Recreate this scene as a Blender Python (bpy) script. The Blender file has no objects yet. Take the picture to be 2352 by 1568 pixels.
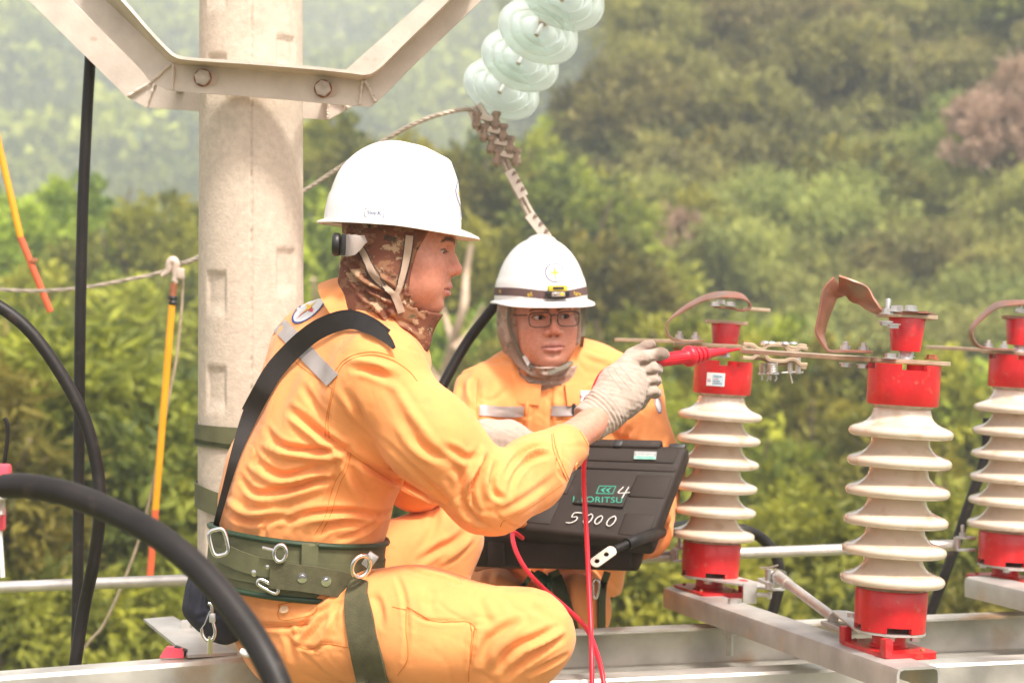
import bpy, bmesh, math, random
import numpy as np
from mathutils import Vector, Matrix
from mathutils.bvhtree import BVHTree
R = math.radians
random.seed(7); RNG = np.random.default_rng(11)
scn = bpy.context.scene; COL = scn.collection

# ------------------------------------------------------------ camera, world, sun
CZ = 9.0                       # eye height of the photographer above the valley floor
FPX = 2352*70/36.0             # focal length in units of a 2352 px wide picture
cam = bpy.data.cameras.new('camera'); cam.lens = 70; cam.sensor_width = 36
cam.clip_start = 0.05; cam.clip_end = 5000
cam.dof.use_dof = True; cam.dof.focus_distance = 3.72; cam.dof.aperture_fstop = 4.6
camo = bpy.data.objects.new('camera', cam); COL.objects.link(camo)
camo.location = (0, 0, CZ); camo.rotation_euler = (R(90), 0, 0)
scn.camera = camo
SUN_EL, SUN_AZ = 58, 150       # azimuth clockwise from +Y (the view direction)
world = bpy.data.worlds.new('World'); scn.world = world; world.use_nodes = True
wn = world.node_tree; wn.nodes.clear()
sky = wn.nodes.new('ShaderNodeTexSky'); sky.sky_type = 'NISHITA'; sky.sun_disc = False
sky.sun_elevation = R(SUN_EL); sky.sun_rotation = R(SUN_AZ)
sky.air_density = 1.0; sky.dust_density = 6.0; sky.ozone_density = 0.6; sky.altitude = 300
hsv = wn.nodes.new('ShaderNodeHueSaturation'); hsv.inputs['Saturation'].default_value = 0.35
warm = wn.nodes.new('ShaderNodeMix'); warm.data_type = 'RGBA'; warm.blend_type = 'MULTIPLY'
warm.inputs[0].default_value = 1.0; warm.inputs[7].default_value = (1.07, 0.98, 0.92, 1)
bg = wn.nodes.new('ShaderNodeBackground'); bg.inputs['Strength'].default_value = 0.15
wo = wn.nodes.new('ShaderNodeOutputWorld')
wn.links.new(sky.outputs[0], hsv.inputs['Color']); wn.links.new(hsv.outputs[0], warm.inputs[6])
wn.links.new(warm.outputs[2], bg.inputs['Color']); wn.links.new(bg.outputs[0], wo.inputs['Surface'])
sun = bpy.data.lights.new('sun', 'SUN'); sun.energy = 3.2; sun.angle = R(8); sun.color = (1.0, 0.94, 0.85)
suno = bpy.data.objects.new('sun', sun); COL.objects.link(suno)
_sd = Vector((math.sin(R(SUN_AZ))*math.cos(R(SUN_EL)), math.cos(R(SUN_AZ))*math.cos(R(SUN_EL)), math.sin(R(SUN_EL))))
suno.rotation_euler = _sd.to_track_quat('Z', 'Y').to_euler(); suno.location = (0, 0, 60)
vs = scn.view_settings; vs.view_transform = 'Standard'; vs.look = 'None'; vs.gamma = 1
vs.use_curve_mapping = False; vs.exposure = 0.93
scn.cycles.volume_bounces = 2; scn.cycles.max_bounces = 12; scn.cycles.transmission_bounces = 12

# ------------------------------------------------------------ helpers
def P(x, y, d):                # the point at distance d that the photograph shows at (x, y) of 2352 x 1568
    return Vector(((x-1176)/FPX*d, d, CZ+(784-y)/FPX*d))
def PX(d): return d/FPX        # metres per picture unit at distance d
def tag(o, label=None, cat=None, group=None, kind=None):
    if label: o['label'] = label
    if cat: o['category'] = cat
    if group: o['group'] = group
    if kind: o['kind'] = kind
    return o
def empty(name, loc, label=None, cat=None, group=None):
    o = bpy.data.objects.new(name, None); COL.objects.link(o); o.location = loc
    o.empty_display_size = 0.05
    return tag(o, label, cat, group)
def mesh(name, V, F, mats=None, parent=None, smooth=True, autos=None):
    me = bpy.data.meshes.new(name)
    me.from_pydata([tuple(v) for v in V] if not isinstance(V, np.ndarray) else V.tolist(), [],
                   F if not isinstance(F, np.ndarray) else F.tolist())
    o = bpy.data.objects.new(name, me); COL.objects.link(o)
    if mats is not None and mats:
        for m in (mats if isinstance(mats, (list, tuple)) else [mats]): me.materials.append(m)
    me.polygons.foreach_set('use_smooth', [bool(smooth)]*len(me.polygons))
    me.update()
    if autos is not None: sharp(o, autos)
    if parent is not None: attach(o, parent)
    return o
def attach(o, parent):
    o.parent = parent
    o.matrix_parent_inverse = world_matrix(parent).inverted()
def world_matrix(o):
    m = Matrix.LocRotScale(o.location, o.rotation_euler, o.scale)
    if o.parent: return world_matrix(o.parent) @ o.matrix_parent_inverse @ m
    return m
def sharp(o, ang=35):
    me = o.data; bm = bmesh.new(); bm.from_mesh(me)
    for e in bm.edges:
        if len(e.link_faces) == 2:
            try: e.smooth = e.calc_face_angle() < R(ang)
            except Exception: e.smooth = False
    bm.to_mesh(me); bm.free()
class MB:                      # collects shapes, builds them as one mesh
    def __init__(s): s.V = []; s.F = []
    def add(s, V, F):
        k = len(s.V); s.V += [tuple(v) for v in V]; s.F += [[i+k for i in f] for f in F]; return s
    def box(s, c, size, M=None, bev=0.0):
        bm = bmesh.new(); bmesh.ops.create_cube(bm, size=1.0)
        for v in bm.verts: v.co = Vector((v.co.x*size[0], v.co.y*size[1], v.co.z*size[2]))
        if bev > 0: bmesh.ops.bevel(bm, geom=bm.edges[:], offset=bev, segments=2, affect='EDGES', profile=0.6)
        T = Matrix.Translation(Vector(c)) @ (M.to_4x4() if M is not None else Matrix.Identity(4))
        bm.transform(T); bm.verts.index_update()
        s.add([v.co for v in bm.verts], [[v.index for v in f.verts] for f in bm.faces]); bm.free(); return s
    def tube(s, pts, r, n=12, cap=True, up=None, sx=1.0):
        pts = [Vector(p) for p in pts]; m = len(pts)
        rr = r if isinstance(r, (list, tuple)) else [r]*m
        T = []
        for i in range(m):
            a = pts[max(0, i-1)]; b = pts[min(m-1, i+1)]
            t = (b-a); T.append(t.normalized() if t.length > 1e-9 else Vector((0, 0, 1)))
        u = Vector(up) if up else (Vector((0, 0, 1)) if abs(T[0].z) < .9 else Vector((1, 0, 0)))
        V = []; F = []
        for i in range(m):
            u = (u-T[i]*u.dot(T[i])).normalized(); w = T[i].cross(u)
            for k in range(n):
                a = 2*math.pi*k/n
                V.append(pts[i]+(u*math.cos(a)*sx+w*math.sin(a))*rr[i])
        for i in range(m-1):
            for k in range(n):
                F.append([i*n+k, i*n+(k+1) % n, (i+1)*n+(k+1) % n, (i+1)*n+k])
        if cap: F.append(list(range(n))[::-1]); F.append([(m-1)*n+k for k in range(n)])
        return s.add(V, F)
    def lathe(s, prof, c, axis=(0, 0, 1), n=32, close=True):
        z = Vector(axis).normalized(); x = z.orthogonal().normalized(); y = z.cross(x); c = Vector(c)
        V = []; F = []
        for (r, h) in prof:
            for k in range(n):
                a = 2*math.pi*k/n; V.append(c+z*h+(x*math.cos(a)+y*math.sin(a))*max(r, 1e-5))
        m = len(prof)
        for i in range(m-1):
            for k in range(n): F.append([i*n+k, i*n+(k+1) % n, (i+1)*n+(k+1) % n, (i+1)*n+k])
        if close: F.append(list(range(n))[::-1]); F.append([(m-1)*n+k for k in range(n)])
        return s.add(V, F)
    def prism(s, poly, M, h):   # outline (x, y) raised by h along local z, placed by matrix M
        n = len(poly); V = [M @ Vector((x, y, 0)) for x, y in poly]+[M @ Vector((x, y, h)) for x, y in poly]
        F = [list(range(n))[::-1], [n+i for i in range(n)]]+[[i, (i+1) % n, n+(i+1) % n, n+i] for i in range(n)]
        return s.add(V, F)
    def ribbon(s, pts, sides, w, t):   # a flat strap through pts; sides = width direction(s), w = width, t = thickness
        pts = [Vector(p) for p in pts]; m = len(pts)
        if not isinstance(sides, list): sides = [sides]*m
        ww = w if isinstance(w, list) else [w]*m
        V = []; F = []
        for i in range(m):
            tan = (pts[min(m-1, i+1)]-pts[max(0, i-1)]).normalized()
            sd = Vector(sides[i]); sd = (sd-tan*sd.dot(tan)).normalized(); nn = tan.cross(sd)
            a = ww[i]/2; b = t/2
            for (p, q) in ((-a, -b), (-a*.94, -b*1.35), (a*.94, -b*1.35), (a, -b), (a, b), (a*.94, b*1.35), (-a*.94, b*1.35), (-a, b)):
                V.append(pts[i]+sd*p+nn*q)
        n = 8
        for i in range(m-1):
            for k in range(n): F.append([i*n+k, i*n+(k+1) % n, (i+1)*n+(k+1) % n, (i+1)*n+k])
        F.append(list(range(n))[::-1]); F.append([(m-1)*n+k for k in range(n)])
        return s.add(V, F)
    def build(s, name, m, parent=None, smooth=True, autos=40):
        o = mesh(name, s.V, s.F, m, None, smooth)
        bm = bmesh.new(); bm.from_mesh(o.data); bmesh.ops.recalc_face_normals(bm, faces=bm.faces[:])
        for e in bm.edges:
            if len(e.link_faces) == 2: e.smooth = e.calc_face_angle(0) < R(autos)
        bm.to_mesh(o.data); bm.free()
        if parent is not None: attach(o, parent)
        return o
def catmull(pts, n=10, closed=False):
    pts = [np.array(p, float) for p in pts]; out = []
    m = len(pts); rng = range(m if closed else m-1)
    for i in rng:
        if closed: p0, p1, p2, p3 = pts[i-1], pts[i], pts[(i+1) % m], pts[(i+2) % m]
        else:
            p1, p2 = pts[i], pts[i+1]
            p0 = pts[i-1] if i > 0 else 2*p1-p2
            p3 = pts[i+2] if i+2 < m else 2*p2-p1
        for k in range(n):
            t = k/n
            out.append(0.5*((2*p1)+(-p0+p2)*t+(2*p0-5*p1+4*p2-p3)*t*t+(-p0+3*p1-3*p2+p3)*t**3))
    if not closed: out.append(pts[-1])
    return out
def frame(z, x=None):
    z = Vector(z).normalized(); x = Vector(x) if x is not None else z.orthogonal()
    x = (x-z*x.dot(z)).normalized(); y = z.cross(x)
    return Matrix((x, y, z)).transposed()
def hexnut(mb, c, axis, r, h, n=6):
    M = Matrix.Translation(Vector(c)) @ frame(axis).to_4x4()
    poly = [(r*math.cos(2*math.pi*k/n), r*math.sin(2*math.pi*k/n)) for k in range(n)]
    mb.prism(poly, M, h*.86)
    poly2 = [(x*.9, y*.9) for x, y in poly]
    mb.prism(poly2, M @ Matrix.Translation((0, 0, h*.86)), h*.14)
def bolt(mb, c, axis, r, h=None, stud=0.0, washer=True):
    c = Vector(c); a = Vector(axis).normalized(); h = h or r*1.1
    if washer: mb.lathe([(r*1.35, 0), (r*1.35, r*.22)], c, a, 20)
    hexnut(mb, c+a*r*.22, a, r, h)
    if stud: mb.lathe([(r*.52, 0), (r*.52, stud*.85), (r*.42, stud)], c+a*(h+r*.22), a, 12)

# ------------------------------------------------------------ materials
def mat(name, col, rough=.6, metal=0., var=.12, vs_=8., bump=0., bs=60., col2=None, c2=.5, c2s=5., coat=0., trans=0., spec=.5, sheen=0., bd=0.002, attr=None, sss=0.):
    m = bpy.data.materials.new(name); m.use_nodes = True; nt = m.node_tree; N = nt.nodes; L = nt.links
    b = N['Principled BSDF']; b.inputs['Roughness'].default_value = rough; b.inputs['Metallic'].default_value = metal
    b.inputs['Specular IOR Level'].default_value = spec
    if coat: b.inputs['Coat Weight'].default_value = coat; b.inputs['Coat Roughness'].default_value = .08
    if trans: b.inputs['Transmission Weight'].default_value = trans
    if sheen: b.inputs['Sheen Weight'].default_value = sheen
    if sss:
        b.inputs['Subsurface Weight'].default_value = sss; b.inputs['Subsurface Radius'].default_value = (1, .35, .2)
        b.inputs['Subsurface Scale'].default_value = .006
    tc = N.new('ShaderNodeTexCoord')
    def noise(scale, det=5.):
        n = N.new('ShaderNodeTexNoise'); n.inputs['Scale'].default_value = scale; n.inputs['Detail'].default_value = det
        L.new(tc.outputs['Object'], n.inputs['Vector']); return n
    def mixn(a, bb, fac, mode='MIX'):
        x = N.new('ShaderNodeMix'); x.data_type = 'RGBA'; x.blend_type = mode
        for sock, v in ((x.inputs[6], a), (x.inputs[7], bb)):
            if isinstance(v, tuple): sock.default_value = (*v[:3], 1)
            else: L.new(v, sock)
        if isinstance(fac, float): x.inputs[0].default_value = fac
        else: L.new(fac, x.inputs[0])
        return x.outputs[2]
    if attr:
        a = N.new('ShaderNodeAttribute'); a.attribute_name = attr; base = a.outputs['Color']
        if isinstance(col, tuple) and col != (1, 1, 1): base = mixn(base, col, 1.0, 'MULTIPLY')
    else: base = tuple(col)
    if col2 is not None:
        n = noise(c2s, 8.); r = N.new('ShaderNodeMapRange')
        r.inputs[1].default_value = c2; r.inputs[2].default_value = min(1., c2+.14)
        L.new(n.outputs[0], r.inputs[0]); base = mixn(base, tuple(col2), r.outputs[0])
    if var:
        n = noise(vs_); r = N.new('ShaderNodeMapRange')
        r.inputs[1].default_value = .3; r.inputs[2].default_value = .7
        r.inputs[3].default_value = 1-var; r.inputs[4].default_value = 1+var
        L.new(n.outputs[0], r.inputs[0])
        cc = N.new('ShaderNodeCombineColor'); [L.new(r.outputs[0], cc.inputs[i]) for i in range(3)]
        base = mixn(base, cc.outputs[0], 1.0, 'MULTIPLY')
    if isinstance(base, tuple): b.inputs['Base Color'].default_value = (*base[:3], 1)
    else: L.new(base, b.inputs['Base Color'])
    if bump:
        n = noise(bs, 4.); bu = N.new('ShaderNodeBump'); bu.inputs['Strength'].default_value = bump; bu.inputs['Distance'].default_value = bd
        L.new(n.outputs[0], bu.inputs['Height']); L.new(bu.outputs[0], b.inputs['Normal'])
    m['_b'] = 1
    return m
M = {}
M['galv'] = mat('galvanised steel', (.52, .50, .47), .50, .55, .22, 9, .25, 130, col2=(.62, .52, .42), c2=.55, c2s=14)
M['galvw'] = mat('weathered galvanised steel', (.64, .55, .47), .55, .30, .14, 14, .25, 180, col2=(.46, .34, .25), c2=.68, c2s=22)
M['steel'] = mat('bright steel', (.62, .60, .58), .34, .9, .12, 40)
M['chrome'] = mat('polished steel', (.78, .76, .74), .16, 1., .05, 20)
M['oldbolt'] = mat('dull brownish bolt', (.50, .42, .34), .45, .5, .2, 60, .3, 150)
M['rust'] = mat('rusty bolt', (.36, .13, .06), .8, .2, .25, 80, .4, 200)
M['copper'] = mat('oxidised copper', (.36, .16, .11), .42, .55, .22, 18, .12, 90, col2=(.30, .20, .16), c2=.52, c2s=16)
M['brass'] = mat('dull tinned copper', (.50, .38, .27), .5, .5, .18, 30, .1, 150)
M['porc'] = mat('cream porcelain', (.66, .54, .43), .14, 0., .05, 12, .03, 60, coat=.8, col2=(.54, .40, .28), c2=.57, c2s=26)
M['cement'] = mat('cement joint', (.42, .35, .28), .9, 0., .25, 60, .5, 200)
M['redp'] = mat('red enamel paint', (.55, .012, .016), .38, 0., .20, 20, .25, 120, coat=.2, col2=(.46, .10, .07), c2=.60, c2s=60)
M['conc'] = mat('pole concrete', (.58, .485, .39), .92, 0., .10, 70, .35, 170, col2=(.50, .425, .34), c2=.54, c2s=9, bd=.003)
M['cable'] = mat('black cable sheath', (.014, .011, .010), .50, 0., .3, 14, .15, 60, spec=.35, col2=(.05, .035, .028), c2=.62, c2s=30)
M['yel'] = mat('yellow fibreglass', (.80, .36, .015), .4, 0., .08, 10)
M['org'] = mat('orange fibreglass', (.72, .13, .05), .4, 0., .08, 10)
M['wire'] = mat('aluminium strand', (.50, .42, .34), .6, .4, .2, 60, .6, 300)
M['case'] = mat('black plastic case', (.026, .017, .013), .6, 0., .15, 14, .35, 900, bd=.0006, col2=(.045, .030, .024), c2=.62, c2s=20, spec=.28)
M['blackp'] = mat('black plastic', (.018, .016, .016), .4, 0., .1, 30)
M['leadr'] = mat('red rubber', (.68, .016, .035), .38, 0., .06, 30)
M['green'] = mat('olive webbing', (.115, .115, .055), .78, 0., .14, 30, .5, 420, bd=.001)
M['olive'] = mat('brown olive webbing', (.088, .080, .038), .78, 0., .18, 60, .6, 380, bd=.0015)
M['greend'] = mat('dark green webbing', (.06, .075, .032), .7, 0., .14, 30, .5, 420, bd=.001)
M['pine'] = mat('dark green trim', (.02, .045, .02), .5, 0., .1, 30)
M['navy'] = mat('navy canvas', (.022, .022, .036), .85, 0., .2, 30, .5, 600, bd=.001)
M['blackw'] = mat('black webbing', (.020, .016, .015), .65, 0., .15, 40, .5, 500, bd=.001)
M['rope'] = mat('rope', (.40, .32, .22), .9, 0., .2, 80, .6, 300)
M['white'] = mat('white plastic', (.84, .80, .78), .5, 0., .03, 10, col2=(.70, .60, .50), c2=.70, c2s=40)
M['glass'] = mat('toughened glass', (.95, 1.0, .98), .03, 0., 0., 5, trans=.85, coat=1.)
M['glass'].node_tree.nodes['Principled BSDF'].inputs['IOR'].default_value = 1.38
_g = M['glass'].node_tree; _t = _g.nodes.new('ShaderNodeBsdfTranslucent'); _t.inputs['Color'].default_value = (.93, 1.0, .97, 1)
_m = _g.nodes.new('ShaderNodeMixShader'); _m.inputs[0].default_value = .55
_g.links.new(_g.nodes['Principled BSDF'].outputs[0], _m.inputs[1]); _g.links.new(_t.outputs[0], _m.inputs[2]); _g.links.new(_m.outputs[0], _g.nodes['Material Output'].inputs['Surface'])
M['pinkp'] = mat('pink plastic', (.75, .08, .12), .4, 0., .05, 10)
M['paper'] = mat('white label', (.74, .74, .72), .6, 0., .03, 10)
M['inkb'] = mat('blue ink', (.02, .05, .25), .5, 0., 0.)
M['inkk'] = mat('dark ink', (.03, .03, .03), .5, 0., 0.)
M['inkr'] = mat('red ink', (.6, .02, .06), .5, 0., 0.)
M['inky'] = mat('yellow ink', (.80, .55, .05), .5, 0., 0.)
M['inkt'] = mat('teal ink', (.01, .30, .20), .5, 0., 0.)
M['chalk'] = mat('white paint pen', (.75, .72, .68), .8, 0., .1, 200)

def leaf_mat(name, c1, c2, tr=.42):
    m = bpy.data.materials.new(name); m.use_nodes = True; nt = m.node_tree; N = nt.nodes; L = nt.links
    b = N['Principled BSDF']; b.inputs['Roughness'].default_value = .55; b.inputs['Specular IOR Level'].default_value = .3
    a = N.new('ShaderNodeAttribute'); a.attribute_name = 'tint'
    mx = N.new('ShaderNodeMix'); mx.data_type = 'RGBA'; mx.inputs[6].default_value = (*c1, 1); mx.inputs[7].default_value = (*c2, 1)
    L.new(a.outputs['Fac'], mx.inputs[0])
    oi = N.new('ShaderNodeObjectInfo'); hs = N.new('ShaderNodeHueSaturation')
    mr = N.new('ShaderNodeMapRange'); mr.inputs[3].default_value = .47; mr.inputs[4].default_value = .53
    mv = N.new('ShaderNodeMapRange'); mv.inputs[3].default_value = .75; mv.inputs[4].default_value = 1.3
    L.new(oi.outputs['Random'], mr.inputs[0]); L.new(oi.outputs['Random'], mv.inputs[0])
    L.new(mr.outputs[0], hs.inputs['Hue']); L.new(mv.outputs[0], hs.inputs['Value']); L.new(mx.outputs[2], hs.inputs['Color'])
    L.new(hs.outputs[0], b.inputs['Base Color'])
    t = N.new('ShaderNodeBsdfTranslucent'); L.new(hs.outputs[0], t.inputs['Color'])
    s = N.new('ShaderNodeMixShader'); s.inputs[0].default_value = tr
    L.new(b.outputs[0], s.inputs[1]); L.new(t.outputs[0], s.inputs[2]); L.new(s.outputs[0], N['Material Output'].inputs['Surface'])
    return m
M['leaf'] = leaf_mat('broad leaves', (.090, .110, .022), (.42, .41, .05))
M['leafy'] = leaf_mat('yellow green leaves', (.14, .18, .025), (.54, .55, .06))
M['bamb'] = leaf_mat('bamboo leaves', (.18, .20, .05), (.54, .53, .14))
M['dark'] = leaf_mat('dark forest leaves', (.135, .135, .045), (.46, .43, .12))
M['dry'] = leaf_mat('dry brown leaves', (.36, .24, .16), (.66, .50, .36))
M['bark'] = mat('bark', (.16, .105, .07), .9, 0., .25, 8, .6, 40, bd=.02)
M['soil'] = mat('soil and undergrowth', (.12, .13, .04), .95, 0., .3, .4, .6, 3, col2=(.42, .27, .17), c2=.56, c2s=.09, bd=.1)

# ------------------------------------------------------------ terrain, forest, haze
def sstep(a, b, x):
    t = np.clip((x-a)/(b-a), 0, 1); return t*t*(3-2*t)
def ground_z(x, y):
    x = np.asarray(x, float); y = np.asarray(y, float)
    s = sstep(-.01, .08, x/np.maximum(y, 30))
    hr = np.maximum(0, y-30)*.55*s; hr = 75*(1-np.exp(-hr/75))
    hf = np.maximum(0, y-150)*.36; hf = np.where(hf < 90, hf, 90+30*(1-np.exp(-(hf-90)/30)))
    n = .5*np.sin(x*.21+1)*np.cos(y*.17)+.8*np.sin(x*.07+y*.05)
    hf = np.where(hf > 0, hf*(1+.13*np.sin(x*.05+y*.021)+.08*np.sin(x*.12-y*.04+1)), 0)
    return np.maximum(hr, hf)+n*np.clip((y-12)/20, 0, 1)-1.2
def terrain():
    ys = np.concatenate([np.linspace(-30, 30, 13), np.linspace(34, 150, 40), np.linspace(160, 900, 50)])
    us = np.linspace(-1, 1, 81); V = []; F = []
    for y in ys:
        half = 60+abs(y)*.75
        xs = us*half; zs = ground_z(xs, np.full_like(xs, y))
        V += list(zip(xs, [y]*81, zs))
    for i in range(len(ys)-1):
        for k in range(80): F.append([i*81+k, i*81+k+1, (i+1)*81+k+1, (i+1)*81+k])
    tag(mesh('ground', V, F, M['soil']), kind='structure')
terrain()

def leaf_mesh(C, Dr, size, asp, tint, rng, curl=.25):
    """diamond leaves at C pointing along Dr; returns vertices, quads, tint per face"""
    n = len(C); Dr = Dr/np.linalg.norm(Dr, axis=1, keepdims=True)
    rv = rng.normal(size=(n, 3)); S = np.cross(Dr, rv); S /= np.linalg.norm(S, axis=1, keepdims=True)
    Nn = np.cross(Dr, S); L = size*rng.uniform(.6, 1.3, (n, 1)); W = L*asp/2
    v0 = C; v1 = C+Dr*L*.45+S*W+Nn*L*curl*.3; v2 = C+Dr*L-Nn*L*curl*.2; v3 = C+Dr*L*.45-S*W+Nn*L*curl*.3
    V = np.stack([v0, v1, v2, v3], 1).reshape(-1, 3); F = np.arange(4*n).reshape(n, 4)
    return V, F, tint
def crown_mesh(name, kind, seed, n, leaf, asp, Rx=2.5, Rz=2.2, lobes=16, m='leaf'):
    rng = np.random.default_rng(seed); Cs = []; Ds = []; Ts = []
    if kind == 'bamboo':
        nc = 26
        for i in range(nc):
            a = rng.uniform(0, 2*math.pi); out = rng.uniform(.3, 1.)*Rx; h = Rz*rng.uniform(1.2, 2.0)
            k = n//nc; t = rng.uniform(.25, 1, k)
            r = out*t**1.8; z = h*(t-.35*t**3)-Rz*.9
            sp = .16*Rx*(1.1-t*.5)
            C = np.stack([math.cos(a)*r, math.sin(a)*r, z], 1)+rng.normal(size=(k, 3))*sp[:, None]*[1, 1, .8]
            D = np.stack([np.full(k, math.cos(a)*.5), np.full(k, math.sin(a)*.5), np.full(k, -.7)], 1)+rng.normal(size=(k, 3))*.5
            Cs.append(C); Ds.append(D); Ts.append(np.clip(rng.normal(rng.uniform(.2, .8), .25, k), 0, 1))
    else:
        for i in range(lobes):
            d = rng.normal(size=3); d /= np.linalg.norm(d); d[2] = abs(d[2])*1.2-.35
            c = d*[Rx*.62, Rx*.62, Rz*.62]*rng.uniform(.6, 1.15); lr = Rx*rng.uniform(.22, .46)
            k = n//lobes; base_t = rng.uniform(.1, .75)
            nt = max(6, k//26); tw = rng.normal(size=(nt, 3)); tw /= np.linalg.norm(tw, axis=1, keepdims=True)
            tw[:, 2] = tw[:, 2]*.8+.15
            tc = c+tw*lr*rng.uniform(.45, 1.1, (nt, 1)); w = rng.integers(0, nt, k)
            C = tc[w]+rng.normal(size=(k, 3))*lr*.13
            D = tw[w]+rng.normal(size=(k, 3))*.6+[0, 0, -.55 if kind == 'broad' else 0.]
            Cs.append(C); Ds.append(D); tt = rng.uniform(-.3, .3, nt)
            Ts.append(np.clip(base_t+tt[w]+rng.normal(0, .12, k), 0, 1))
    V, F, T = leaf_mesh(np.concatenate(Cs), np.concatenate(Ds), leaf, asp, np.concatenate(Ts), rng)
    me = bpy.data.meshes.new(name); me.from_pydata(V.tolist(), [], F.tolist())
    at = me.attributes.new('tint', 'FLOAT', 'FACE'); at.data.foreach_set('value', T.astype(np.float32))
    me.materials.append(M[m]); me.update(); return me
def limb_mesh(name, seed, h0, h1, r, Rx, nb=6):
    """unit trunk from -1 (ground) to 0 (crown centre) plus limbs inside the crown"""
    rng = random.Random(seed); mb = MB()
    pts = catmull([(rng.uniform(-.15, .15), rng.uniform(-.15, .15), -h0), (rng.uniform(-.2, .2), rng.uniform(-.2, .2), -h0*.5), (0, 0, -h1), (0, 0, h1*.8)], 5)
    mb.tube(pts, [r*(1-.75*i/len(pts)) for i in range(len(pts))], 8)
    for k in range(nb):
        a = 2*math.pi*k/nb+rng.random(); q = rng.uniform(.5, .85)*Rx
        p = catmull([(0, 0, -h1*rng.uniform(.4, 1.3)), (math.cos(a)*q*.5, math.sin(a)*q*.5, -h1*.25), (math.cos(a)*q, math.sin(a)*q, h1*rng.uniform(.2, .9))], 4)
        mb.tube(p, [r*.5*(1-.8*i/len(p)) for i in range(len(p))], 6)
    o = mb.build(name, M['bark']); me = o.data; bpy.data.objects.remove(o); return me
PROTO = {}
def proto(key, *a, **k):
    name = k.pop('nm', 'crown')
    PROTO[key] = crown_mesh('crown_'+key, *a, **k)
proto('lychee1', 'broad', 1, 15000, .17, .36, Rx=1.7, Rz=1.55, lobes=22, m='leaf')
proto('lychee2', 'broad', 2, 15000, .16, .36, Rx=1.7, Rz=1.5, lobes=24, m='leafy')
proto('mid1', 'bush', 3, 9000, .26, .5, lobes=20, m='leafy')
proto('mid2', 'bush', 4, 9000, .26, .5, lobes=18, m='leaf')
proto('bam1', 'bamboo', 5, 15000, .30, .2, m='bamb')
proto('bam2', 'bamboo', 6, 15000, .28, .22, m='bamb')
proto('drk1', 'bush', 7, 10000, .26, .5, lobes=18, m='dark')
proto('drk2', 'bamboo', 8, 12000, .28, .3, m='dark')
proto('dry1', 'bush', 9, 6000, .28, .35, lobes=14, m='dry')
LIMB = {k: limb_mesh('trunk_'+str(k), k, 9, 1.2, .16, 2.2) for k in (1, 2, 3)}
LIMBN = {k: limb_mesh('trunk_near_'+str(k), 10+k, 9, .9, .13, 1.6, 8) for k in (1, 2)}
def tree(key, x, y, d, s=1., name='tree', label=None, cat='tree', group=None, near=False, rz=None, sz=1.):
    """a tree whose crown centre stands at (x, y) of the photo at distance d"""
    c = P(x, y, d); gz = float(ground_z(c.x, c.y))
    root = empty(name, (c.x, c.y, gz), label, cat, group)
    root.rotation_euler.z = rz if rz is not None else random.uniform(0, 6.28)
    cr = bpy.data.objects.new('crown', PROTO[key]); COL.objects.link(cr); cr.parent = root
    cr.location = (0, 0, c.z-gz); cr.scale = (s, s, s*sz)
    tk = bpy.data.objects.new('trunk', (LIMBN if near else LIMB)[random.choice([1, 2])]); COL.objects.link(tk); tk.parent = root
    tk.location = (0, 0, c.z-gz); h = 9.
    tk.scale = (s, s, max(.3, (c.z-gz+.3)/h))
    return root

# near trees, some 15 m behind the platform
tree('lychee1', 215, 1130, 15.0, 1.02, 'fruit_tree', 'big leafy fruit tree with dark and yellow leaves behind the two black cables', 'tree', near=True, rz=.4)
tree('lychee1', -160, 1190, 13.8, .9, 'fruit_tree', 'leafy fruit tree at the left edge behind the curved black cable', 'tree', near=True, rz=2.2)
tree('lychee2', 480, 1290, 14.6, .62, 'fruit_tree', 'small bright green tree crown just left of the concrete pole foot', 'tree', near=True, rz=1.2)
tree('lychee2', 1500, 1520, 13.0, .75, 'fruit_tree', 'leafy tree crown below the steel pipe between the second worker and the first insulator', 'tree', near=True, rz=3.0)
tree('lychee1', 1930, 1500, 13.5, .85, 'fruit_tree', 'leafy tree crown behind the bare channel between the two big insulators', 'tree', near=True, rz=5.0)
tree('lychee2', 2330, 1470, 14.0, .85, 'fruit_tree', 'leafy tree crown low behind the third insulator at the right edge', 'tree', near=True, rz=.2)
tree('lychee1', 900, 1330, 15.5, .9, 'fruit_tree', 'leafy tree crown hidden behind the first worker', 'tree', near=True, rz=4.0)
tree('lychee1', 60, 1560, 13.2, .62, 'shrub', 'dark leafy shrub at the lower left corner under the steel pipe', 'shrub', near=True, rz=3.3)
tree('lychee2', 330, 1530, 13.6, .58, 'shrub', 'leafy shrub below the pipe between the black cables and the pole', 'shrub', near=True, rz=.9)
tree('lychee2', 1260, 1600, 12.6, .5, 'shrub', 'leafy shrub low behind the knee of the first worker', 'shrub', near=True, rz=1.9)
tree('lychee1', 2150, 1640, 12.2, .62, 'shrub', 'leafy shrub below the channel beams at the lower right', 'shrub', near=True, rz=2.9)
def bare_tree(pts_, label, d):
    root = empty('bare_tree', P(pts_[0][-1][0], pts_[0][-1][1], d), label, 'tree')
    for i, q in enumerate(pts_):
        p_ = [Vector(tuple(v)) for v in catmull([tuple(P(x, y, d+.3*math.sin(x))) for x, y in q], 6)]; n = len(p_); r0 = (.085 if i == 0 else .045)
        mb = MB(); mb.tube(p_, [r0*(.35+.65*k/n) for k in range(n)], 8); mb.build('trunk' if i == 0 else 'branch', M['palebark'], root)
M['palebark'] = mat('pale bark', (.52, .38, .27), .9, 0., .2, 6, .4, 30)
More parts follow.
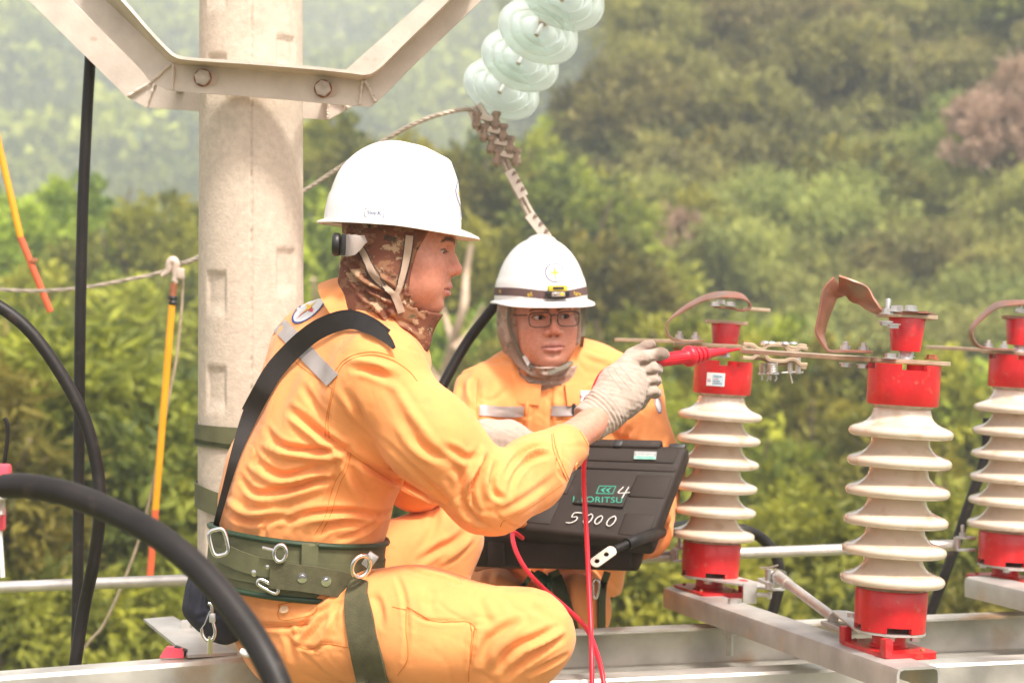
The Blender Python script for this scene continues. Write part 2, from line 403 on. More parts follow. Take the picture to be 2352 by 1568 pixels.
bare_tree([[(1082, 560), (1070, 640), (1066, 700), (1040, 790), (1020, 870), (1000, 960), (980, 1150)], [(990, 640), (1020, 720), (1040, 790)], [(1110, 700), (1080, 760), (1042, 800)], [(960, 800), (990, 850), (1015, 890)]], 'pale leafless trunk with bare branches showing between the two workers', 24)
bare_tree([[(1180, 820), (1150, 870), (1120, 910), (1080, 990), (1040, 1100)], [(1130, 840), (1125, 880), (1115, 915)]], 'short pale leaning trunk beside the slanting cable behind the second worker', 22)
bare_tree([[(720, 640), (730, 760), (745, 900), (750, 1100)], [(700, 700), (718, 760), (735, 800)]], 'pale trunk just right of the pole behind the first worker', 26)
# middle distance, left and centre
ORD = 'first second third fourth fifth sixth seventh eighth ninth tenth eleventh twelfth thirteenth fourteenth fifteenth'.split()
MID = [(20, 640, 36, .75, 'mid1'), (170, 600, 38, .8, 'mid1'), (330, 650, 36, .72, 'mid2'), (430, 620, 42, .8, 'mid1'), (-120, 640, 38, .8, 'mid2'),
        (80, 830, 30, .75, 'mid1'), (270, 850, 29, .7, 'mid1'), (440, 840, 31, .75, 'mid2'), (-90, 860, 30, .8, 'mid1'),
        (760, 430, 44, .8, 'mid1'), (880, 470, 42, .75, 'mid2'), (1060, 520, 40, .8, 'mid2'), (1180, 470, 46, .85, 'mid2'), (1010, 700, 36, .8, 'mid1'), (1180, 720, 33, .75, 'mid2'),
        (760, 640, 36, .8, 'mid1'), (880, 880, 30, .8, 'mid1'), (1060, 950, 28, .7, 'mid1'), (1290, 560, 40, .85, 'mid2'), (1330, 400, 52, .9, 'mid1'), (1220, 980, 27, .75, 'mid2'),
        (1380, 760, 33, .8, 'mid2'), (1500, 930, 26, .6, 'mid1'), (1640, 960, 25, .6, 'mid1'), (1780, 940, 26, .6, 'mid1'), (1420, 1080, 23, .6, 'mid1'), (1850, 1120, 23, .6, 'mid1'),
        (1950, 980, 25, .55, 'mid2'), (2130, 1020, 24, .6, 'mid1'), (2300, 1080, 24, .6, 'mid1'), (2440, 1000, 26, .7, 'mid1'), (1650, 1180, 21, .6, 'mid1'), (2050, 1220, 21, .6, 'mid1'), (2350, 1300, 20, .6, 'mid2')]
CNT = {}
for (x, y, d, s, key) in sorted(MID):
    left = x < 600; gk = 0 if left else 1 if x < 1450 else 2; o_ = ORD[CNT.get(gk, 0)]; CNT[gk] = CNT.get(gk, 0)+1
    tree(key, x, y, d, s, 'tree', ('blurred yellow green tree left of the concrete pole, %s from the left edge' % o_ if left else
         'blurred green tree behind and between the workers, %s from the pole' % o_ if x < 1450 else 'blurred bright green bush behind the insulators, %s from the second worker' % o_), 'tree',
         'middle distance trees left of the pole' if left else 'middle distance trees behind the workers' if x < 1450 else 'bright bushes behind the insulators')
# the wooded slope on the right
random.seed(21)
def slope_d(y): return 22.5/(.55-(784-y)/FPX)
yy = -150; row_ = 0
while yy < 900:
    col_ = 0
    xx = 1400+random.uniform(-40, 40)+(60 if yy < 200 else 0)
    while xx < 2560:
        d = slope_d(yy)+random.uniform(-2, 2)
        lim = 420-110*math.sin((xx-1500)/900*3.1)*0 + (30 if xx < 2000 else -120)
        if yy < lim and xx < 2080: key = random.choice(['drk1', 'drk2', 'drk2', 'drk1', 'bam1'])
        elif yy < lim: key = random.choice(['drk1', 'mid2', 'drk2', 'bam1'])
        elif xx > 1500: key = random.choice(['bam1', 'bam2', 'bam2', 'bam1', 'mid2'])
        else: key = random.choice(['mid2', 'drk1', 'mid1'])
        if yy < 200 and xx < 1560: key = 'bam1'
        dk = key.startswith('drk')
        tree(key, xx, yy, d, random.uniform(.72, .98), 'bamboo' if key.startswith('bam') else 'tree',
             ('blurred bamboo clump' if key.startswith('bam') else 'dark blurred tree' if dk else 'round green tree')+' on the slope, %s from left in the %s row from top' % (ORD[col_], ORD[row_]),
             'bamboo' if key.startswith('bam') else 'tree',
             'bamboo clumps on the right slope' if key.startswith('bam') else 'dark trees on the right slope' if dk else 'round green trees on the right slope')
        xx += random.uniform(125, 175); col_ += 1
    yy += random.uniform(95, 120); row_ += 1
for i, (x, y, s) in enumerate([(2300, 330, .62), (2360, 250, .7), (2230, 270, .3)]):
    tree('dry1', x, y, slope_d(y)-5, s, 'dry_shrub', ['dry brown leafless looking shrub at the upper right edge', 'topmost dry brown shrub cut by the right edge', 'small reddish dry shrub left of the brown ones at upper right'][i], 'shrub')
tree('dry1', 1545, 560, 42, .42, 'dry_shrub', 'pale dry shrub above the white helmet of the second worker to its right', 'shrub')

def distant_forest():
    rng = np.random.default_rng(5); Cs = []; Ds = []; Ts = []
    for row in range(44):
        d = 165*1.0225**row*1.0
        half = d*.36; nx = int(2*half/5.2)
        for i in range(nx):
            x = -half+2*half*(i+rng.uniform(0, 1))/nx; y = d+rng.uniform(-4, 4)
            if x/y > .11: continue
            z = float(ground_z(x, y)); r = rng.uniform(2.6, 7.0); k = 100
            v = rng.normal(size=(k, 3)); v /= np.linalg.norm(v, axis=1, keepdims=True); v[:, 2] = np.abs(v[:, 2])
            Cs.append(np.array([x, y, z+r*.7])+v*r*[1, 1, 1.15]*rng.uniform(.7, 1.05, (k, 1)))
            Ds.append(v+rng.normal(size=(k, 3))*.7); Ts.append(np.clip(rng.normal(rng.beta(.7, 1.), .15, k), 0, 1))
    C = np.concatenate(Cs); V, F, T = leaf_mesh(C, np.concatenate(Ds), 1.9, .8, np.concatenate(Ts), rng)
    me = bpy.data.meshes.new('distant_forest'); me.from_pydata(V.tolist(), [], F.tolist())
    at = me.attributes.new('tint', 'FLOAT', 'FACE'); at.data.foreach_set('value', T.astype(np.float32))
    me.materials.append(M['leaf']); o = bpy.data.objects.new('distant_forest', me); COL.objects.link(o)
    tag(o, 'hazy wooded hillside far across the valley', 'forest', kind='stuff')
distant_forest()
def huts():
    for i, (x, y, d, w) in enumerate([(78, 436, 200, 5.5), (610, 470, 180, 6)]):
        c = P(x, y, d); gz = c.z-3
        root = empty('house', (c.x, c.y, gz), ['distant house with a pale grey roof in front of the hazy hill', 'distant small house with a brown roof hidden behind the pole'][i], 'house')
        mb = MB(); mb.box((c.x, c.y, gz+1.2), (w*.85, 5, 2.8)); mb.build('wall', M['soilw'], root)
        mb = MB()
        for s in (-1, 1):
            mb.box((c.x, c.y+s*1.6, gz+3.4), (w, 4, .15), Matrix.Rotation(-s*R(32), 3, 'X'))
        mb.build('roof', M['roof'], root)
M['soilw'] = mat('pale plaster', (.24, .18, .14), .9); M['roof'] = mat('pale roof tiles', (.24, .17, .14), .8, 0, .2, 1.)
huts()
def haze():
    mb = MB(); mb.box((0, 430, 66), (1500, 1000, 140))
    o = mb.build('haze', None); m = bpy.data.materials.new('valley haze'); m.use_nodes = True; nt = m.node_tree
    nt.nodes.remove(nt.nodes['Principled BSDF']); v = nt.nodes.new('ShaderNodeVolumePrincipled')
    v.inputs['Color'].default_value = (.86, .93, 1.0, 1); v.inputs['Density'].default_value = .0022; v.inputs['Anisotropy'].default_value = 0.
    nt.links.new(v.outputs[0], nt.nodes['Material Output'].inputs['Volume'])
    o.data.materials.clear(); o.data.materials.append(m); tag(o, 'pale haze filling the valley', 'haze', kind='stuff')
haze()

# ------------------------------------------------------------ pole, brackets, beams, rails
def sheet(name, lines, t, m, parent=None, autos=30, mb=None):
    """a bent plate running through polylines of points, t thick"""
    n = len(lines[0]); V = [p for l in lines for p in l]; F = []
    for i in range(len(lines)-1):
        for k in range(n-1): F.append([i*n+k, i*n+k+1, (i+1)*n+k+1, (i+1)*n+k])
    bm = bmesh.new(); vs_ = [bm.verts.new(v) for v in V]
    for f in F: bm.faces.new([vs_[i] for i in f])
    bmesh.ops.recalc_face_normals(bm, faces=bm.faces[:])
    bmesh.ops.solidify(bm, geom=bm.faces[:], thickness=t)
    bm.verts.index_update()
    W = [v.co.copy() for v in bm.verts]; G = [[v.index for v in f.verts] for f in bm.faces]; bm.free()
    if mb is not None: mb.add(W, G); return None
    mb = MB(); mb.add(W, G); return mb.build(name, m, parent, autos=autos)
def lerp(a, b, t): return a+(b-a)*t

def pole():
    d = 4.25; cx = P(578, 784, d).x; z0 = -1.5; z1 = 11.5
    u = PX(d)
    zs = [z0, 2, 5, 7.2]+list(np.arange(7.6, 10.1, .0065))+[10.6, z1]
    na = 200; V = []; F = []
    pk = []                                  # moulded pockets: angle range, height range
    for (ya, yb) in ((-110, 18), (118, 235), (622, 728), (842, 952), (1180, 1290)): pk.append((-139, -110, CZ+(784-yb)*u*.97, CZ+(784-ya)*u*.97))
    for (ya, yb) in ((-150, -60), (72, 165), (568, 682), (1090, 1200)): pk.append((-55, -25, CZ+(784-yb)*u*.97, CZ+(784-ya)*u*.97))
    for z in zs:
        r = .1128-.0022*(z-CZ)*1.6
        for k in range(na):
            a = 360.*k/na-180; dr = 0
            for (a0, a1, b0, b1) in pk:
                if b0-.01 < z < b1+.01:
                    fa = min(a-a0, a1-a)/3.2; top = (b1-z)/.006; bot = (z-b0)/.030
                    f = max(0, min(1, fa, top, bot)); dr -= .0060*f
            if abs(a+83) < 1.2: dr += .0022*math.sin(z*311)+.0006
            if a > -83 and a < 60: dr -= .0022
            if abs(a+83) < 1.1: dr -= .0030+.0025*(math.sin(z*97)+math.sin(z*41) > .4)
            aa = R(a); V.append((cx+(r+dr)*math.cos(aa), d+(r+dr)*math.sin(aa), z))
    m = len(zs)
    for i in range(m-1):
        for k in range(na): F.append([i*na+k, i*na+(k+1) % na, (i+1)*na+(k+1) % na, (i+1)*na+k])
    F.append(list(range(na))[::-1]); F.append([(m-1)*na+k for k in range(na)])
    o = mesh('utility_pole', V, F, M['conc'])
    tag(o, 'tall round concrete utility pole with moulded pockets and a vertical seam', 'pole')
pole()

def lineP(pts, d):
    return [P(x, y, (d if not isinstance(d, (list, tuple)) else d[i])) for i, (x, y) in enumerate(pts)]
def bracket():
    d = 4.105
    rim = catmull([(217, -60, 0), (277, 0, 0), (340, 72, 0), (378, 112, 0), (403, 132, 0), (440, 139, 0), (560, 147, 0), (700, 158, 0), (800, 168, 0), (838, 172, 0), (868, 160, 0), (920, 110, 0), (1033, 0, 0), (1095, -60, 0)], 4)
    idx = [0, 1, 2, 3, 4, 5, 6, 7, 8, 9, 10, 11, 12, 13]
    top = catmull([(187, -56, 0), (245, 0, 0), (330, 82, 0), (370, 120, 0), (393, 141, 0), (425, 148, 0), (560, 157, 0), (700, 170, 0), (800, 180, 0), (833, 183, 0), (862, 172, 0), (925, 112, 0), (1040, 0, 0), (1100, -60, 0)], 4)
    bot = catmull([(110, -54, 0), (165, 0, 0), (262, 98, 0), (325, 162, 0), (345, 186, 0), (398, 208, 0), (560, 221, 0), (700, 233, 0), (785, 241, 0), (828, 243, 0), (862, 237, 0), (960, 140, 0), (1107, 0, 0), (1170, -62, 0)], 4)
    root = empty('pole_bracket', P(578, 200, d), 'front galvanised angle bracket bolted across the concrete pole, bent upward on both sides', 'bracket')
    R_ = [P(p[0], p[1], d-.075) for p in rim]; T_ = [P(p[0], p[1], d) for p in top]; B_ = [P(p[0], p[1], d) for p in bot]
    mb = MB()
    # the flange keeps its own height: rim points are moved along the sight line's depth only
    sheet('', [R_, [lerp(R_[i], T_[i], .88) for i in range(len(R_))], [lerp(T_[i], B_[i], .04) for i in range(len(R_))], [lerp(T_[i], B_[i], .5) for i in range(len(R_))], B_], -.006, None, mb=mb)
    o = mb.build('angle', M['galvw'], root, autos=50)
    w = MB()
    for (a, b) in (((398, 150), (396, 206)), ((392, 148), (348, 186)), ((832, 186), (826, 240)), ((838, 186), (862, 234))):
        pts = [P(lerp(a[0], b[0], t)+random.uniform(-1, 1), lerp(a[1], b[1], t), d-.004) for t in np.linspace(0, 1, 14)]
        w = MB(); w.tube(pts, [random.uniform(.0022, .0045) for _ in pts], 8); w.build('weld', M['galvw'], root)
    for (x, y) in ((466, 179), (742, 204)):
        mb = MB(); mb.lathe([(.0185, 0), (.0185, .003)], P(x, y, d-.003), (0, -1, 0), 24)
        mb.build('washer', M['rust'], root)
        mb = MB(); hexnut(mb, P(x, y, d-.006), (0.05, -1, 0), .0172, .013); mb.build('bolt_head', M['oldbolt'], root)
        mb = MB(); c = P(x+21, y+3, d-.0035)
        Mx = Matrix.Translation(c) @ frame((0, -1, 0), (1, 0, 0)).to_4x4()
        mb.prism([(.012*math.cos(t)*.9, .013*math.sin(t)) for t in np.linspace(0, 2*math.pi, 20)[:-1]], Mx, .0012); mb.build('slot', M['slot'], root)
    # back bracket
    d = 4.43
    root = empty('pole_bracket', P(578, 240, d), 'rear galvanised angle bracket behind the concrete pole, lower edge showing below the front one', 'bracket')
    top = [(60, -100), (165, 4), (325, 160), (352, 186), (450, 200), (700, 222), (775, 232), (800, 222), (1000, 20), (1080, -60)]
    top = [(60, -100), (165, 4), (300, 130), (352, 182), (450, 196), (700, 200), (770, 206), (790, 165), (976, 0), (1040, -58)]
    bot = [(-35, -100), (65, 0), (290, 222), (335, 247), (457, 255), (700, 272), (755, 275), (803, 248), (1065, 0), (1130, -58)]
    T_ = lineP(top, d); B_ = lineP(bot, d); R_ = [p+Vector((0, .07, .002)) for p in T_]
    mb = MB(); sheet('', [R_, T_, [lerp(a, b, .5) for a, b in zip(T_, B_)], B_], .006, None, mb=mb)
    mb.build('angle', M['galvw'], root, autos=50)
    w = MB()
    for (a, b) in (((352, 186), (292, 222)), ((356, 190), (336, 246)), ((752, 235), (752, 273)), ((765, 225), (800, 246))):
        pts = [P(lerp(a[0], b[0], t)+random.uniform(-1, 1), lerp(a[1], b[1], t), d-.006) for t in np.linspace(0, 1, 14)]
        w = MB(); w.tube(pts, [random.uniform(.002, .005) for _ in pts], 8); w.build('weld', M['galvw'], root)
    # tie bolts between the two
    for (x, y) in ((412, 208), (752, 225)):
        a = P(x, y, 4.43); b = Vector((a.x, 4.11, a.z+.012)); mb = MB(); mb.tube([a, b], .0085, 12); mb.build('tie_bolt', M['steel'], root)
M['slot'] = mat('slot edge', (.62, .50, .42), .7, .1)
bracket()

def channel(name, A, B, w, h, t, face, label, cat='beam', lip=True, mm='galv', parent=None):
    """C channel from A to B (top outer corner line), w = flange depth towards 'face', h = web height"""
    A = Vector(A); B = Vector(B); L = (B-A).normalized(); f = Vector(face); f = (f-L*f.dot(L)).normalized(); u = f.cross(L)
    if u.z < 0: u = -u
    pr = [f*w+u*(-.004 if lip else 0), f*w*.98, f*w*.06, f*.0+u*(-h*.04), u*(-h*.96), f*w*.06-u*h, f*w*.98-u*h, f*w-u*(h-.004)]
    pr = [f*w, f*w*.06, u*(-h*.05), u*(-h*.95), f*w*.06-u*h, f*w-u*h]
    n = 12; lines = [[lerp(A, B, k/n)+p for k in range(n+1)] for p in pr]
    o = sheet(name, lines, t, M[mm], parent, 25)
    if label: tag(o, label, cat)
    return o
# B1: the channel the first worker sits on
a = P(-60, 1541, 3.86); b = P(900, 1464, 3.98)
channel('steel_beam', a, b, .078, .16, .006, (0, 1, 0), 'long galvanised channel beam the first worker sits on, cut by the left edge', mm='galvb')if False else None
M['galvb'] = mat('stained galvanised steel', (.50, .475, .43), .45, .5, .35, 7, .35, 60, col2=(.42, .28, .17), c2=.56, c2s=6)
def cbeam(A, B, w, h, t, face, label, **k):
    return tag(channel('steel_beam', A, B, w, h, t, face, label, mm='galvb', **k), kind='thing')
cbeam(P(-80, 1559, 3.80), P(1190, 1462, 3.98), .075, .16, .006, (0, 1, 0), 'long galvanised channel beam the first worker sits on, running off the left edge')
cbeam(P(1100, 1451, 4.42), P(2560, 1393, 4.60), .075, .092, .005, (0, -1, 0), 'galvanised channel beam with its open side facing us, just behind the first worker knee')
cbeam(P(1100, 1571, 3.86), P(2560, 1507, 4.05), .075, .12, .006, (0, 1, 0), 'galvanised channel beam lowest in the picture, right of the worker knee')
# base channels of the switches
def base_channel(A, B, w, h, label):
    A = Vector(A); B = Vector(B); L = (B-A).normalized(); s = Vector((0, 0, 1)).cross(L).normalized()
    if s.x < 0: s = -s
    z = Vector((0, 0, 1)); root = empty('switch_base', A, label, 'switch base')
    pr = [-z*h, -z*.008, -z*.002+s*.002, s*.008, s*(w-.008), s*(w-.002)-z*.002, s*w-z*.008, s*w-z*h]
    n = 8; lines = [[lerp(A, B, k/n)+p for k in range(n+1)] for p in pr]
    sheet('channel', lines, -.005, M['galv'], root, 50)
    return root, L, s
A0 = P(1528, 1352, 4.65); B0 = P(2066, 1539, 3.50)
sb1, CL, CS = base_channel(A0, B0, .0745, .042, 'galvanised base channel carrying the two nearer red and cream insulators')
CW = .0745
def on_base(A, L, S, t, across=.5): return A+L*t+S*CW*across
# bolts, slots and name plate on the first base
for t in (.30,):
    mb = MB(); bolt(mb, on_base(A0, CL, CS, .315, .62)+Vector((0, 0, .001)), (0, 0, 1), .0155, .011); mb.build('bolt', M['steel'], sb1)
    mb = MB(); c = on_base(A0, CL, CS, .335, .35); mb.tube([c-Vector((0, 0, .04)), c-Vector((0, 0, .105))], .0085, 12)
    mb.lathe([(.016, 0), (.016, .012)], c-Vector((0, 0, .06)), (0, 0, 1), 16); mb.build('bolt', M['steel'], sb1)
for t, ac in ((.40, .3), (.46, .72), (.72, .6), (.80, .4)):
    mb = MB(); c = on_base(A0, CL, CS, t, ac)+Vector((0, 0, .0002))
    Mx = Matrix.Translation(c) @ frame((0, 0, 1), CL).to_4x4()
    mb.prism([(.014*math.cos(q), .005*math.sin(q)) for q in np.linspace(0, 2*math.pi, 16)[:-1]], Mx, .0008); mb.build('hole', M['blackp'], sb1)
c = on_base(A0, CL, CS, .57, .5)+Vector((0, 0, .001)); Mx = Matrix.Translation(c) @ frame((0, 0, 1), CL).to_4x4()
mb = MB(); mb.prism([(-.07, -.022), (.07, -.022), (.07, .022), (-.07, .022)], Mx, .0012); mb.build('name_plate', M['galvw'], sb1)
mb = MB()
for px_, py_ in ((-.064, -.017), (.064, -.017), (.064, .017), (-.064, .017)): mb.lathe([(.003, 0), (.002, .0016)], Mx @ Vector((px_, py_, .0012)), (0, 0, 1), 10)
for q in range(9): mb.box(Mx @ Vector((-.04+q*.010, 0, .0014)), (.0012, .030, .0006), frame((0, 0, 1), CL))
mb.build('rivets', M['rust2'] if 'rust2' in M else M['galvw'], sb1)
A2 = P(2220, 1328, 4.68); B2 = A2+(B0-A0)
sb2, _, _ = base_channel(A2, B2, .0745, .042, 'galvanised base channel under the insulator at the right edge')

# the round pipe rail
def pipe(pts, r, label, m='galv', name='steel_pipe', cat='pipe'):
    mb = MB(); mb.tube(pts, r, 20); return tag(mb.build(name, M[m]), label, cat)
M['pipe'] = mat('galvanised pipe', (.62, .58, .54), .38, .65, .15, 20, .12, 120, col2=(.50, .42, .35), c2=.6, c2s=18)
pipe([P(-60, 1350, 4.62), P(445, 1331, 4.62), P(1030, 1301, 4.66), P(1556, 1276, 4.70), ], .0135, 'galvanised pipe rail crossing behind the first worker and under the black case', 'pipe')
pipe([P(1572, 1275, 4.70), P(2200, 1251, 4.78)], .0135, 'galvanised pipe linking the middle insulator base and the one at the right edge', 'pipe')
def clamp(x, y, d, label):
    c = P(x, y, d); u = PX(d); root = empty('pipe_clamp', c, label, 'clamp'); mb = MB()
    mb.box(c+Vector((6*u, 0, 16*u)), (44*u, .02, 5*u), bev=.0008); mb.box(c+Vector((6*u, 0, -12*u)), (44*u, .02, 5*u), bev=.0008)
    mb.tube([c+Vector((-14*u, 0, -14*u)), c+Vector((-14*u, 0, 17*u))], 8*u, 10); mb.build('fork', M['steel'], root)
    mb = MB(); bolt(mb, c+Vector((-2*u, -.004, 18*u)), (0, 0, 1), 8*u, 8*u, 18*u); mb.build('bolt', M['steel'], root)
clamp(1562, 1275, 4.68, 'small bolted clamp where the pipe meets the middle insulator base')
clamp(2212, 1250, 4.76, 'bolted fork clamp on the pipe end beside the right edge insulator')
# flat plate left of the pole foot
pl = [P(330, 1418, 4.30), P(393, 1412, 4.62), P(560, 1505, 4.05), P(440, 1510, 3.98)]
zc = pl[0].z
mb = MB(); V = [P(330, 1420, 4.32), P(398, 1414, 4.36), P(545, 1497, 3.93), P(432, 1503, 3.90)]
mb.add(V+[v-Vector((0, 0, .006)) for v in V], [[0, 1, 2, 3], [7, 6, 5, 4], [0, 4, 5, 1], [1, 5, 6, 2], [2, 6, 7, 3], [3, 7, 4, 0]])
tag(mb.build('steel_plate', M['galv']), 'flat grey steel plate jutting out beside the foot of the pole', 'plate')
mb = MB(); mb.box(P(440, 1447, 4.2), (.055, .03, .012), bev=.001); mb.box(P(428, 1440, 4.2), (.02, .02, .03), bev=.001)
tag(mb.build('steel_bracket', M['galv']), 'small steel bracket between the flat plate and the pole', 'bracket')

# ------------------------------------------------------------ post insulators
U = PX(3.70)
def insulator(base, lean=3.3, yaw=0., label='', terminal='folded', which=2, arm=None):
    """base = centre of the red foot plate on its channel; all sizes in picture units of the nearest one times U"""
    root = empty('post_insulator', base, label, 'insulator', None)
    T = Matrix.Translation(base) @ Matrix.Rotation(R(lean), 4, 'Y')
    def W(x, y, z): return T @ Vector((x*U, y*U, z*U))
    ax = (T.to_3x3() @ Vector((0, 0, 1)))
    def lat(prof, name, m, n=56, close=True, autos=38):
        mb = MB(); mb.lathe([(r*U, h*U) for r, h in prof], base, ax, n, close); return mb.build(name, M[m], root, autos=autos)
    # foot plate, aligned with the channel
    fb = frame((0, 0, 1), CL); Mx = Matrix.Translation(base) @ fb.to_4x4()
    def rr(a, b, c, n=5):
        out = []
        for sx, sy, q0 in ((1, 1, 0), (-1, 1, 90), (-1, -1, 180), (1, -1, 270)):
            for k in range(n+1):
                q = R(q0+90*k/n); out.append((sx*(a-c)+c*math.cos(q), sy*(b-c)+c*math.sin(q)))
        return out
    mb = MB(); mb.prism(rr(.098, .054, .016), Mx, .012)
    fp = mb.build('foot_plate', M['redp'], root, autos=30)
    mb = MB()
    lug = ((.086, -.046), (-.086, -.046)) if which == 2 else ((.080, .052), (.086, .046))[:1]
    for lx, ly in lug:
        mb = MB(); mb.box(Mx @ Vector((lx, ly, .022)), (.024, .016, .034), fb, .003); mb.build('stop_lug', M['redp'], fp)
    mb = MB()
    for lx, ly in ((.075, .032), (-.075, -.032), (-.075, .032), (.05, -.038)):
        mb = MB(); mb.lathe([(.0042, 0), (.0042, .003), (.003, .0045)], Mx @ Vector((lx, ly, .012)), (0, 0, 1), 10); mb.build('screw', M['rust'], fp)
    lat([(46, 14), (44, 17), (39, 21), (38, 50)], 'shaft', 'redp', 40)
    # arm plate under the lower cap
    dv = (T.to_3x3().inverted() @ (Vector(arm)-W(0, 0, 47))) if arm is not None else Vector((0, -1, 0))*U*120
    an = math.atan2(dv.y, dv.x); ln = math.hypot(dv.x, dv.y)/U
    poly = []
    for k in range(25):
        q = an+R(70)+R(220)*k/24; poly.append((82*math.cos(q)*U, 82*math.sin(q)*U))
    for s in (-1, 1): poly.append(((math.cos(an)*ln-s*-math.sin(an)*-20*s*0+math.sin(an)*22*-s)*U, (math.sin(an)*ln-math.cos(an)*22*-s)*U))
    Tm = T @ Matrix.Translation((0, 0, 46*U)); mb = MB(); mb.prism(poly, Tm, 5*U); ap = mb.build('arm_plate', M['galv'], root)
    mb = MB()
    for q in (-100, -35, 150):
        c = W(64*math.cos(R(q)), 64*math.sin(R(q)), 46); mb = MB(); bolt(mb, c, -ax, 12*U, 9*U); mb.build('bolt', M['steel'], ap)
    # lower cap with castellated foot
    def cap(z0, z1, r0, r1, name, up, m='redp'):
        n = 96; V = []; F = []; rows = []
        hh = [0, .14, .16, .5, .96, 1.0]
        for j, f in enumerate(hh):
            z = lerp(z0, z1, f) if not up else lerp(z1, z0, f)
            r = (lerp(r0, r1, f) if not up else lerp(r1, r0, f)) - (2.5 if f == 1.0 else 0)
            rows.append([W(r*math.cos(2*math.pi*k/n), r*math.sin(2*math.pi*k/n), z) for k in range(n)])
        def notch(k): 
            q = (360*k/n+18) % 90
            return q < 44
        for ri in (r0-10,):
            rows.append([W(ri*math.cos(2*math.pi*k/n), ri*math.sin(2*math.pi*k/n), (z0 if not up else z1)) for k in range(n)])
            rows.append([W(ri*math.cos(2*math.pi*k/n), ri*math.sin(2*math.pi*k/n), lerp(z0, z1, .15) if not up else lerp(z1, z0, .15)) for k in range(n)])
        V = [v for r_ in rows for v in r_]
        for j in range(len(hh)-1):
            for k in range(n):
                if j == 0 and notch(k): continue
                F.append([j*n+k, j*n+(k+1) % n, (j+1)*n+(k+1) % n, (j+1)*n+k])
        bI, bJ = len(hh), len(hh)+1
        for k in range(n):
            k2 = (k+1) % n
            if not notch(k):
                F.append([bI*n+k, bI*n+k2, bJ*n+k2, bJ*n+k]); F.append([0*n+k, 0*n+k2, bI*n+k2, bI*n+k])
                if notch(k-1): F.append([k, n+k, bJ*n+k, bI*n+k])
                if notch(k+1): F.append([k2, n+k2, bJ*n+k2, bI*n+k2])
            else: F.append([1*n+k, 1*n+k2, bJ*n+k2, bJ*n+k])
        F.append([bJ*n+k for k in range(n)]); F.append([(len(hh)-1)*n+k for k in range(n)])
        mb = MB(); mb.add(V, F); return mb.build(name, M[m], root, autos=35)
    cap(52, 146, 81, 83, 'lower_cap', False)
    lat([(79, 145.5), (76, 149), (64, 158), (61, 168)], 'cement_joint', 'cement')
    prof = [(60, 160), (64, 163)]
    for i in range(6):
        z = 172+67.6*i
        prof += [(65, z-13), (80, z-14), (102, z-17), (111, z-16.5), (116.5, z-13), (119.3, z-7.5), (119.3, z-2), (116.5, z+3), (111, z+7), (102, z+10.5), (91, z+14.5), (81, z+19.5), (74, z+26), (69.5, z+33), (67, z+41), (66, z+46)]
    prof += [(63, 560), (62, 575)]
    lat(prof, 'porcelain', 'porc', 96, autos=60)
    lat([(64, 560), (68, 564), (74, 568.5)], 'cement_joint', 'cement')
    cap(568, 662, 82, 83, 'upper_cap', True)
    # stem, cone and terminal
    lat([(18, 672), (18, 676), (15, 680), (14.5, 697)], 'stem', 'steel', 24)
    mb = MB(); c = W(0, 0, 673); hexnut(mb, c, ax, 17*U, 10*U); mb.build('nut', M['steel'], root)
    lat([(32, 694), (33.5, 692), (42, 766), (41, 768)], 'terminal_cone', 'redp', 48)
    return root, W, ax, T

def flat_bar(parent, a, b, w, t, m='brass', name='bar', up=(0, 0, 1), taper=None):
    a = Vector(a); b = Vector(b); L = (b-a).normalized(); s = Vector(up).cross(L).normalized()
    mb = MB(); ww = taper or [w, w]
    mb.ribbon([a, lerp(a, b, .02), lerp(a, b, .5), lerp(a, b, .98), b], s, [ww[0]*.85, ww[0], (ww[0]+ww[1])/2, ww[1], ww[1]*.85], t)
    return mb.build(name, M[m], parent, autos=30)
BASE2 = P(2040, 1497, 3.70); BASE1 = P(1628, 1362, 4.58); BASE3 = P(2308, 1336, 4.70)
i2, W2, ax2, T2 = insulator(BASE2, 3.3, label='nearest and largest red and cream insulator, with a sharply folded copper strap on top', which=2, arm=P(1925, 1441, 3.95))
i1, W1, ax1, T1 = insulator(BASE1, 3.7, label='middle red and cream insulator being touched by the red probe, with an inspection sticker', which=1, arm=P(1790, 1345, 4.40))
i3, W3, ax3, T3 = insulator(BASE3, 3.4, label='red and cream insulator half cut off by the right edge of the picture', which=1)
# lowest one, only its sheds show at the right edge
i4, W4, ax4, T4 = insulator(P(2470, 1850, 4.75), 2.5, label='insulator at the lower right corner of which only shed rims show', which=1)
# copper straps, bars and terminals
def strap(parent, pts, w, t=.004, n=8, name='copper_strap'):
    """pts: (x, y, depth, side vector) in picture space"""
    P_ = catmull([tuple(P(p[0], p[1], p[2])) for p in pts], n); S_ = catmull([p[3] for p in pts], n)
    mb = MB(); mb.ribbon([Vector(tuple(p)) for p in P_], [Vector(tuple(s)) for s in S_], w, t)
    return mb.build(name, M['copper'], parent, autos=40)
d2 = 3.70
pivot2 = flat_bar(i2, W2(-72, 0, 668), W2(98, -6, 668), .062, .006, 'brass', 'pivot_plate')
flat_bar(i2, P(1712, 806, 4.02), P(2012, 826, 3.72), .034, .0065, 'brass', 'blade')
for (x, y, d) in ((1941, 803, 3.74), (1983, 806, 3.72)):
    mb = MB(); bolt(mb, P(x, y+3, d), ax2, 12*U, 11*U, 9*U); mb.build('bolt', M['steel'], i2)
for (x, y, d, r_) in ((2045, 824, 3.66, 13), (2088, 820, 3.74, 10)):
    mb = MB(); bolt(mb, P(x, y, d), ax2, r_*U, 10*U); mb.build('bolt', M['steel'], i2)
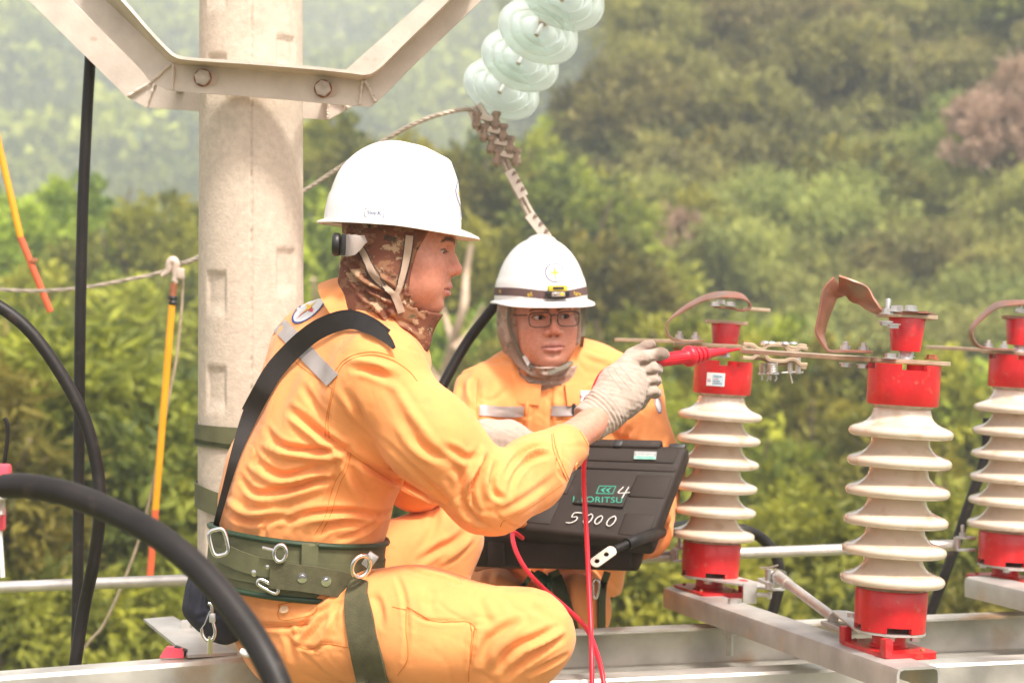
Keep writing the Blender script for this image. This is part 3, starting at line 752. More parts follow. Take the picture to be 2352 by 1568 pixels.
mb = MB(); bolt(mb, P(2140, 826, 3.68), ax2, 12.5*U, 9*U); mb.build('rusty_bolt', M['rust'], i2)
for (x, y) in ((1944, 833), (1983, 836)):
    mb = MB(); bolt(mb, P(x, y, 3.73), -ax2, 12*U, 7*U); mb.build('bolt', M['steel'], i2)
tp2 = flat_bar(i2, W2(-63, -10, 772), W2(60, 10, 772), .062, .006, 'brass', 'terminal_plate')
tab2 = flat_bar(i2, P(2100, 717, 3.66), P(2120, 722, 3.80), .05, .003, 'copper', 'terminal_tab')
for (x, y, r_, st) in ((2038, 722, 13, 22), (2054, 716, 12, 0), (2063, 714, 11, 0), (2092, 715, 13, 0)):
    mb = MB(); bolt(mb, P(x, y, 3.66 if x != 2063 else 3.74), ax2, r_*U, 11*U, st*U); mb.build('bolt', M['steel'], i2)
for (x, y, r_) in ((2034, 737, 13), (2051, 743, 13)):
    mb = MB(); bolt(mb, P(x, y, 3.64), -ax2, r_*U, 8*U); mb.build('bolt', M['steel'], i2)
# folded strap of the nearest insulator: up from the blade, fold at the top, down to the terminal
dz = (0.15, 1, .0); 
M['copper2'] = M['copper']
strap(i2, [(2000, 808, 3.72, (0, 1, 0)), (1945, 806, 3.72, (0, 1, 0)), (1905, 806, 3.72, (0.1, 1, 0)), (1893, 790, 3.72, (.3, 1, .05)), (1884, 765, 3.72, (.55, 1, -.15)), (1888, 740, 3.72, (.7, 1, .3)), (1899, 700, 3.72, (.75, .9, -.1)), (1908, 672, 3.72, (.9, .8, -.3)), (1928, 656, 3.72, (.95, .4, -.5))], .046, .004)
strap(i2, [(1928, 652, 3.70, (.35, .8, -.75)), (1955, 664, 3.69, (.3, .75, -.85)), (1980, 680, 3.69, (.25, .7, -.9)), (2000, 700, 3.69, (.2, .9, -.6)), (2022, 716, 3.69, (.1, 1, -.15)), (2050, 719, 3.69, (0, 1, 0)), (2100, 719, 3.69, (0, 1, 0))], .050, .004)
# middle insulator
s1 = 4.58
flat_bar(i1, P(1414, 780, 4.68), P(1600, 785, 4.62), .03, .006, 'brass', 'blade')
flat_bar(i1, P(1560, 789, 4.60), P(1722, 797, 4.50), .058, .006, 'brass', 'pivot_plate')
for (x, y) in ((1560, 778), (1597, 780)):
    mb = MB(); bolt(mb, P(x, y, 4.55), ax1, 12*U, 10*U, 9*U); mb.build('bolt', M['steel'], i1)
mb = MB(); bolt(mb, P(1714, 794, 4.5), ax1, 12*U, 9*U); mb.build('rusty_bolt', M['rust'], i1)
mb = MB(); bolt(mb, P(1554, 798, 4.55), -ax1, 9*U, 7*U); mb.build('rusty_bolt', M['rust'], i1)
flat_bar(i1, W1(-58, 0, 771), W1(58, 0, 771), .055, .006, 'brass', 'terminal_plate')
flat_bar(i1, P(1712, 709, 4.62), P(1764, 713, 4.66), .02, .006, 'brass', 'terminal_tab')
for (x, y) in ((1642, 703), (1678, 703), (1655, 699)):
    mb = MB(); bolt(mb, P(x, y, 4.50 if x != 1655 else 4.6), ax1, 12.5*U, 10*U); mb.build('bolt', M['steel'], i1)
strap(i1, [(1615, 783, 4.52, (0, 1, 0)), (1565, 783, 4.52, (0, 1, 0)), (1540, 775, 4.52, (0, 1, 0)), (1530, 755, 4.52, (0.05, 1, .02)), (1538, 735, 4.52, (.1, 1, .08)), (1567, 712, 4.52, (.1, 1, .25)), (1610, 688, 4.52, (.08, 1, .3)), (1655, 677, 4.52, (.05, 1, .35)),
     (1700, 680, 4.52, (0, 1, .35)), (1720, 694, 4.52, (0, 1, .2)), (1721, 708, 4.52, (0, 1, 0)), (1706, 714, 4.52, (0, 1, 0)), (1680, 708, 4.52, (0, 1, 0)), (1640, 705, 4.52, (0, 1, 0))], .044, .003)
# right edge insulator
flat_bar(i3, P(2134, 797, 4.9), P(2310, 806, 4.72), .03, .006, 'brass', 'blade')
flat_bar(i3, P(2262, 806, 4.72), P(2440, 818, 4.62), .058, .006, 'brass', 'pivot_plate')
flat_bar(i3, W3(-48, 0, 771), W3(58, 0, 771), .055, .006, 'copper', 'terminal_plate')
for (x, y) in ((2270, 794), (2306, 797), (2342, 714)):
    mb = MB(); bolt(mb, P(x, y+4, 4.66), ax3, 12*U, 10*U, 9*U); mb.build('bolt', M['steel'], i3)
strap(i3, [(2330, 803, 4.66, (0, 1, 0)), (2270, 800, 4.66, (0, 1, 0)), (2246, 794, 4.66, (0, 1, 0)), (2233, 778, 4.66, (0, 1, .02)), (2231, 757, 4.66, (.05, 1, .1)), (2248, 735, 4.66, (.1, 1, .2)), (2285, 704, 4.66, (.1, 1, .3)), (2320, 696, 4.66, (.05, 1, .3)), (2380, 694, 4.66, (0, 1, .2))], .044, .003)
# contact jaw between the nearest and the middle insulator
def jaw():
    d = 4.12
    root = empty('contact_jaw', P(1775, 820, d), 'sprung four plate contact jaw at the end of the flat blade between two insulators', 'switch contact')
    def bar(pts, w, t=.0055, m='brass'):
        P_ = catmull([tuple(P(x, y, d+dd)) for x, y, dd in pts], 6); mb = MB(); mb.ribbon([Vector(tuple(p)) for p in P_], (0.1, 1, 0), w, t); mb.build('jaw_plate', M[m], root, autos=40)
    bar([(1706, 790, .0), (1728, 792, 0), (1741, 801, 0), (1752, 802, 0), (1765, 793, 0), (1800, 794, 0), (1812, 805, 0), (1826, 806, 0), (1838, 799, 0), (1853, 801, 0)], .03)
    bar([(1746, 789, .04), (1770, 790, .04), (1800, 790, .04), (1815, 798, .04), (1830, 799, .04), (1838, 793, .04), (1850, 795, .04)], .03)
    bar([(1705, 821, 0), (1728, 822, 0), (1742, 813, 0), (1756, 814, 0), (1768, 826, 0), (1800, 829, 0), (1812, 825, 0), (1826, 826, 0), (1838, 836, 0), (1852, 837, 0)], .03)
    bar([(1730, 823, .04), (1745, 822, .04), (1770, 832, .04), (1805, 836, .04), (1815, 830, .04), (1828, 833, .04), (1840, 842, .04), (1850, 844, .04)], .03)
    mb = MB()
    for x, y, dd in ((1758, 788, .0), (1773, 789, .01), (1803, 790, 0), (1822, 790, .01)):
        mb.lathe([(.0095, 0), (.0085, .003), (.004, .005), (0, .0055)], P(x, y, d+dd-.01), (0, 0, 1), 20)
    mb.build('bolt', M['steel'], root)
    for x, dd in ((1756, 0.01), (1775, -.02)):
        pts = []
        for k in range(90):
            q = 2*math.pi*k/16; c = P(x, 834+22*k/90, d+dd); pts.append(c+Vector((math.cos(q)*.0095, math.sin(q)*.0095, 0)))
        mb = MB(); mb.tube(pts, .0017, 6); mb.build('spring', M['steel'], root)
        mb = MB(); mb.lathe([(.013, 0), (.013, .004)], P(x, 860, d+dd), (0, 0, 1), 16); mb.tube([P(x-5, 862, d+dd), P(x-5, 873, d+dd)], .002, 6); mb.tube([P(x+7, 862, d+dd), P(x+9, 868, d+dd), P(x+5, 875, d+dd)], .002, 6); mb.build('pin', M['steel'], root)
    mb = MB(); mb.tube([P(1815, 832, d), P(1815, 858, d)], .0052, 10); mb.tube([P(1833, 805, d), P(1833, 858, d)], .0058, 10)
    mb.tube([P(1795, 856, d), P(1818, 854, d), P(1845, 855, d)], .002, 8); mb.tube([P(1815, 858, d), P(1820, 880, d)], .0016, 6); mb.build('pin', M['steel'], root)
jaw()
# operating rod between the two arm plates
def oprod():
    a = P(1790, 1325, 4.36); b = P(1915, 1418, 3.92)
    root = empty('operating_rod', a, 'short threaded steel rod linking the arm plates of two insulators', 'rod')
    mb = MB(); mb.tube([a, lerp(a, b, .12), lerp(a, b, .18)], .0125, 16); mb.tube([lerp(a, b, .15), b], .0105, 16); mb.build('rod', M['pipe'], root)
    mb = MB(); dv = (b-a).normalized(); hexnut(mb, lerp(a, b, .0), dv, .0185, .009); hexnut(mb, a-dv*.018, dv, .018, .009); mb.build('lock_nut', M['chrome'], root)
    mb = MB(); c = P(1766, 1325, 4.38); mb.tube([c-Vector((0, 0, .026)), c+Vector((0, 0, .018))], .0085, 12); mb.tube([P(1745, 1303, 4.38), P(1766, 1303, 4.37), P(1787, 1297, 4.36)], .0022, 6); mb.build('clevis_pin', M['steel'], root)
    mb = MB(); mb.add(*fork(P(1750, 1330, 4.40), P(1790, 1345, 4.36), .03)); mb.build('clevis', M['galv'], root)
    mb = MB(); c = P(1958, 1432, 3.86); mb.tube([c-Vector((0, 0, .02)), c+Vector((0, 0, .022))], .0105, 12); mb.tube([P(1930, 1430, 3.86), P(1958, 1428, 3.85), P(1975, 1429, 3.84)], .0022, 6); mb.build('clevis_pin', M['steel'], root)
    mb = MB(); mb.add(*fork(P(1902, 1428, 3.93), P(1968, 1452, 3.84), .035)); mb.build('clevis', M['galv'], root)
def fork(a, b, w):
    m = MB(); s = Vector((0, 0, 1)).cross((b-a).normalized()); m.ribbon([a, b], s, w, .006); return m.V, m.F
oprod()
# stop bracket under the middle arm plate
mb = MB(); mb.box(P(1722, 1362, 4.42), (.03, .012, .045), bev=.001); c = P(1740, 1365, 4.40)
mb.tube([c, c+Vector((.022, -.01, 0))], .005, 10); hexnut(mb, c+Vector((.022, -.01, 0)), (1, -.4, 0), .009, .007)
attach(mb.build('stop_bracket', M['galv']), i1)
# inspection sticker
def curved_patch(c, ax, r, a0, a1, z0, z1, m, parent, name, off=.0006):
    z = Vector(ax).normalized(); x = Vector((1, 0, 0)); x = (x-z*x.dot(z)).normalized(); y = z.cross(x); V = []; F = []
    n = 10
    for k in range(n+1):
        q = R(lerp(a0, a1, k/n))
        for zz in (z0, z1): V.append(Vector(c)+z*zz+(x*math.cos(q)+y*math.sin(q))*(r+off))
    for k in range(n): F.append([2*k, 2*k+2, 2*k+3, 2*k+1])
    mb = MB(); mb.add(V, F); return mb.build(name, m, parent)
st = curved_patch(W1(0, 0, 0), ax1, 83.4*U, -128, -92, 590*U, 627*U, M['paper'], i1, 'sticker')
M['skyb'] = mat('pale blue print', (.42, .55, .62), .6, 0., 0.)
curved_patch(W1(0, 0, 0), ax1, 83.4*U, -116, -94.5, 592*U, 623*U, M['skyb'], st, 'sticker_field', .0009)
for k, (z, a0, a1, mm) in enumerate(((617, -113, -98, 'inkk'), (610, -112, -104, 'inkr'), (604, -114, -101, 'inkk'), (598, -114, -97, 'inkk'), (608, -126, -119, 'inkr'), (603, -126, -118, 'inkb'))):
    curved_patch(W1(0, 0, 0), ax1, 83.4*U, a0, a1, (z-1)*U, (z+.8)*U, M[mm], st, 'sticker_print', .0012)

# ------------------------------------------------------------ implicit surfaces (for bodies, clothes, gloves)
def A3(p): return np.array((p[0], p[1], p[2]), float)
def smin(a, b, k):
    h = np.clip(.5+.5*(b-a)/k, 0, 1); return b*(1-h)+a*h-k*h*(1-h)
def smax(a, b, k): return -smin(-a, -b, k)
def cone(p, a, b, r1, r2):
    a = A3(a); b = A3(b); ab = b-a; t = np.clip(((p-a)@ab)/(ab@ab+1e-12), 0, 1)
    return np.linalg.norm(p-(a+t[:, None]*ab), axis=1)-(r1+(r2-r1)*t)
def chain(p, pts, rs, k=.01):
    d = None
    for i in range(len(pts)-1):
        c = cone(p, pts[i], pts[i+1], rs[i], rs[i+1]); d = c if d is None else smin(d, c, k)
    return d
def ellip(p, c, r, Mx=None):
    q = p-A3(c)
    if Mx is not None: q = q@np.array(Mx)       # columns of Mx = local axes
    r = np.array(r, float); k0 = np.linalg.norm(q/r, axis=1); k1 = np.linalg.norm(q/(r*r), axis=1)
    return k0*(k0-1)/np.maximum(k1, 1e-9)
def flat_chain(p, pts, ra, rb, side, k=.04):
    """chain with elliptical section: ra along side, rb across"""
    d = None; s = A3(side); s = s/np.linalg.norm(s)
    for i in range(len(pts)-1):
        a = A3(pts[i]); b = A3(pts[i+1]); ab = b-a; t = np.clip(((p-a)@ab)/(ab@ab), 0, 1)
        o = p-(a+t[:, None]*ab); os_ = o@s; rest = np.sqrt(np.maximum((o*o).sum(1)-os_**2, 0))
        A_ = ra[i]+(ra[i+1]-ra[i])*t; B_ = rb[i]+(rb[i+1]-rb[i])*t
        kk = np.sqrt((os_/A_)**2+(rest/B_)**2); c = (kk-1)*np.minimum(A_, B_)
        d = c if d is None else smin(d, c, k)
    return d
_g = np.random.default_rng(3); _W = [(_g.normal(size=3), _g.uniform(0, 6.28)) for _ in range(14)]
def wob(p, f, n=6, s=0):
    """cheap smooth noise of about unit size, f cycles per metre"""
    o = 0
    for i in range(n):
        w, ph = _W[(i+s) % 14]; o = o+np.sin((p@w)*f*6.28/1.7+ph+i)
    return o/math.sqrt(n)
def polygonise(f, lo, hi, h, cs=4):
    lo = A3(lo); hi = A3(hi); n = np.ceil((hi-lo)/h).astype(int); n = ((n+cs)//cs)*cs+1
    nc = (n-1)//cs+1
    g = np.stack(np.meshgrid(*[lo[i]+np.arange(nc[i])*h*cs for i in range(3)], indexing='ij'), -1).reshape(-1, 3)
    dc = f(g).reshape(nc)
    band = np.abs(dc) < h*cs*1.9
    # cells (coarse) near the surface
    m = np.zeros(nc-1, bool)
    for a in (0, 1):
        for b in (0, 1):
            for c in (0, 1): m |= band[a:nc[0]-1+a, b:nc[1]-1+b, c:nc[2]-1+c]
    need = np.zeros(n, bool)
    mm = m.repeat(cs, 0).repeat(cs, 1).repeat(cs, 2)
    for a in (0, 1):
        for b in (0, 1):
            for c in (0, 1): need[a:n[0]-1+a, b:n[1]-1+b, c:n[2]-1+c] |= mm
    D = np.full(n, 1.0, np.float32)
    sg = np.where(dc < 0, -1., 1.); big = sg[:-1, :-1, :-1].repeat(cs, 0).repeat(cs, 1).repeat(cs, 2)
    D[:-1, :-1, :-1] = big
    idx = np.argwhere(need); pts = lo+idx*h
    out = np.empty(len(pts))
    for s in range(0, len(pts), 400000): out[s:s+400000] = f(pts[s:s+400000])
    D[idx[:, 0], idx[:, 1], idx[:, 2]] = out
    ins = D < 0
    cc = np.zeros(n-1, np.int8)
    for a in (0, 1):
        for b in (0, 1):
            for c in (0, 1): cc += ins[a:n[0]-1+a, b:n[1]-1+b, c:n[2]-1+c]
    act = (cc > 0) & (cc < 8) & mm
    ci = np.argwhere(act); vid = np.full(n-1, -1, np.int64); vid[ci[:, 0], ci[:, 1], ci[:, 2]] = np.arange(len(ci))
    S = np.zeros((len(ci), 3)); C = np.zeros(len(ci))
    cor = [(a, b, c) for a in (0, 1) for b in (0, 1) for c in (0, 1)]
    val = {q: D[ci[:, 0]+q[0], ci[:, 1]+q[1], ci[:, 2]+q[2]] for q in cor}
    for q in cor:
        for ax in range(3):
            if q[ax] == 0:
                r = list(q); r[ax] = 1; r = tuple(r); v0, v1 = val[q], val[r]; x = (v0 < 0) != (v1 < 0)
                t = np.where(x, v0/np.where(x, v0-v1, 1), 0)
                pos = np.array(q, float)[None, :].repeat(len(ci), 0); pos[:, ax] += t
                S += pos*x[:, None]; C += x
    V = lo+(ci+S/np.maximum(C, 1)[:, None])*h
    F = []
    for ax in range(3):
        sl0 = [slice(None)]*3; sl1 = [slice(None)]*3; sl0[ax] = slice(0, n[ax]-1); sl1[ax] = slice(1, n[ax])
        x = ins[tuple(sl0)] != ins[tuple(sl1)]
        e = np.argwhere(x); b, c = [(1, 2), (2, 0), (0, 1)][ax]
        ok = (e[:, b] > 0) & (e[:, c] > 0) & (e[:, b] < n[b]-1) & (e[:, c] < n[c]-1); e = e[ok]
        if not len(e): continue
        def vv(db, dc_):
            q = e.copy(); q[:, b] -= db; q[:, c] -= dc_; return vid[q[:, 0], q[:, 1], q[:, 2]]
        quad = np.stack([vv(1, 1), vv(0, 1), vv(0, 0), vv(1, 0)], 1)
        fl = ins[e[:, 0], e[:, 1], e[:, 2]]; quad[~fl] = quad[~fl][:, ::-1]
        F.append(quad[(quad >= 0).all(1)])
    return V, np.concatenate(F)
def laplace(V, F, it=2, w=.5):
    E = np.concatenate([F[:, [0, 1]], F[:, [1, 2]], F[:, [2, 3]], F[:, [3, 0]]])
    n = len(V); deg = np.bincount(E[:, 0], minlength=n)+np.bincount(E[:, 1], minlength=n)
    for _ in range(it):
        S = np.stack([np.bincount(E[:, 0], V[E[:, 1], k], n)+np.bincount(E[:, 1], V[E[:, 0], k], n) for k in range(3)], 1)
        V = V*(1-w)+w*S/np.maximum(deg, 1)[:, None]
    return V
def vnorm(V, F):
    n = np.cross(V[F[:, 2]]-V[F[:, 0]], V[F[:, 3]]-V[F[:, 1]]); N = np.zeros_like(V)
    for k in range(4):
        for j in range(3): N[:, j] += np.bincount(F[:, k], n[:, j], len(V))
    return N/np.maximum(np.linalg.norm(N, axis=1, keepdims=True), 1e-12)
def bvh_of(V, F): return BVHTree.FromPolygons([tuple(v) for v in V], F.tolist() if isinstance(F, np.ndarray) else F)
EYE = Vector((0, 0, CZ))
def hit(bvh, x, y, far=False, off=0.):
    dr = (P(x, y, 4)-EYE).normalized(); h = bvh.ray_cast(EYE, dr)
    if h[0] is None: return None, None
    return h[0]+h[1]*off, h[1]
def folds(V, F, specs):
    """specs: (points in the picture, half width, height in mm; height < 0 is a crease). Each is laid on the surface and pushed along its normals"""
    bvh = bvh_of(V, F); N = vnorm(V, F); disp = np.zeros(len(V))
    for pts, w, amp in specs:
        P_ = catmull([(x, y, 0) for x, y in pts], 8); L = []
        for i, p in enumerate(P_):
            q, _ = hit(bvh, p[0], p[1])
            if q is not None: L.append((A3(q), math.sin(math.pi*min(1, max(0, (i+.6)/(len(P_)+.2))))**.6))
        if len(L) < 3: continue
        C = np.array([l[0] for l in L]); tp = np.array([l[1] for l in L]); u = PX(np.median(C[:, 1])); ww = w*u
        lo = C.min(0)-ww*3; hi = C.max(0)+ww*3; m = np.where(((V > lo) & (V < hi)).all(1))[0]
        if not len(m): continue
        D = np.full(len(m), 1e9); T = np.zeros(len(m))
        for i in range(len(C)-1):
            ab = C[i+1]-C[i]
            if ab@ab > (80*u)**2: continue
            t = np.clip(((V[m]-C[i])@ab)/(ab@ab+1e-12), 0, 1); d = np.linalg.norm(V[m]-(C[i]+t[:, None]*ab), axis=1)
            b = d < D; D[b] = d[b]; T[b] = (tp[i]+(tp[i+1]-tp[i])*t)[b]
        x = D/ww; prof = np.exp(-x*x)-.45*np.exp(-((x-1.7)/.75)**2)
        disp[m] += amp*.001*prof*T
    return V+N*disp[:, None]
def creases(V, F, amp=.0016, f=9., seed=0, it=1):
    """irregular sharp creases along the zero lines of a warped noise"""
    N = vnorm(V, F); q = V+np.stack([wob(V, f*.6, 6, 1+seed), wob(V, f*.6, 6, 5+seed), wob(V, f*.6, 6, 9+seed)], 1)*.018
    a = wob(q*[1, 1, 1.5], f, 8, seed); b = wob(q, f*.5, 6, seed+3); c = wob(q*[1.4, 1, 1], f*1.7, 8, seed+6)
    d = -amp*np.exp(-(a/.16)**2)*np.clip(b+.2, 0, 1.2)+amp*.6*np.exp(-((a-.45)/.3)**2)*np.clip(b+.2, 0, 1)-amp*.5*np.exp(-(c/.14)**2)*np.clip(.4-b, 0, 1)
    return V+N*d[:, None]
def build_np(name, V, F, m, parent=None):
    o = mesh(name, V, F, m, None, True)
    if parent is not None: attach(o, parent)
    return o
def surf_ribbon(bvh, pts, w, m, name, parent, off=.0015, t=.0015, n=8, cols=6, bulge=0.):
    """a strip lying on a surface: centre line and width in picture units"""
    P_ = catmull([(p[0], p[1], 0) for p in pts], n); ww = catmull([(p[2] if len(p) > 2 else w, 0, 0) for p in pts], n)
    rows = []; last = None
    for i, p in enumerate(P_):
        a = P_[max(0, i-1)]; b = P_[min(len(P_)-1, i+1)]; tx, ty = b[0]-a[0], b[1]-a[1]; l = math.hypot(tx, ty) or 1; nx, ny = -ty/l, tx/l
        row = []
        for k in range(cols+1):
            s = (k/cols-.5)*ww[i][0]; q, nn = hit(bvh, p[0]+nx*s, p[1]+ny*s)
            if q is None: row = None; break
            row.append(q+nn*(off+bulge*math.sin(math.pi*k/cols)))
        if row: rows.append(row)
    if len(rows) < 2: return None
    # smooth the strip so that it bridges small folds
    Rw = np.array([[tuple(v) for v in r] for r in rows])
    for _ in range(2):
        Rw[1:-1] = Rw[1:-1]*.5+(Rw[:-2]+Rw[2:])*.25
    mb = MB(); sheet('', [[Vector(tuple(v)) for v in r] for r in Rw], t, None, mb=mb)
    return mb.build(name, m, parent, autos=50)
def seam(bvh, pts, name, parent, m, r=.0009, off=.0004):
    P_ = catmull([(p[0], p[1], 0) for p in pts], 7); L = []
    for p in P_:
        q, nn = hit(bvh, p[0], p[1])
        if q is not None: L.append(q+nn*off)
    if len(L) < 3: return
    mb = MB(); mb.tube(L, r, 5); return mb.build(name, m, parent)
def loop_band(bvh, c, ax, fwd, w, t, m, name, parent, n=72, rows=4, off=.004, R_=.6, a0=0, a1=360):
    """a belt round a body: rays shot inwards at the axis through c"""
    c = Vector(c); ax = Vector(ax).normalized(); x = Vector(fwd); x = (x-ax*x.dot(ax)).normalized(); y = ax.cross(x); L = []
    for k in range(n+1):
        q = R(lerp(a0, a1, k/n)); dr = x*math.cos(q)+y*math.sin(q); row = []
        hs = []
        for j in range(rows+1):
            o = c+ax*(w*(j/rows-.5)); h = bvh.ray_cast(o+dr*R_, -dr)
            hs.append((h[0]-o).dot(dr) if h[0] is not None else None)
        good = [h for h in hs if h is not None]; mx = max(good) if good else .15
        for j in range(rows+1):
            row.append((mx*.75+.25*(hs[j] if hs[j] is not None else mx))+off)
        L.append(row)
    L = np.array(L)
    for _ in range(3):
        if a1-a0 >= 360: L = (L+np.roll(L, 1, 0)+np.roll(L, -1, 0))/3; L[-1] = L[0]
        else: L[1:-1] = (L[1:-1]+L[:-2]+L[2:])/3
    lines = []
    for k in range(n+1):
        q = R(lerp(a0, a1, k/n)); dr = x*math.cos(q)+y*math.sin(q)
        lines.append([c+ax*(w*(j/rows-.5))+dr*L[k][j] for j in range(rows+1)])
    mb = MB(); sheet('', lines, t, None, mb=mb)
    o = mb.build(name, m, parent, autos=50); return o
def text_mesh(s, size, spacing=1.):
    cu = bpy.data.curves.new('t', 'FONT'); cu.body = s; cu.size = size; cu.align_x = 'CENTER'; cu.align_y = 'CENTER'; cu.space_character = spacing
    o = bpy.data.objects.new('t', cu); COL.objects.link(o); dg = bpy.context.evaluated_depsgraph_get(); dg.update()
    me = bpy.data.meshes.new_from_object(o.evaluated_get(dg)); bpy.data.objects.remove(o)
    bm = bmesh.new(); bm.from_mesh(me); bmesh.ops.triangulate(bm, faces=bm.faces[:]); bm.verts.index_update()
    V = [(v.co.x, v.co.y) for v in bm.verts]; F = [[v.index for v in f.verts] for f in bm.faces]; bm.free(); bpy.data.meshes.remove(me)
    return V, F
def decal(bvh, V2, F2, c, ex, ey, m, name, parent, off=.0008):
    """flat artwork wrapped on a surface: c = centre, ex, ey = axes; rays run along -(ex x ey)"""
    c = Vector(c); ex = Vector(ex).normalized(); ey = Vector(ey); ey = (ey-ex*ey.dot(ex)).normalized(); n = ex.cross(ey); V = []
    for x, y in V2:
        o = c+ex*x+ey*y
        if bvh is not None:
            h = bvh.ray_cast(o+n*.12, -n)
            V.append(h[0]+h[1]*off if h[0] is not None else o)
        else: V.append(o+n*off)
    mb = MB(); mb.add(V, F2); return mb.build(name, m, parent)
def disc2(r, n=28, rings=4, sx=1.):
    V = [(0, 0)]; F = []
    for j in range(1, rings+1):
        for k in range(n): V.append((r*sx*j/rings*math.cos(2*math.pi*k/n), r*j/rings*math.sin(2*math.pi*k/n)))
    for k in range(n): F.append([0, 1+k, 1+(k+1) % n])
    for j in range(1, rings):
        for k in range(n): a = 1+(j-1)*n; b = 1+j*n; F.append([a+k, b+k, b+(k+1) % n, a+(k+1) % n])
    return V, F
def ring2(r0, r1, n=36, sx=1.):
    V = [(r*sx*math.cos(2*math.pi*k/n), r*math.sin(2*math.pi*k/n)) for r in (r0, r1) for k in range(n)]
    return V, [[k, (k+1) % n, n+(k+1) % n, n+k] for k in range(n)]
def star2(r, ri, seg=4, rot=0):
    V = [(0, 0)]; F = []
    for k in range(8):
        q = R(45*k+rot); rr_ = r if k % 2 == 0 else ri; V.append((rr_*math.sin(q), rr_*math.cos(q)))
    for k in range(8): F.append([0, 1+k, 1+(k+1) % 8])
    return V, F
def rect2(w, h, nx=8, ny=3):
    V = [(w*(i/nx-.5), h*(j/ny-.5)) for j in range(ny+1) for i in range(nx+1)]
    return V, [[j*(nx+1)+i, j*(nx+1)+i+1, (j+1)*(nx+1)+i+1, (j+1)*(nx+1)+i] for j in range(ny) for i in range(nx)]
def emblem(bvh, c, ex, ey, r, parent, sx=1., fill='paper', ring='inkb', c1='inkb', c2='inky', name='emblem'):
    V, F = disc2(r, sx=sx); e = decal(bvh, V, F, c, ex, ey, M[fill], name, parent, .0007)
    V, F = ring2(r*.93, r, sx=sx); decal(bvh, V, F, c, ex, ey, M[ring], 'emblem_ring', e, .0013)
    V, F = star2(r*.86, r*.17); V = [(x*sx, y) for x, y in V]; decal(bvh, V, F, c, ex, ey, M[c1], 'emblem_star', e, .0013)
    V, F = star2(r*.60, r*.14, rot=0); V = [(x*sx, y) for x, y in V]; decal(bvh, V, F, c, ex, ey, M[c2], 'emblem_star', e, .0018)
    return e
def words(bvh, s, size, c, ex, ey, m, parent, name='lettering', spacing=1., sx=1., off=.0012):
    V, F = text_mesh(s, size, spacing); V = [(x*sx, y) for x, y in V]
    return decal(bvh, V, F, c, ex, ey, m, name, parent, off)

# ------------------------------------------------------------ materials for people
def cloth_mat(name, col, bump=.35, scale=520, rough=.85, var=.05):
    return mat(name, col, rough, 0., .09, 11, bump, scale, sheen=.15, bd=.0012, col2=(col[0]*.84, col[1]*.80, col[2]*.85), c2=.56, c2s=9)
M['orange'] = cloth_mat('orange work cloth', (.88, .335, .105))
M['thread'] = mat('orange thread', (.62, .20, .04), .8)
M['tape'] = mat('reflective tape', (.40, .35, .33), .45, .15, .08, 30)
M['skin1'] = mat('skin', (1, 1, 1), .52, 0, .10, 120, .5, 420, attr='Col', sss=.06, bd=.0009)
M['glove'] = mat('knitted glove', (1, 1, 1), .95, 0, .10, 60, .6, 700, attr='Col', bd=.001, sheen=.2)
M['gloveo'] = mat('orange rubber glove', (.55, .16, .04), .6, 0, .12, 30, .3, 300)
M['cuffw'] = mat('sock white', (.72, .66, .62), .9, 0, .05, 30)
M['shell'] = mat('white helmet shell', (.80, .765, .745), .30, 0, .02, 10, coat=.35, col2=(.62, .50, .40), c2=.66, c2s=34)
M['greyp'] = mat('grey plastic', (.36, .30, .27), .45, 0, .08, 30)
M['tanw'] = mat('tan webbing', (.42, .30, .22), .8, 0, .08, 60, .4, 500, bd=.0008)
M['eyew'] = mat('eye white', (.62, .50, .46), .25, 0, 0)
M['iris'] = mat('dark iris', (.02, .012, .01), .12, 0, 0)
M['hair'] = mat('black hair', (.018, .012, .010), .6, 0, .1, 60)
M['frame'] = mat('dark spectacle frame', (.035, .022, .020), .3, .1, .05, 30)
M['lens'] = mat('spectacle lens', (.97, .98, .98), .02, 0, 0, trans=1.)
M['lens'].node_tree.nodes['Principled BSDF'].inputs['IOR'].default_value = 1.05
def camo(name, cs, scale=16., bump=.35):
    m = bpy.data.materials.new(name); m.use_nodes = True; nt = m.node_tree; N = nt.nodes; L = nt.links; b = N['Principled BSDF']
    b.inputs['Roughness'].default_value = .85; tc = N.new('ShaderNodeTexCoord'); prev = None
    for i, (c, lo) in enumerate(cs):
        if prev is None: prev = (*c, 1); continue
        n = N.new('ShaderNodeTexNoise'); n.inputs['Scale'].default_value = scale*(1+.35*i); n.inputs['Detail'].default_value = 7; n.inputs['Roughness'].default_value = .62
        mp = N.new('ShaderNodeMapping'); mp.inputs['Location'].default_value = (i*7.3, i*3.1, i*1.7); mp.inputs['Scale'].default_value = (1, 1, 1.5)
        L.new(tc.outputs['Object'], mp.inputs['Vector']); L.new(mp.outputs[0], n.inputs['Vector'])
        r = N.new('ShaderNodeMapRange'); r.inputs[1].default_value = lo; r.inputs[2].default_value = lo+.025; L.new(n.outputs[0], r.inputs[0])
        x = N.new('ShaderNodeMix'); x.data_type = 'RGBA'; L.new(r.outputs[0], x.inputs[0])
        if isinstance(prev, tuple): x.inputs[6].default_value = prev
        else: L.new(prev, x.inputs[6])
        x.inputs[7].default_value = (*c, 1); prev = x.outputs[2]
    L.new(prev, b.inputs['Base Color'])
    n = N.new('ShaderNodeTexNoise'); n.inputs['Scale'].default_value = 420; L.new(tc.outputs['Object'], n.inputs['Vector'])
    bu = N.new('ShaderNodeBump'); bu.inputs['Strength'].default_value = bump; bu.inputs['Distance'].default_value = .001; L.new(n.outputs[0], bu.inputs['Height']); L.new(bu.outputs[0], b.inputs['Normal'])
    return m
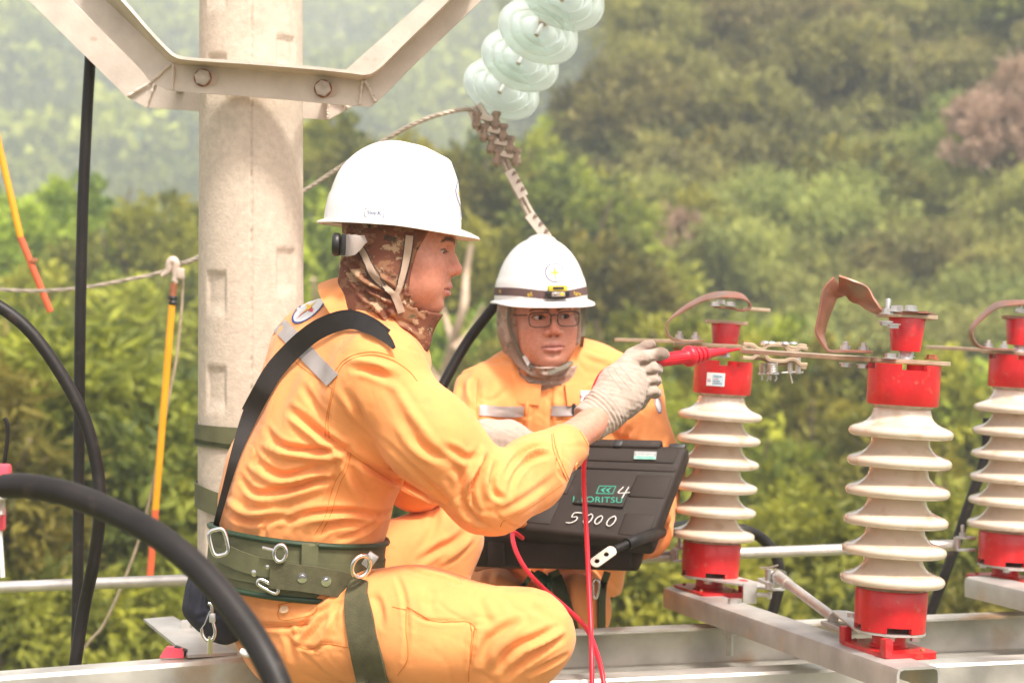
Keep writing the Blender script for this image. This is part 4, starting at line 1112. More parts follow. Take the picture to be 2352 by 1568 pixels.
M['camo1'] = camo('brown camouflage cloth', [((.17, .055, .028), 0), ((.26, .12, .06), .50), ((.42, .27, .16), .57), ((.06, .035, .02), .60), ((.10, .085, .04), .66)])
M['camo2'] = camo('beige camouflage cloth', [((.34, .235, .18), 0), ((.44, .33, .27), .50), ((.20, .17, .12), .58), ((.26, .14, .10), .64)], 14.)

# ------------------------------------------------------------ heads and helmets
def head_sdf(q, o):
    """q in head space: x to the person's left, y forward, z up, origin between the eyes' line and the ears. o: options"""
    d = ellip(q, (0, -.012, .035), (.078, .100, .088))
    d = smin(d, ellip(q, (0, .022, -.036), (.066, .068, .086)), .03)
    for s in (-1, 1):
        d = smin(d, cone(q, (s*.051, .000, -.060), (s*.020, .056, -.100), .017, .017), .03)
        d = smin(d, ellip(q, (s*.040, .058, -.032), (.026, .022, .022)), .028)
        d = smin(d, ellip(q, (s*.034, .060, -.068), (.024, .020, .024)), .03)
    d = smin(d, ellip(q, (0, .062, -.100), (.026, .024, .018)), .022)
    d = smin(d, chain(q, [(-.042, .066, .016), (-.018, .081, .017), (.018, .081, .017), (.042, .066, .016)], [.009, .011, .011, .009], .01), .016)
    for s in (-1, 1):
        d = smax(d, -ellip(q, (s*.031, .099, -.001), (.021, .018, .013)), .010)
    d = smin(d, chain(q, [(0, .082, .004), (0, .093, -.014), (0, .1035, -.031)], [.0085, .0088, .0115], .008), .011)
    for s in (-1, 1):
        d = smin(d, ellip(q, (s*.0152, .0925, -.0365), (.0092, .011, .0090)), .006)
    d = smin(d, ellip(q, (0, .074, -.062), (.026, .020, .020)), .018)
    for s in (-1, 1): d = smax(d, -ellip(q, (s*.0075, .100, -.0455), (.0042, .006, .004)), .003)
    up = chain(q, [(-.0280, .0835, -.0700), (-.015, .0905, -.0655), (-.003, .0938, -.0638), (.003, .0938, -.0638), (.015, .0905, -.0655), (.0280, .0835, -.0700)], [.0028, .0050, .0055, .0055, .0050, .0028], .004)
    lo = chain(q, [(-.0270, .0835, -.0712), (-.014, .0893, -.0762), (0, .0920, -.0780), (.014, .0893, -.0762), (.0270, .0835, -.0712)], [.0028, .0058, .0064, .0058, .0028], .004)
    d = smin(d, up, .004); d = smin(d, lo, .004)
    d = smax(d, -chain(q, [(-.029, .0850, -.0705), (-.014, .0945, -.0706), (0, .0985, -.0706), (.014, .0945, -.0706), (.029, .0850, -.0705)], [.0013, .0013, .0013, .0013, .0013], .001), .0025)
    d = smax(d, -ellip(q, (0, .092, -.0885), (.016, .006, .0045)), .008)
    # eyelids: a ball with a slit
    for s in (-1, 1):
        lid = ellip(q, (s*.031, .0655, -.001), (.0158, .0150, .0135))
        op = o.get('open', .0035)
        slit = ellip(q, (s*.0315, .080, -.0015-o.get('down', 0)), (.0148, .0150, op))
        lid = smax(lid, -slit, .0012)
        crease = chain(q, [(s*.017, .083, .0035), (s*.031, .0835, .0078), (s*.046, .075, .0040)], [.0012, .0014, .0012], .002)
        d = smin(d, lid, .006); d = smax(d, -slit, .0012); d = smax(d, -crease, .003)
        d = smin(d, chain(q, [(s*.018, .077, -.0135), (s*.031, .0775, -.0165), (s*.044, .070, -.0130)], [.0022, .0028, .0022], .004), .008)
    return d
def head_part(hm, o):
    """hm: matrix head space -> world. Returns world vertices, faces, colours of the skin and the eye meshes"""
    f = lambda q: smin(head_sdf(q, o), chain(q, [(0, -.02, -.06), (0, -.05, -.17)], [.055, .056]), .03)
    V, F = polygonise(f, (-.09, -.125, -.20), (.09, .125, .135), .0021)
    V = laplace(V, F, 1, .4)
    x, y, z = V[:, 0], V[:, 1], V[:, 2]; base = np.array(o['skin']); C = np.tile(base, (len(V), 1))
    def blend(mask, col): C[:] = C*(1-mask[:, None])+np.array(col)*mask[:, None]
    g = lambda c, r: np.exp(-(((V-np.array(c))/np.array(r))**2).sum(1))
    blend(.45*g((0, .105, -.032), (.018, .02, .016)), base*[1.08, .72, .66])
    for s in (-1, 1): blend(.40*g((s*.045, .07, -.036), (.022, .03, .020)), base*[1.06, .74, .68])
    V2_ = V*[1, 0, 1]; front = (V[:, 1] > .045)*1.
    def c2(pts, rs): return chain(V2_, [(a, 0, b) for a, b in pts], rs, .001)
    dl = np.minimum(c2([(-.0285, -.0700), (-.015, -.0660), (-.004, -.0640), (.004, -.0640), (.015, -.0660), (.0285, -.0700)], [.0010, .0040, .0048, .0048, .0040, .0010]), c2([(-.0275, -.0708), (-.012, -.0760), (.012, -.0760), (.0275, -.0708)], [.0010, .0058, .0058, .0010]))
    blend(front*.8*np.clip(1-dl/.0015, 0, 1), np.array(o.get('lips', base*[.86, .46, .44])))
    line = c2([(-.0295, -.0712), (-.014, -.0704), (0, -.0710), (.014, -.0704), (.0295, -.0712)], [.0006]*5)
    blend(front*.85*np.clip(1-line/.0012, 0, 1), base*[.26, .12, .10])
    for s in (-1, 1):
        br = c2([(s*.0125, .0160), (s*.026, .0212), (s*.040, .0212), (s*.051, .0145)], [.0030, .0036, .0028, .0010])
        n_ = wob(V*[1, 1, .4], 300, 8)*.0007; blend(front*o.get('brow', .85)*np.clip(.9-(br+n_)/.0020, 0, 1), (.030, .018, .014))
        ey = c2([(s*.0160, -.0020), (s*.0235, .0022-o.get('down', 0)+o['open']*.3), (s*.0315, .0034-o.get('down', 0)+o['open']*.3), (s*.040, .0026-o.get('down', 0)+o['open']*.3), (s*.0475, -.0010)], [.0006, .0009, .0011, .0011, .0008]); blend(front*.9*np.clip(1-ey/.0010, 0, 1), (.03, .018, .015))
        lo_ = c2([(s*.018, -.0050), (s*.0315, -.0066), (s*.045, -.0040)], [.0004, .0005, .0004]); blend(front*.35*np.clip(1-lo_/.0012, 0, 1), base*[.45, .25, .22])
        ns = c2([(s*.0070, -.0455), (s*.0100, -.0450)], [.0022, .0018]); blend(front*.8*np.clip(1-ns/.0014, 0, 1), base*[.22, .10, .09])
    st = g((0, .09, -.054), (.022, .03, .006))*.22+g((0, .08, -.100), (.022, .03, .016))*.14; blend(st*(1+.3*wob(V, 400, 6)), (.20, .11, .09))
    blend(np.clip(.10*wob(V, 55, 8), 0, .2), base*[1.0, .70, .62])
    E = []
    for s in (-1, 1):
        Vw = Vector((s*.031, .0675, -.001)); mb = MB(); gz = Vector(o.get('gaze', (0, 1, 0))).normalized()
        mb.lathe([(.0001, .0128)]+[(.0128*math.sin(R(a)), .0128*math.cos(R(a))) for a in range(8, 180, 8)]+[(.0001, -.0128)], hm @ Vw, hm.to_3x3() @ gz, 20, False)
        ib = MB(); ib.lathe([(.0001, .01335)]+[(.0131*math.sin(R(a)), .0131*math.cos(R(a))+.0002) for a in range(4, 30, 4)], hm @ Vw, hm.to_3x3() @ gz, 20, False)
        E.append((mb, ib))
    W = np.array(hm)[:3, :3]; t = np.array(hm)[:3, 3]
    return V@W.T+t, F, C, E
def set_cols(o, C, n):
    at = o.data.color_attributes.new('Col', 'FLOAT_COLOR', 'POINT')
    a = np.ones((len(o.data.vertices), 4), np.float32); a[:, :3] = (.5, .3, .25); a[:n, :3] = C; at.data.foreach_set('color', a.ravel())
def helmet(hm, parent, knob=True):
    """hm: helmet space -> world (origin in the rim plane)"""
    a, b, h = .127, .108, .150; nphi = 120; rows = []
    th = [i/34 for i in range(35)]
    def dome(phi, t):
        q = t*math.pi/2; c = math.cos(q); s = math.sin(q)
        cx, sy = math.cos(phi), math.sin(phi); x = b*c*cx; y = a*c*sy; z = h*s
        if sy > 0: y *= 1+.0*s
        cr = math.exp(-(x/.024)**4); k = cr*min(1, max(0, (t-.14)/.25))
        fr = 1 if sy > 0 else 0
        z += k*.006*(1 if t > .5 else t*2); y += k*.005*sy
        if sy > 0 and t > .2: 
            ty = float(np.interp(t, [0, .15, .45, .60, .80, 1], [.127, .1245, .1135, .098, .05, 0])); tz = float(np.interp(t, [0, .15, .45, .60, .80, 1], [0, .025, .092, .127, .1475, .156]))
            kk = math.exp(-(x/.026)**4)*min(1, max(0, (t-.2)/.15))*min(1, max(0, (sy-.15)/.5)); y = y*(1-kk)+ty*kk; z = z*(1-kk)+tz*kk
        for s_ in (-1, 1): z -= .0022*math.exp(-((x-s_*.030)/.004)**2)*min(1, max(0, (t-.35)/.2))
        if t < .20 and (sy < .75): x *= 1.018; y *= 1.018
        elif t < .23 and sy < .75: x *= 1.018-(t-.20)*.6; y *= 1.018-(t-.20)*.6
        return (x, y, z)
    for t in th[::-1]: rows.append([dome(2*math.pi*k/nphi, t) for k in range(nphi)])
    base = rows[-1]
    for j, e in enumerate((.25, .5, .75, .92, 1.0)):
        r_ = []
        for k in range(nphi):
            phi = 2*math.pi*k/nphi; sy = math.sin(phi); x, y, z = base[k]; l = math.hypot(x, y)
            f = max(0, (sy-.05)/.95); f = f*f*(3-2*f); bk = max(0, -sy)
            ext = .0085+.024*f+.004*bk; dz = -.004-.009*f-.003*bk*0
            dx_, dy_ = x/l, y/l
            r_.append((x+dx_*ext*e, y+dy_*ext*e+.004*f*e, z+dz*(e**1.3)-(.003 if e == 1. else 0)))
        rows.append(r_)
    n = nphi; V = [hm @ Vector(p) for r_ in rows for p in r_]; F = []
    for i in range(len(rows)-1):
        for k in range(n): F.append([i*n+k, (i+1)*n+k, (i+1)*n+(k+1) % n, i*n+(k+1) % n])
    bm = bmesh.new(); vs2 = [bm.verts.new(v) for v in V]
    for f in F: bm.faces.new([vs2[i] for i in f])
    bmesh.ops.remove_doubles(bm, verts=bm.verts[:], dist=.0004)
    bmesh.ops.recalc_face_normals(bm, faces=bm.faces[:])
    c = hm @ Vector((0, 0, 0)); f0 = bm.faces[0] if bm.faces.ensure_lookup_table() is None else bm.faces[0]
    if (f0.calc_center_median()-c).dot(f0.normal) < 0: bmesh.ops.reverse_faces(bm, faces=bm.faces[:])
    bmesh.ops.solidify(bm, geom=bm.faces[:], thickness=.003); bm.verts.index_update()
    mb = MB(); mb.add([v.co.copy() for v in bm.verts], [[v.index for v in f.verts] for f in bm.faces]); bm.free()
    o = mb.build('helmet', M['shell'], parent, autos=38)
    return o, BVHTree.FromPolygons([tuple(v) for v in mb.V], mb.F)

# ------------------------------------------------------------ first worker (profile, sitting on the beam)
def head_frame(origin, fwd, up=(0, 0, 1)):
    y = Vector(fwd).normalized(); z = Vector(up); z = (z-y*z.dot(y)).normalized(); x = y.cross(z)
    m = Matrix((x, y, z)).transposed().to_4x4(); return Matrix.Translation(Vector(origin)) @ m
def to_local(hm):
    inv = np.array(hm.inverted()); return lambda p: p@inv[:3, :3].T+inv[:3, 3]
def px_decal(bvh, V2, F2, c, ex, ey, m, name, parent, off=.0012):
    V = []; last = None
    for x, y in V2:
        q, n = hit(bvh, c[0]+ex[0]*x+ey[0]*y, c[1]+ex[1]*x+ey[1]*y, off=off)
        if q is None: q = last if last is not None else P(c[0], c[1], 3.7)
        last = q; V.append(q)
    mb = MB(); mb.add(V, F2); return mb.build(name, m, parent)
def free_ribbon(bvh, pts, m, name, parent, t=.002, off=.002, n=8, cols=5, dflt=None, smooth=3, flat=False):
    """pts: (x, y, width, fallback distance)"""
    P_ = catmull([(p[0], p[1], p[2]) for p in pts], n); D_ = catmull([(p[3], 0, 0) for p in pts], n); rows = []
    for i, p in enumerate(P_):
        a = P_[max(0, i-1)]; b = P_[min(len(P_)-1, i+1)]; tx, ty = b[0]-a[0], b[1]-a[1]; l = math.hypot(tx, ty) or 1; nx, ny = -ty/l, tx/l
        row = []; ds = []
        for k in range(cols+1):
            s = (k/cols-.5)*p[2]; q, nn = hit(bvh, p[0]+nx*s, p[1]+ny*s) if bvh is not None else (None, None)
            ds.append(q.y-off*1.3 if (q is not None and abs(q.y-D_[i][0]) < .16) else None)
        g = [d for d in ds if d is not None]; av = (min(g) if len(g) > cols else None)
        for k in range(cols+1):
            s = (k/cols-.5)*p[2]; d = ds[k] if ds[k] is not None else (min(g) if g else D_[i][0]); row.append((p[0]+nx*s, p[1]+ny*s, d))
        rows.append(row)
    A = np.array(rows)
    if flat: A[:, :, 2] = A[:, :, 2].min(1)[:, None]
    for _ in range(smooth): A[1:-1, :, 2] = np.minimum(A[1:-1, :, 2], A[1:-1, :, 2]*.5+(A[:-2, :, 2]+A[2:, :, 2])*.25)
    mb = MB(); sheet('', [[P(*v) for v in r] for r in A], t, None, mb=mb)
    return mb.build(name, m, parent, autos=50)

w1 = empty('person', P(690, 1500, 3.76), 'worker seen from the side, sitting on the beam in orange clothes with an olive belt', 'person')
HM1 = head_frame(P(927, 564, 3.70), (.985, -.06, -.13), (.1, 0, 1)); L1 = to_local(HM1)
def Pd(x, y, d): return tuple(P(x, y, d))
# joints
SH_N = Pd(868, 862, 3.58); EL_N = Pd(1122, 1136, 3.60); WR_N = Pd(1352, 978, 3.82)
SH_F = Pd(748, 782, 3.91); EL_F = Pd(955, 1100, 4.02); WR_F = Pd(1090, 1002, 4.10)
HP_N = Pd(715, 1445, 3.69); KN_N = Pd(1206, 1460, 3.60); AN_N = Pd(1040, 1760, 3.72)
HP_F = Pd(740, 1370, 3.90); KN_F = Pd(1022, 1232, 4.06); AN_F = Pd(930, 1640, 4.0)
YAW = R(22); SIDE = (math.sin(YAW), -math.cos(YAW), 0)
SPINE = [Pd(668, 1290, 3.77), Pd(684, 1220, 3.77), Pd(712, 1110, 3.77), Pd(762, 985, 3.76), Pd(812, 875, 3.75), Pd(838, 800, 3.74), Pd(846, 745, 3.73)]
def jacket_f(p):
    wv = wob(p, 7, 6)*.0035
    d = flat_chain(p, SPINE, [.150, .168, .182, .190, .185, .12, .075], [.122, .140, .146, .140, .118, .092, .070], SIDE, .05)
    sh = chain(p, [SH_N, Pd(838, 815, 3.72), SH_F], [.072, .078, .072], .04); d = smin(d, sh, .07)
    d = smin(d, ellip(p, Pd(733, 850, 3.84), (.094, .12, .115)), .06)
    arm = chain(p, [SH_N, Pd(985, 1000, 3.56), EL_N], [.074, .075, .072], .05)
    fo = chain(p, [EL_N, Pd(1225, 1082, 3.68), WR_N], [.072, .055, .036], .05); arm = smin(arm, fo, .03)
    d = smin(d, arm, .028)
    armf = smin(chain(p, [SH_F, Pd(880, 960, 3.98), EL_F], [.072, .068, .062], .05), chain(p, [EL_F, WR_F], [.06, .036], .05), .03)
    d = smin(d, armf, .03)
    c = (A3(WR_N)-A3(EL_N)); c /= np.linalg.norm(c); e = A3(Pd(1334, 992, 3.80)); d = smax(d, (p-e)@c, .002)
    d = np.maximum(d, -np.maximum(cone(p, Pd(1250, 1060, 3.72), Pd(1400, 930, 3.87), .034, .034), -((p-e)@c)-.03))
    c = (A3(WR_F)-A3(EL_F)); c /= np.linalg.norm(c); e = A3(Pd(1074, 1005, 4.09)); d = smax(d, (p-e)@c, .002)
    ax = A3(SPINE[0])-A3(SPINE[1]); ax /= np.linalg.norm(ax); d = smax(d, (p-A3(Pd(672, 1272, 3.77)))@ax, .02)
    return d+wv
V, F = polygonise(jacket_f, (-.56, 3.40, CZ-.50), (.24, 4.22, CZ+.16), .0044)
V = laplace(V, F, 2, .5)
def c5(*pts): return [(470.4+x*.4, 627.2+y*.4) for x, y in pts]
def c8(*pts): return [(901.6+x*.375, 980+y*.375) for x, y in pts]
JF = [(c5((480, 780), (560, 835), (640, 900), (740, 975), (830, 1010)), 13, -9), (c5((500, 840), (600, 920), (700, 985), (790, 1030)), 12, 6),
      (c5((350, 900), (440, 985), (560, 1012), (700, 1018), (830, 1010)), 11, -9), (c5((330, 980), (420, 1030), (560, 1050), (720, 1060), (800, 1040)), 12, 7),
      (c5((290, 1060), (370, 1130), (470, 1160), (600, 1125), (740, 1110)), 11, -8), (c5((250, 1100), (350, 1180), (460, 1200), (600, 1170), (740, 1160)), 11, 6),
      (c5((200, 1170), (290, 1260), (400, 1250), (540, 1225), (660, 1185), (730, 1190)), 11, -8), (c5((220, 1260), (320, 1310), (450, 1300), (600, 1250), (700, 1230)), 13, 6),
      (c5((110, 1350), (180, 1400), (270, 1425), (400, 1405), (520, 1420)), 10, -7), (c5((130, 1310), (220, 1370), (330, 1380), (450, 1350)), 12, 6),
      (c5((470, 1470), (500, 1420), (580, 1385), (700, 1370), (860, 1370), (1000, 1385), (1090, 1370)), 11, -9), (c5((580, 1460), (620, 1420), (760, 1400), (880, 1400)), 12, 6),
      (c5((330, 1500), (345, 1450), (400, 1420)), 9, -6), (c5((650, 1500), (720, 1450), (820, 1430), (930, 1450)), 11, -7), (c5((760, 1530), (860, 1500), (960, 1450), (1010, 1390)), 9, -6),
      (c5((830, 700), (870, 770), (900, 850), (980, 950), (1100, 1060), (1240, 1180), (1372, 1290)), 16, -5), (c5((750, 670), (820, 760), (900, 860), (1010, 980), (1150, 1110), (1290, 1240), (1400, 1340)), 14, 6),
      (c5((700, 950), (820, 1040), (960, 1120), (1100, 1190), (1260, 1270), (1390, 1345)), 12, -9), (c5((560, 650), (620, 740), (700, 830)), 12, -4),
      (c5((860, 540), (920, 545), (1000, 575), (1080, 620)), 13, -8), (c5((830, 500), (920, 520), (1010, 530), (1100, 560)), 13, 5), (c5((1040, 590), (1120, 700), (1200, 820), (1290, 950)), 14, 4),
      (c5((1100, 800), (1180, 900), (1260, 990), (1372, 1080)), 18, -5), (c5((820, 1030), (850, 1120), (880, 1200), (960, 1290)), 16, -8), (c5((760, 1050), (740, 1200), (700, 1330)), 9, -5),
      (c8((585, 190), (545, 260), (500, 330), (482, 400), (500, 480), (530, 520)), 9, -12), (c8((560, 140), (520, 230), (470, 320), (440, 420)), 13, 8), (c8((640, 230), (610, 310), (620, 400), (680, 440)), 10, -9),
      (c8((600, 260), (570, 340), (570, 420)), 11, 7), (c8((930, 110), (860, 120), (790, 160), (730, 230), (700, 300)), 9, -8), (c8((960, 170), (880, 185), (800, 230), (740, 320), (720, 420)), 10, -7), (c8((940, 140), (860, 150), (780, 200)), 9, 6),
      (c8((300, 120), (380, 150), (450, 190), (540, 180)), 12, -6), (c8((360, 240), (420, 300), (430, 400), (470, 520), (560, 600)), 14, -7), (c8((300, 330), (360, 430), (430, 540), (520, 610)), 14, 5),
      (c8((1000, 40), (1020, 150), (1010, 260), (1060, 330)), 7, -4), (c8((640, 520), (760, 470), (900, 380), (1000, 300)), 13, -4), (c8((100, 60), (220, 150), (340, 200)), 14, -5)]
V = folds(V, F, [(a_, b_*.75, c_*1.15) for a_, b_, c_ in JF]); V = creases(V, F, .0016, 10.); V = laplace(V, F, 1, .2)
jacket = build_np('jacket', V, F, M['orange'], w1); BJ = bvh_of(V, F)
# collar
def collar(parent, c, ax, r0, r1, h0, h1, x0, m, sq=1., a0=10, a1=350, name='collar', t=.0035):
    c = Vector(c); ax = Vector(ax).normalized(); x = Vector(x0); x = (x-ax*x.dot(ax)).normalized(); y = ax.cross(x); L = []
    for k in range(49):
        q = R(lerp(a0, a1, k/48)); dr = x*math.cos(q)+y*math.sin(q)*sq; w_ = 1+.03*math.sin(q*5)
        L.append([c+ax*h1+dr*(r1-.006), c+ax*(h1+.004)+dr*r1*w_, c+ax*(h1*.6+h0*.4)+dr*(lerp(r0, r1, .66)*w_+.003), c+ax*(h0*.7+h1*.3)+dr*(lerp(r0, r1, .30)*w_+.002), c+ax*h0+dr*r0*w_])
    mb = MB(); sheet('', L, t, None, mb=mb); return mb.build(name, m, parent, autos=60)
collar(w1, P(856, 718, 3.72), (.80, -.10, .60), .104, .078, -.050, .020, (1, 0, -1), M['orange'], .95, 12, 348)

# trousers
def trousers_f(p):
    wv = wob(p, 6, 6, 3)*.004
    d = flat_chain(p, [Pd(668, 1260, 3.77), Pd(672, 1340, 3.77), Pd(690, 1430, 3.78)], [.145, .150, .160], [.118, .120, .125], SIDE, .05)
    ax = A3(SPINE[1])-A3(SPINE[0]); ax /= np.linalg.norm(ax); d = smax(d, (p-A3(Pd(672, 1268, 3.77)))@ax, .02)
    ln = chain(p, [HP_N, Pd(960, 1448, 3.62), KN_N], [.106, .106, .080], .05)
    ln = smin(ln, chain(p, [KN_N, Pd(1120, 1620, 3.64), AN_N], [.080, .072, .06], .05), .04)
    lf = smin(chain(p, [HP_F, KN_F], [.10, .070], .05), chain(p, [KN_F, AN_F], [.070, .058], .05), .035)
    d = smin(smin(d, ln, .05), lf, .035)
    return d+wv
V, F = polygonise(trousers_f, (-.56, 3.40, CZ-.92), (.20, 4.24, CZ-.24), .0048)
V = laplace(V, F, 2, .5)
def c7(*pts): return [(392+x*.3, 1097.6+y*.3) for x, y in pts]
TF = [(c7((620, 940), (760, 960), (900, 985), (1080, 1000)), 10, -5), (c7((560, 1120), (700, 1130), (900, 1130), (1060, 1110)), 9, -8), (c7((900, 1140), (960, 1200), (1010, 1130), (1090, 1060)), 9, -7),
      (c7((1000, 1280), (1070, 1200), (1130, 1110), (1180, 1060)), 9, -8), (c7((1120, 1300), (1180, 1200), (1230, 1100), (1290, 1000)), 10, 8), (c7((940, 1270), (1040, 1300), (1120, 1305), (1180, 1265), (1300, 1280)), 6, -5),
      (c7((880, 1160), (920, 1260), (930, 1380)), 12, -5), (c7((1240, 900), (1180, 960), (1100, 1010)), 9, 8), (c7((1300, 930), (1260, 1020), (1240, 1120)), 10, -7),
      (c7((1560, 900), (1600, 1000), (1620, 1120)), 12, -5), (c7((1500, 960), (1530, 1080), (1540, 1250)), 12, 4),
      (c8((240, 980), (225, 1060), (240, 1140)), 14, -4), (c8((520, 1040), (560, 1130), (600, 1200)), 14, -4), (c8((100, 860), (200, 900), (330, 930), (420, 960)), 10, -7),
      (c8((760, 1190), (680, 1230), (600, 1290), (560, 1360), (540, 1440)), 13, -9), (c8((800, 1220), (720, 1290), (640, 1370), (600, 1450)), 14, 7), (c8((1000, 1230), (900, 1280), (790, 1330), (700, 1400), (660, 1480)), 12, -9),
      (c8((1050, 1290), (960, 1340), (860, 1400), (760, 1470), (700, 1530)), 12, -8), (c8((1050, 1250), (940, 1310), (840, 1360)), 12, 6), (c8((1060, 1400), (960, 1450), (850, 1510)), 11, -6), (c8((840, 1100), (920, 1130), (1000, 1200)), 14, -3),
      (c8((480, 1190), (500, 1230), (490, 1330), (470, 1480)), 6, -6), (c8((90, 1120), (200, 1180), (330, 1190), (450, 1190)), 6, -4), (c8((20, 900), (60, 1000), (80, 1100), (90, 1300), (70, 1420)), 8, -5),
      (c8((220, 420), (260, 520), (240, 640), (130, 800)), 14, -5), (c8((460, 630), (380, 700), (260, 760), (150, 830)), 12, -8), (c8((490, 680), (400, 760), (300, 830)), 10, 6)]
V = folds(V, F, [(a_, b_*.75, c_*1.15) for a_, b_, c_ in TF]); V = creases(V, F, .0022, 8., 2); V = laplace(V, F, 1, .2)
trousers = build_np('trousers', V, F, M['orange'], w1); BT = bvh_of(V, F)
# body: one continuous mesh under the clothes, head and wrist showing
def body_f(p):
    d = flat_chain(p, SPINE[:-1], [.13, .14, .15, .155, .14, .08], [.10, .11, .115, .11, .095, .07], SIDE, .05)
    d = smin(d, chain(p, [SPINE[-2], Pd(885, 660, 3.70)], [.055, .052]), .04)
    for a, b, c, r in ((SH_N, EL_N, WR_N, .030), (SH_F, EL_F, WR_F, .030)):
        d = smin(d, chain(p, [a, b, c], [.05, .044, r], .03), .03)
    d = smin(d, cone(p, WR_N, Pd(1395, 932, 3.86), .030, .027), .01)
    for a, b, c in ((HP_N, KN_N, AN_N), (HP_F, KN_F, AN_F)):
        d = smin(d, chain(p, [a, b, c], [.075, .055, .04], .03), .03)
    return d
Vb, Fb = polygonise(body_f, (-.56, 3.40, CZ-.92), (.24, 4.24, CZ+.16), .0075); Vb = laplace(Vb, Fb, 2, .5)
OPT1 = dict(skin=(.60, .255, .175), open=.0028, down=.0022, gaze=(0, 1, -.35), lips=(.50, .17, .15), brow=.9)
Vh, Fh, Ch, E1 = head_part(HM1, OPT1)
def join_body(Vh, Fh, Ch, Vb, Fb, E, skin, parent):
    V = np.concatenate([Vh, Vb]); F = np.concatenate([Fh, Fb+len(Vh)]); C = np.concatenate([Ch, np.tile(np.array(skin)*1.05, (len(Vb), 1))])
    VL = V.tolist(); FL = F.tolist(); mi = [0]*len(FL)
    for mb, ib in E:
        for q, k in ((mb, 1), (ib, 2)):
            o = len(VL); VL += [tuple(v) for v in q.V]; FL += [[i+o for i in f] for f in q.F]; mi += [k]*len(q.F)
    o = mesh('body', VL, FL, [M['skin1'], M['eyew'], M['iris']], None, True)
    o.data.polygons.foreach_set('material_index', mi); set_cols(o, C, len(C)); attach(o, parent); return o
join_body(Vh, Fh, Ch, Vb, Fb, E1, OPT1['skin'], w1)

# hood (balaclava)
def hood(hm, L, o, extra, parent, m, specs, lo, hi, cut, name='face_cover', h=.0028, off=.0075):
    def f(p):
        q = L(p); hd = smin(head_sdf(q, {'open': .003}), chain(q, [(0, -.02, -.06), (0, -.05, -.15)], [.056, .062]), .03)
        d = hd-off-.0015*wob(p, 14, 6); d = smin(d, extra(p), .03)
        x, y, z = q[:, 0], q[:, 1], q[:, 2]
        return smax(d, cut(x, y, z), .003)
    V, F = polygonise(f, lo, hi, h); V = laplace(V, F, 2, .5); V = folds(V, F, [(a_, b_*1.1, c_*1.5) for a_, b_, c_ in specs]); V = laplace(V, F, 1, .3)
    ob = build_np(name, V, F, m, parent); return ob, bvh_of(V, F)
def cut1(x, y, z):
    yb = np.interp(z, [-.125, -.112, -.09, -.05, -.01, .03, .06], [.075, .042, .028, .028, .034, .050, .07]); return np.minimum((y-yb), z+.116+(.07-y)*-.0)
def ex1(p):
    d = chain(p, [Pd(882, 628, 3.70), Pd(896, 712, 3.70), Pd(916, 772, 3.69)], [.083, .073, .052], .05)
    d = smin(d, chain(p, [Pd(928, 735, 3.68), Pd(944, 785, 3.67)], [.046, .028], .03), .03)
    return d
def c9(*pts): return [(705.6+x*.25, 533.1+y*.25) for x, y in pts]     # crop of the profile head
HF1 = [(c9((360, 400), (470, 470), (620, 540), (770, 590)), 5, -4), (c9((400, 330), (520, 440), (640, 520), (780, 560)), 5, 4), (c9((390, 250), (480, 340), (590, 440)), 6, -4), (c9((470, 520), (560, 600), (660, 640), (780, 690)), 6, -7),
       (c9((560, 620), (640, 700), (740, 780), (800, 700)), 6, 5), (c9((600, 640), (700, 640), (790, 670)), 6, 5), (c9((700, 740), (770, 800), (850, 840)), 6, -7), (c9((780, 800), (860, 860), (940, 900), (1010, 960)), 6, 6), (c9((820, 880), (900, 950), (960, 990), (1000, 1060)), 6, -6),
       (c9((600, 650), (700, 790), (800, 930), (880, 1080)), 7, 4), (c9((870, 560), (930, 640), (1010, 700), (1080, 760)), 5, -4), (c9((880, 580), (960, 600), (1050, 680), (1110, 750)), 4, 4), (c9((590, 330), (650, 400), (760, 460), (830, 520)), 5, 4), (c9((350, 230), (330, 300), (380, 400), (470, 520)), 5, 4), (c9((340, 320), (420, 430), (540, 560), (620, 680)), 6, -4)]
hood1, BH1 = hood(HM1, L1, OPT1, ex1, w1, M['camo1'], HF1, (-.36, 3.50, CZ-.06), (-.10, 3.90, CZ+.30), cut1, 'face_cover')
# helmet
HH1 = head_frame(P(903, 516, 3.70), (.992, -.06, -.075), (.06, 0, 1)); hel1, BHe1 = helmet(HH1, w1)
e = emblem(BHe1, HH1 @ Vector((-.003, .13, .062)), -HH1.to_3x3().col[0]*-1, HH1.to_3x3().col[2], .021, hel1) if False else None
hx, hy, hz = [Vector(HH1.to_3x3().col[i]) for i in range(3)]
emblem(BHe1, HH1 @ Vector((0.0, .14, .066)), -hx, hz, .024, hel1)
V2, F2 = rect2(.040, .014); b_ = decal(BHe1, V2, F2, HH1 @ Vector((0, .14, .026)), -hx, hz, M['paper'], 'sticker', hel1, .0008)
words(BHe1, 'EVN', .0145, HH1 @ Vector((0, .14, .026)), -hx, hz, M['inkb'], b_, off=.0014)
V2, F2 = rect2(.036, .0145); b_ = decal(BHe1, V2, F2, HH1 @ Vector((.12, -.022, .0125)), hy, hz, M['paper'], 'sticker', hel1, .0006)
V3 = [(-.018, -.00725), (.018, -.00725), (.018, .00725), (-.018, .00725), (-.0172, -.0065), (.0172, -.0065), (.0172, .0065), (-.0172, .0065)]
decal(BHe1, V3, [[0, 1, 5, 4], [1, 2, 6, 5], [2, 3, 7, 6], [3, 0, 4, 7]], HH1 @ Vector((.12, -.022, .0125)), hy, hz, M['inkb'], 'sticker_border', b_, .0010)
words(BHe1, 'Stop', .0085, HH1 @ Vector((.12, -.0265, .013)), hy, hz, M['inkb'], b_, off=.0010, sx=1.15)
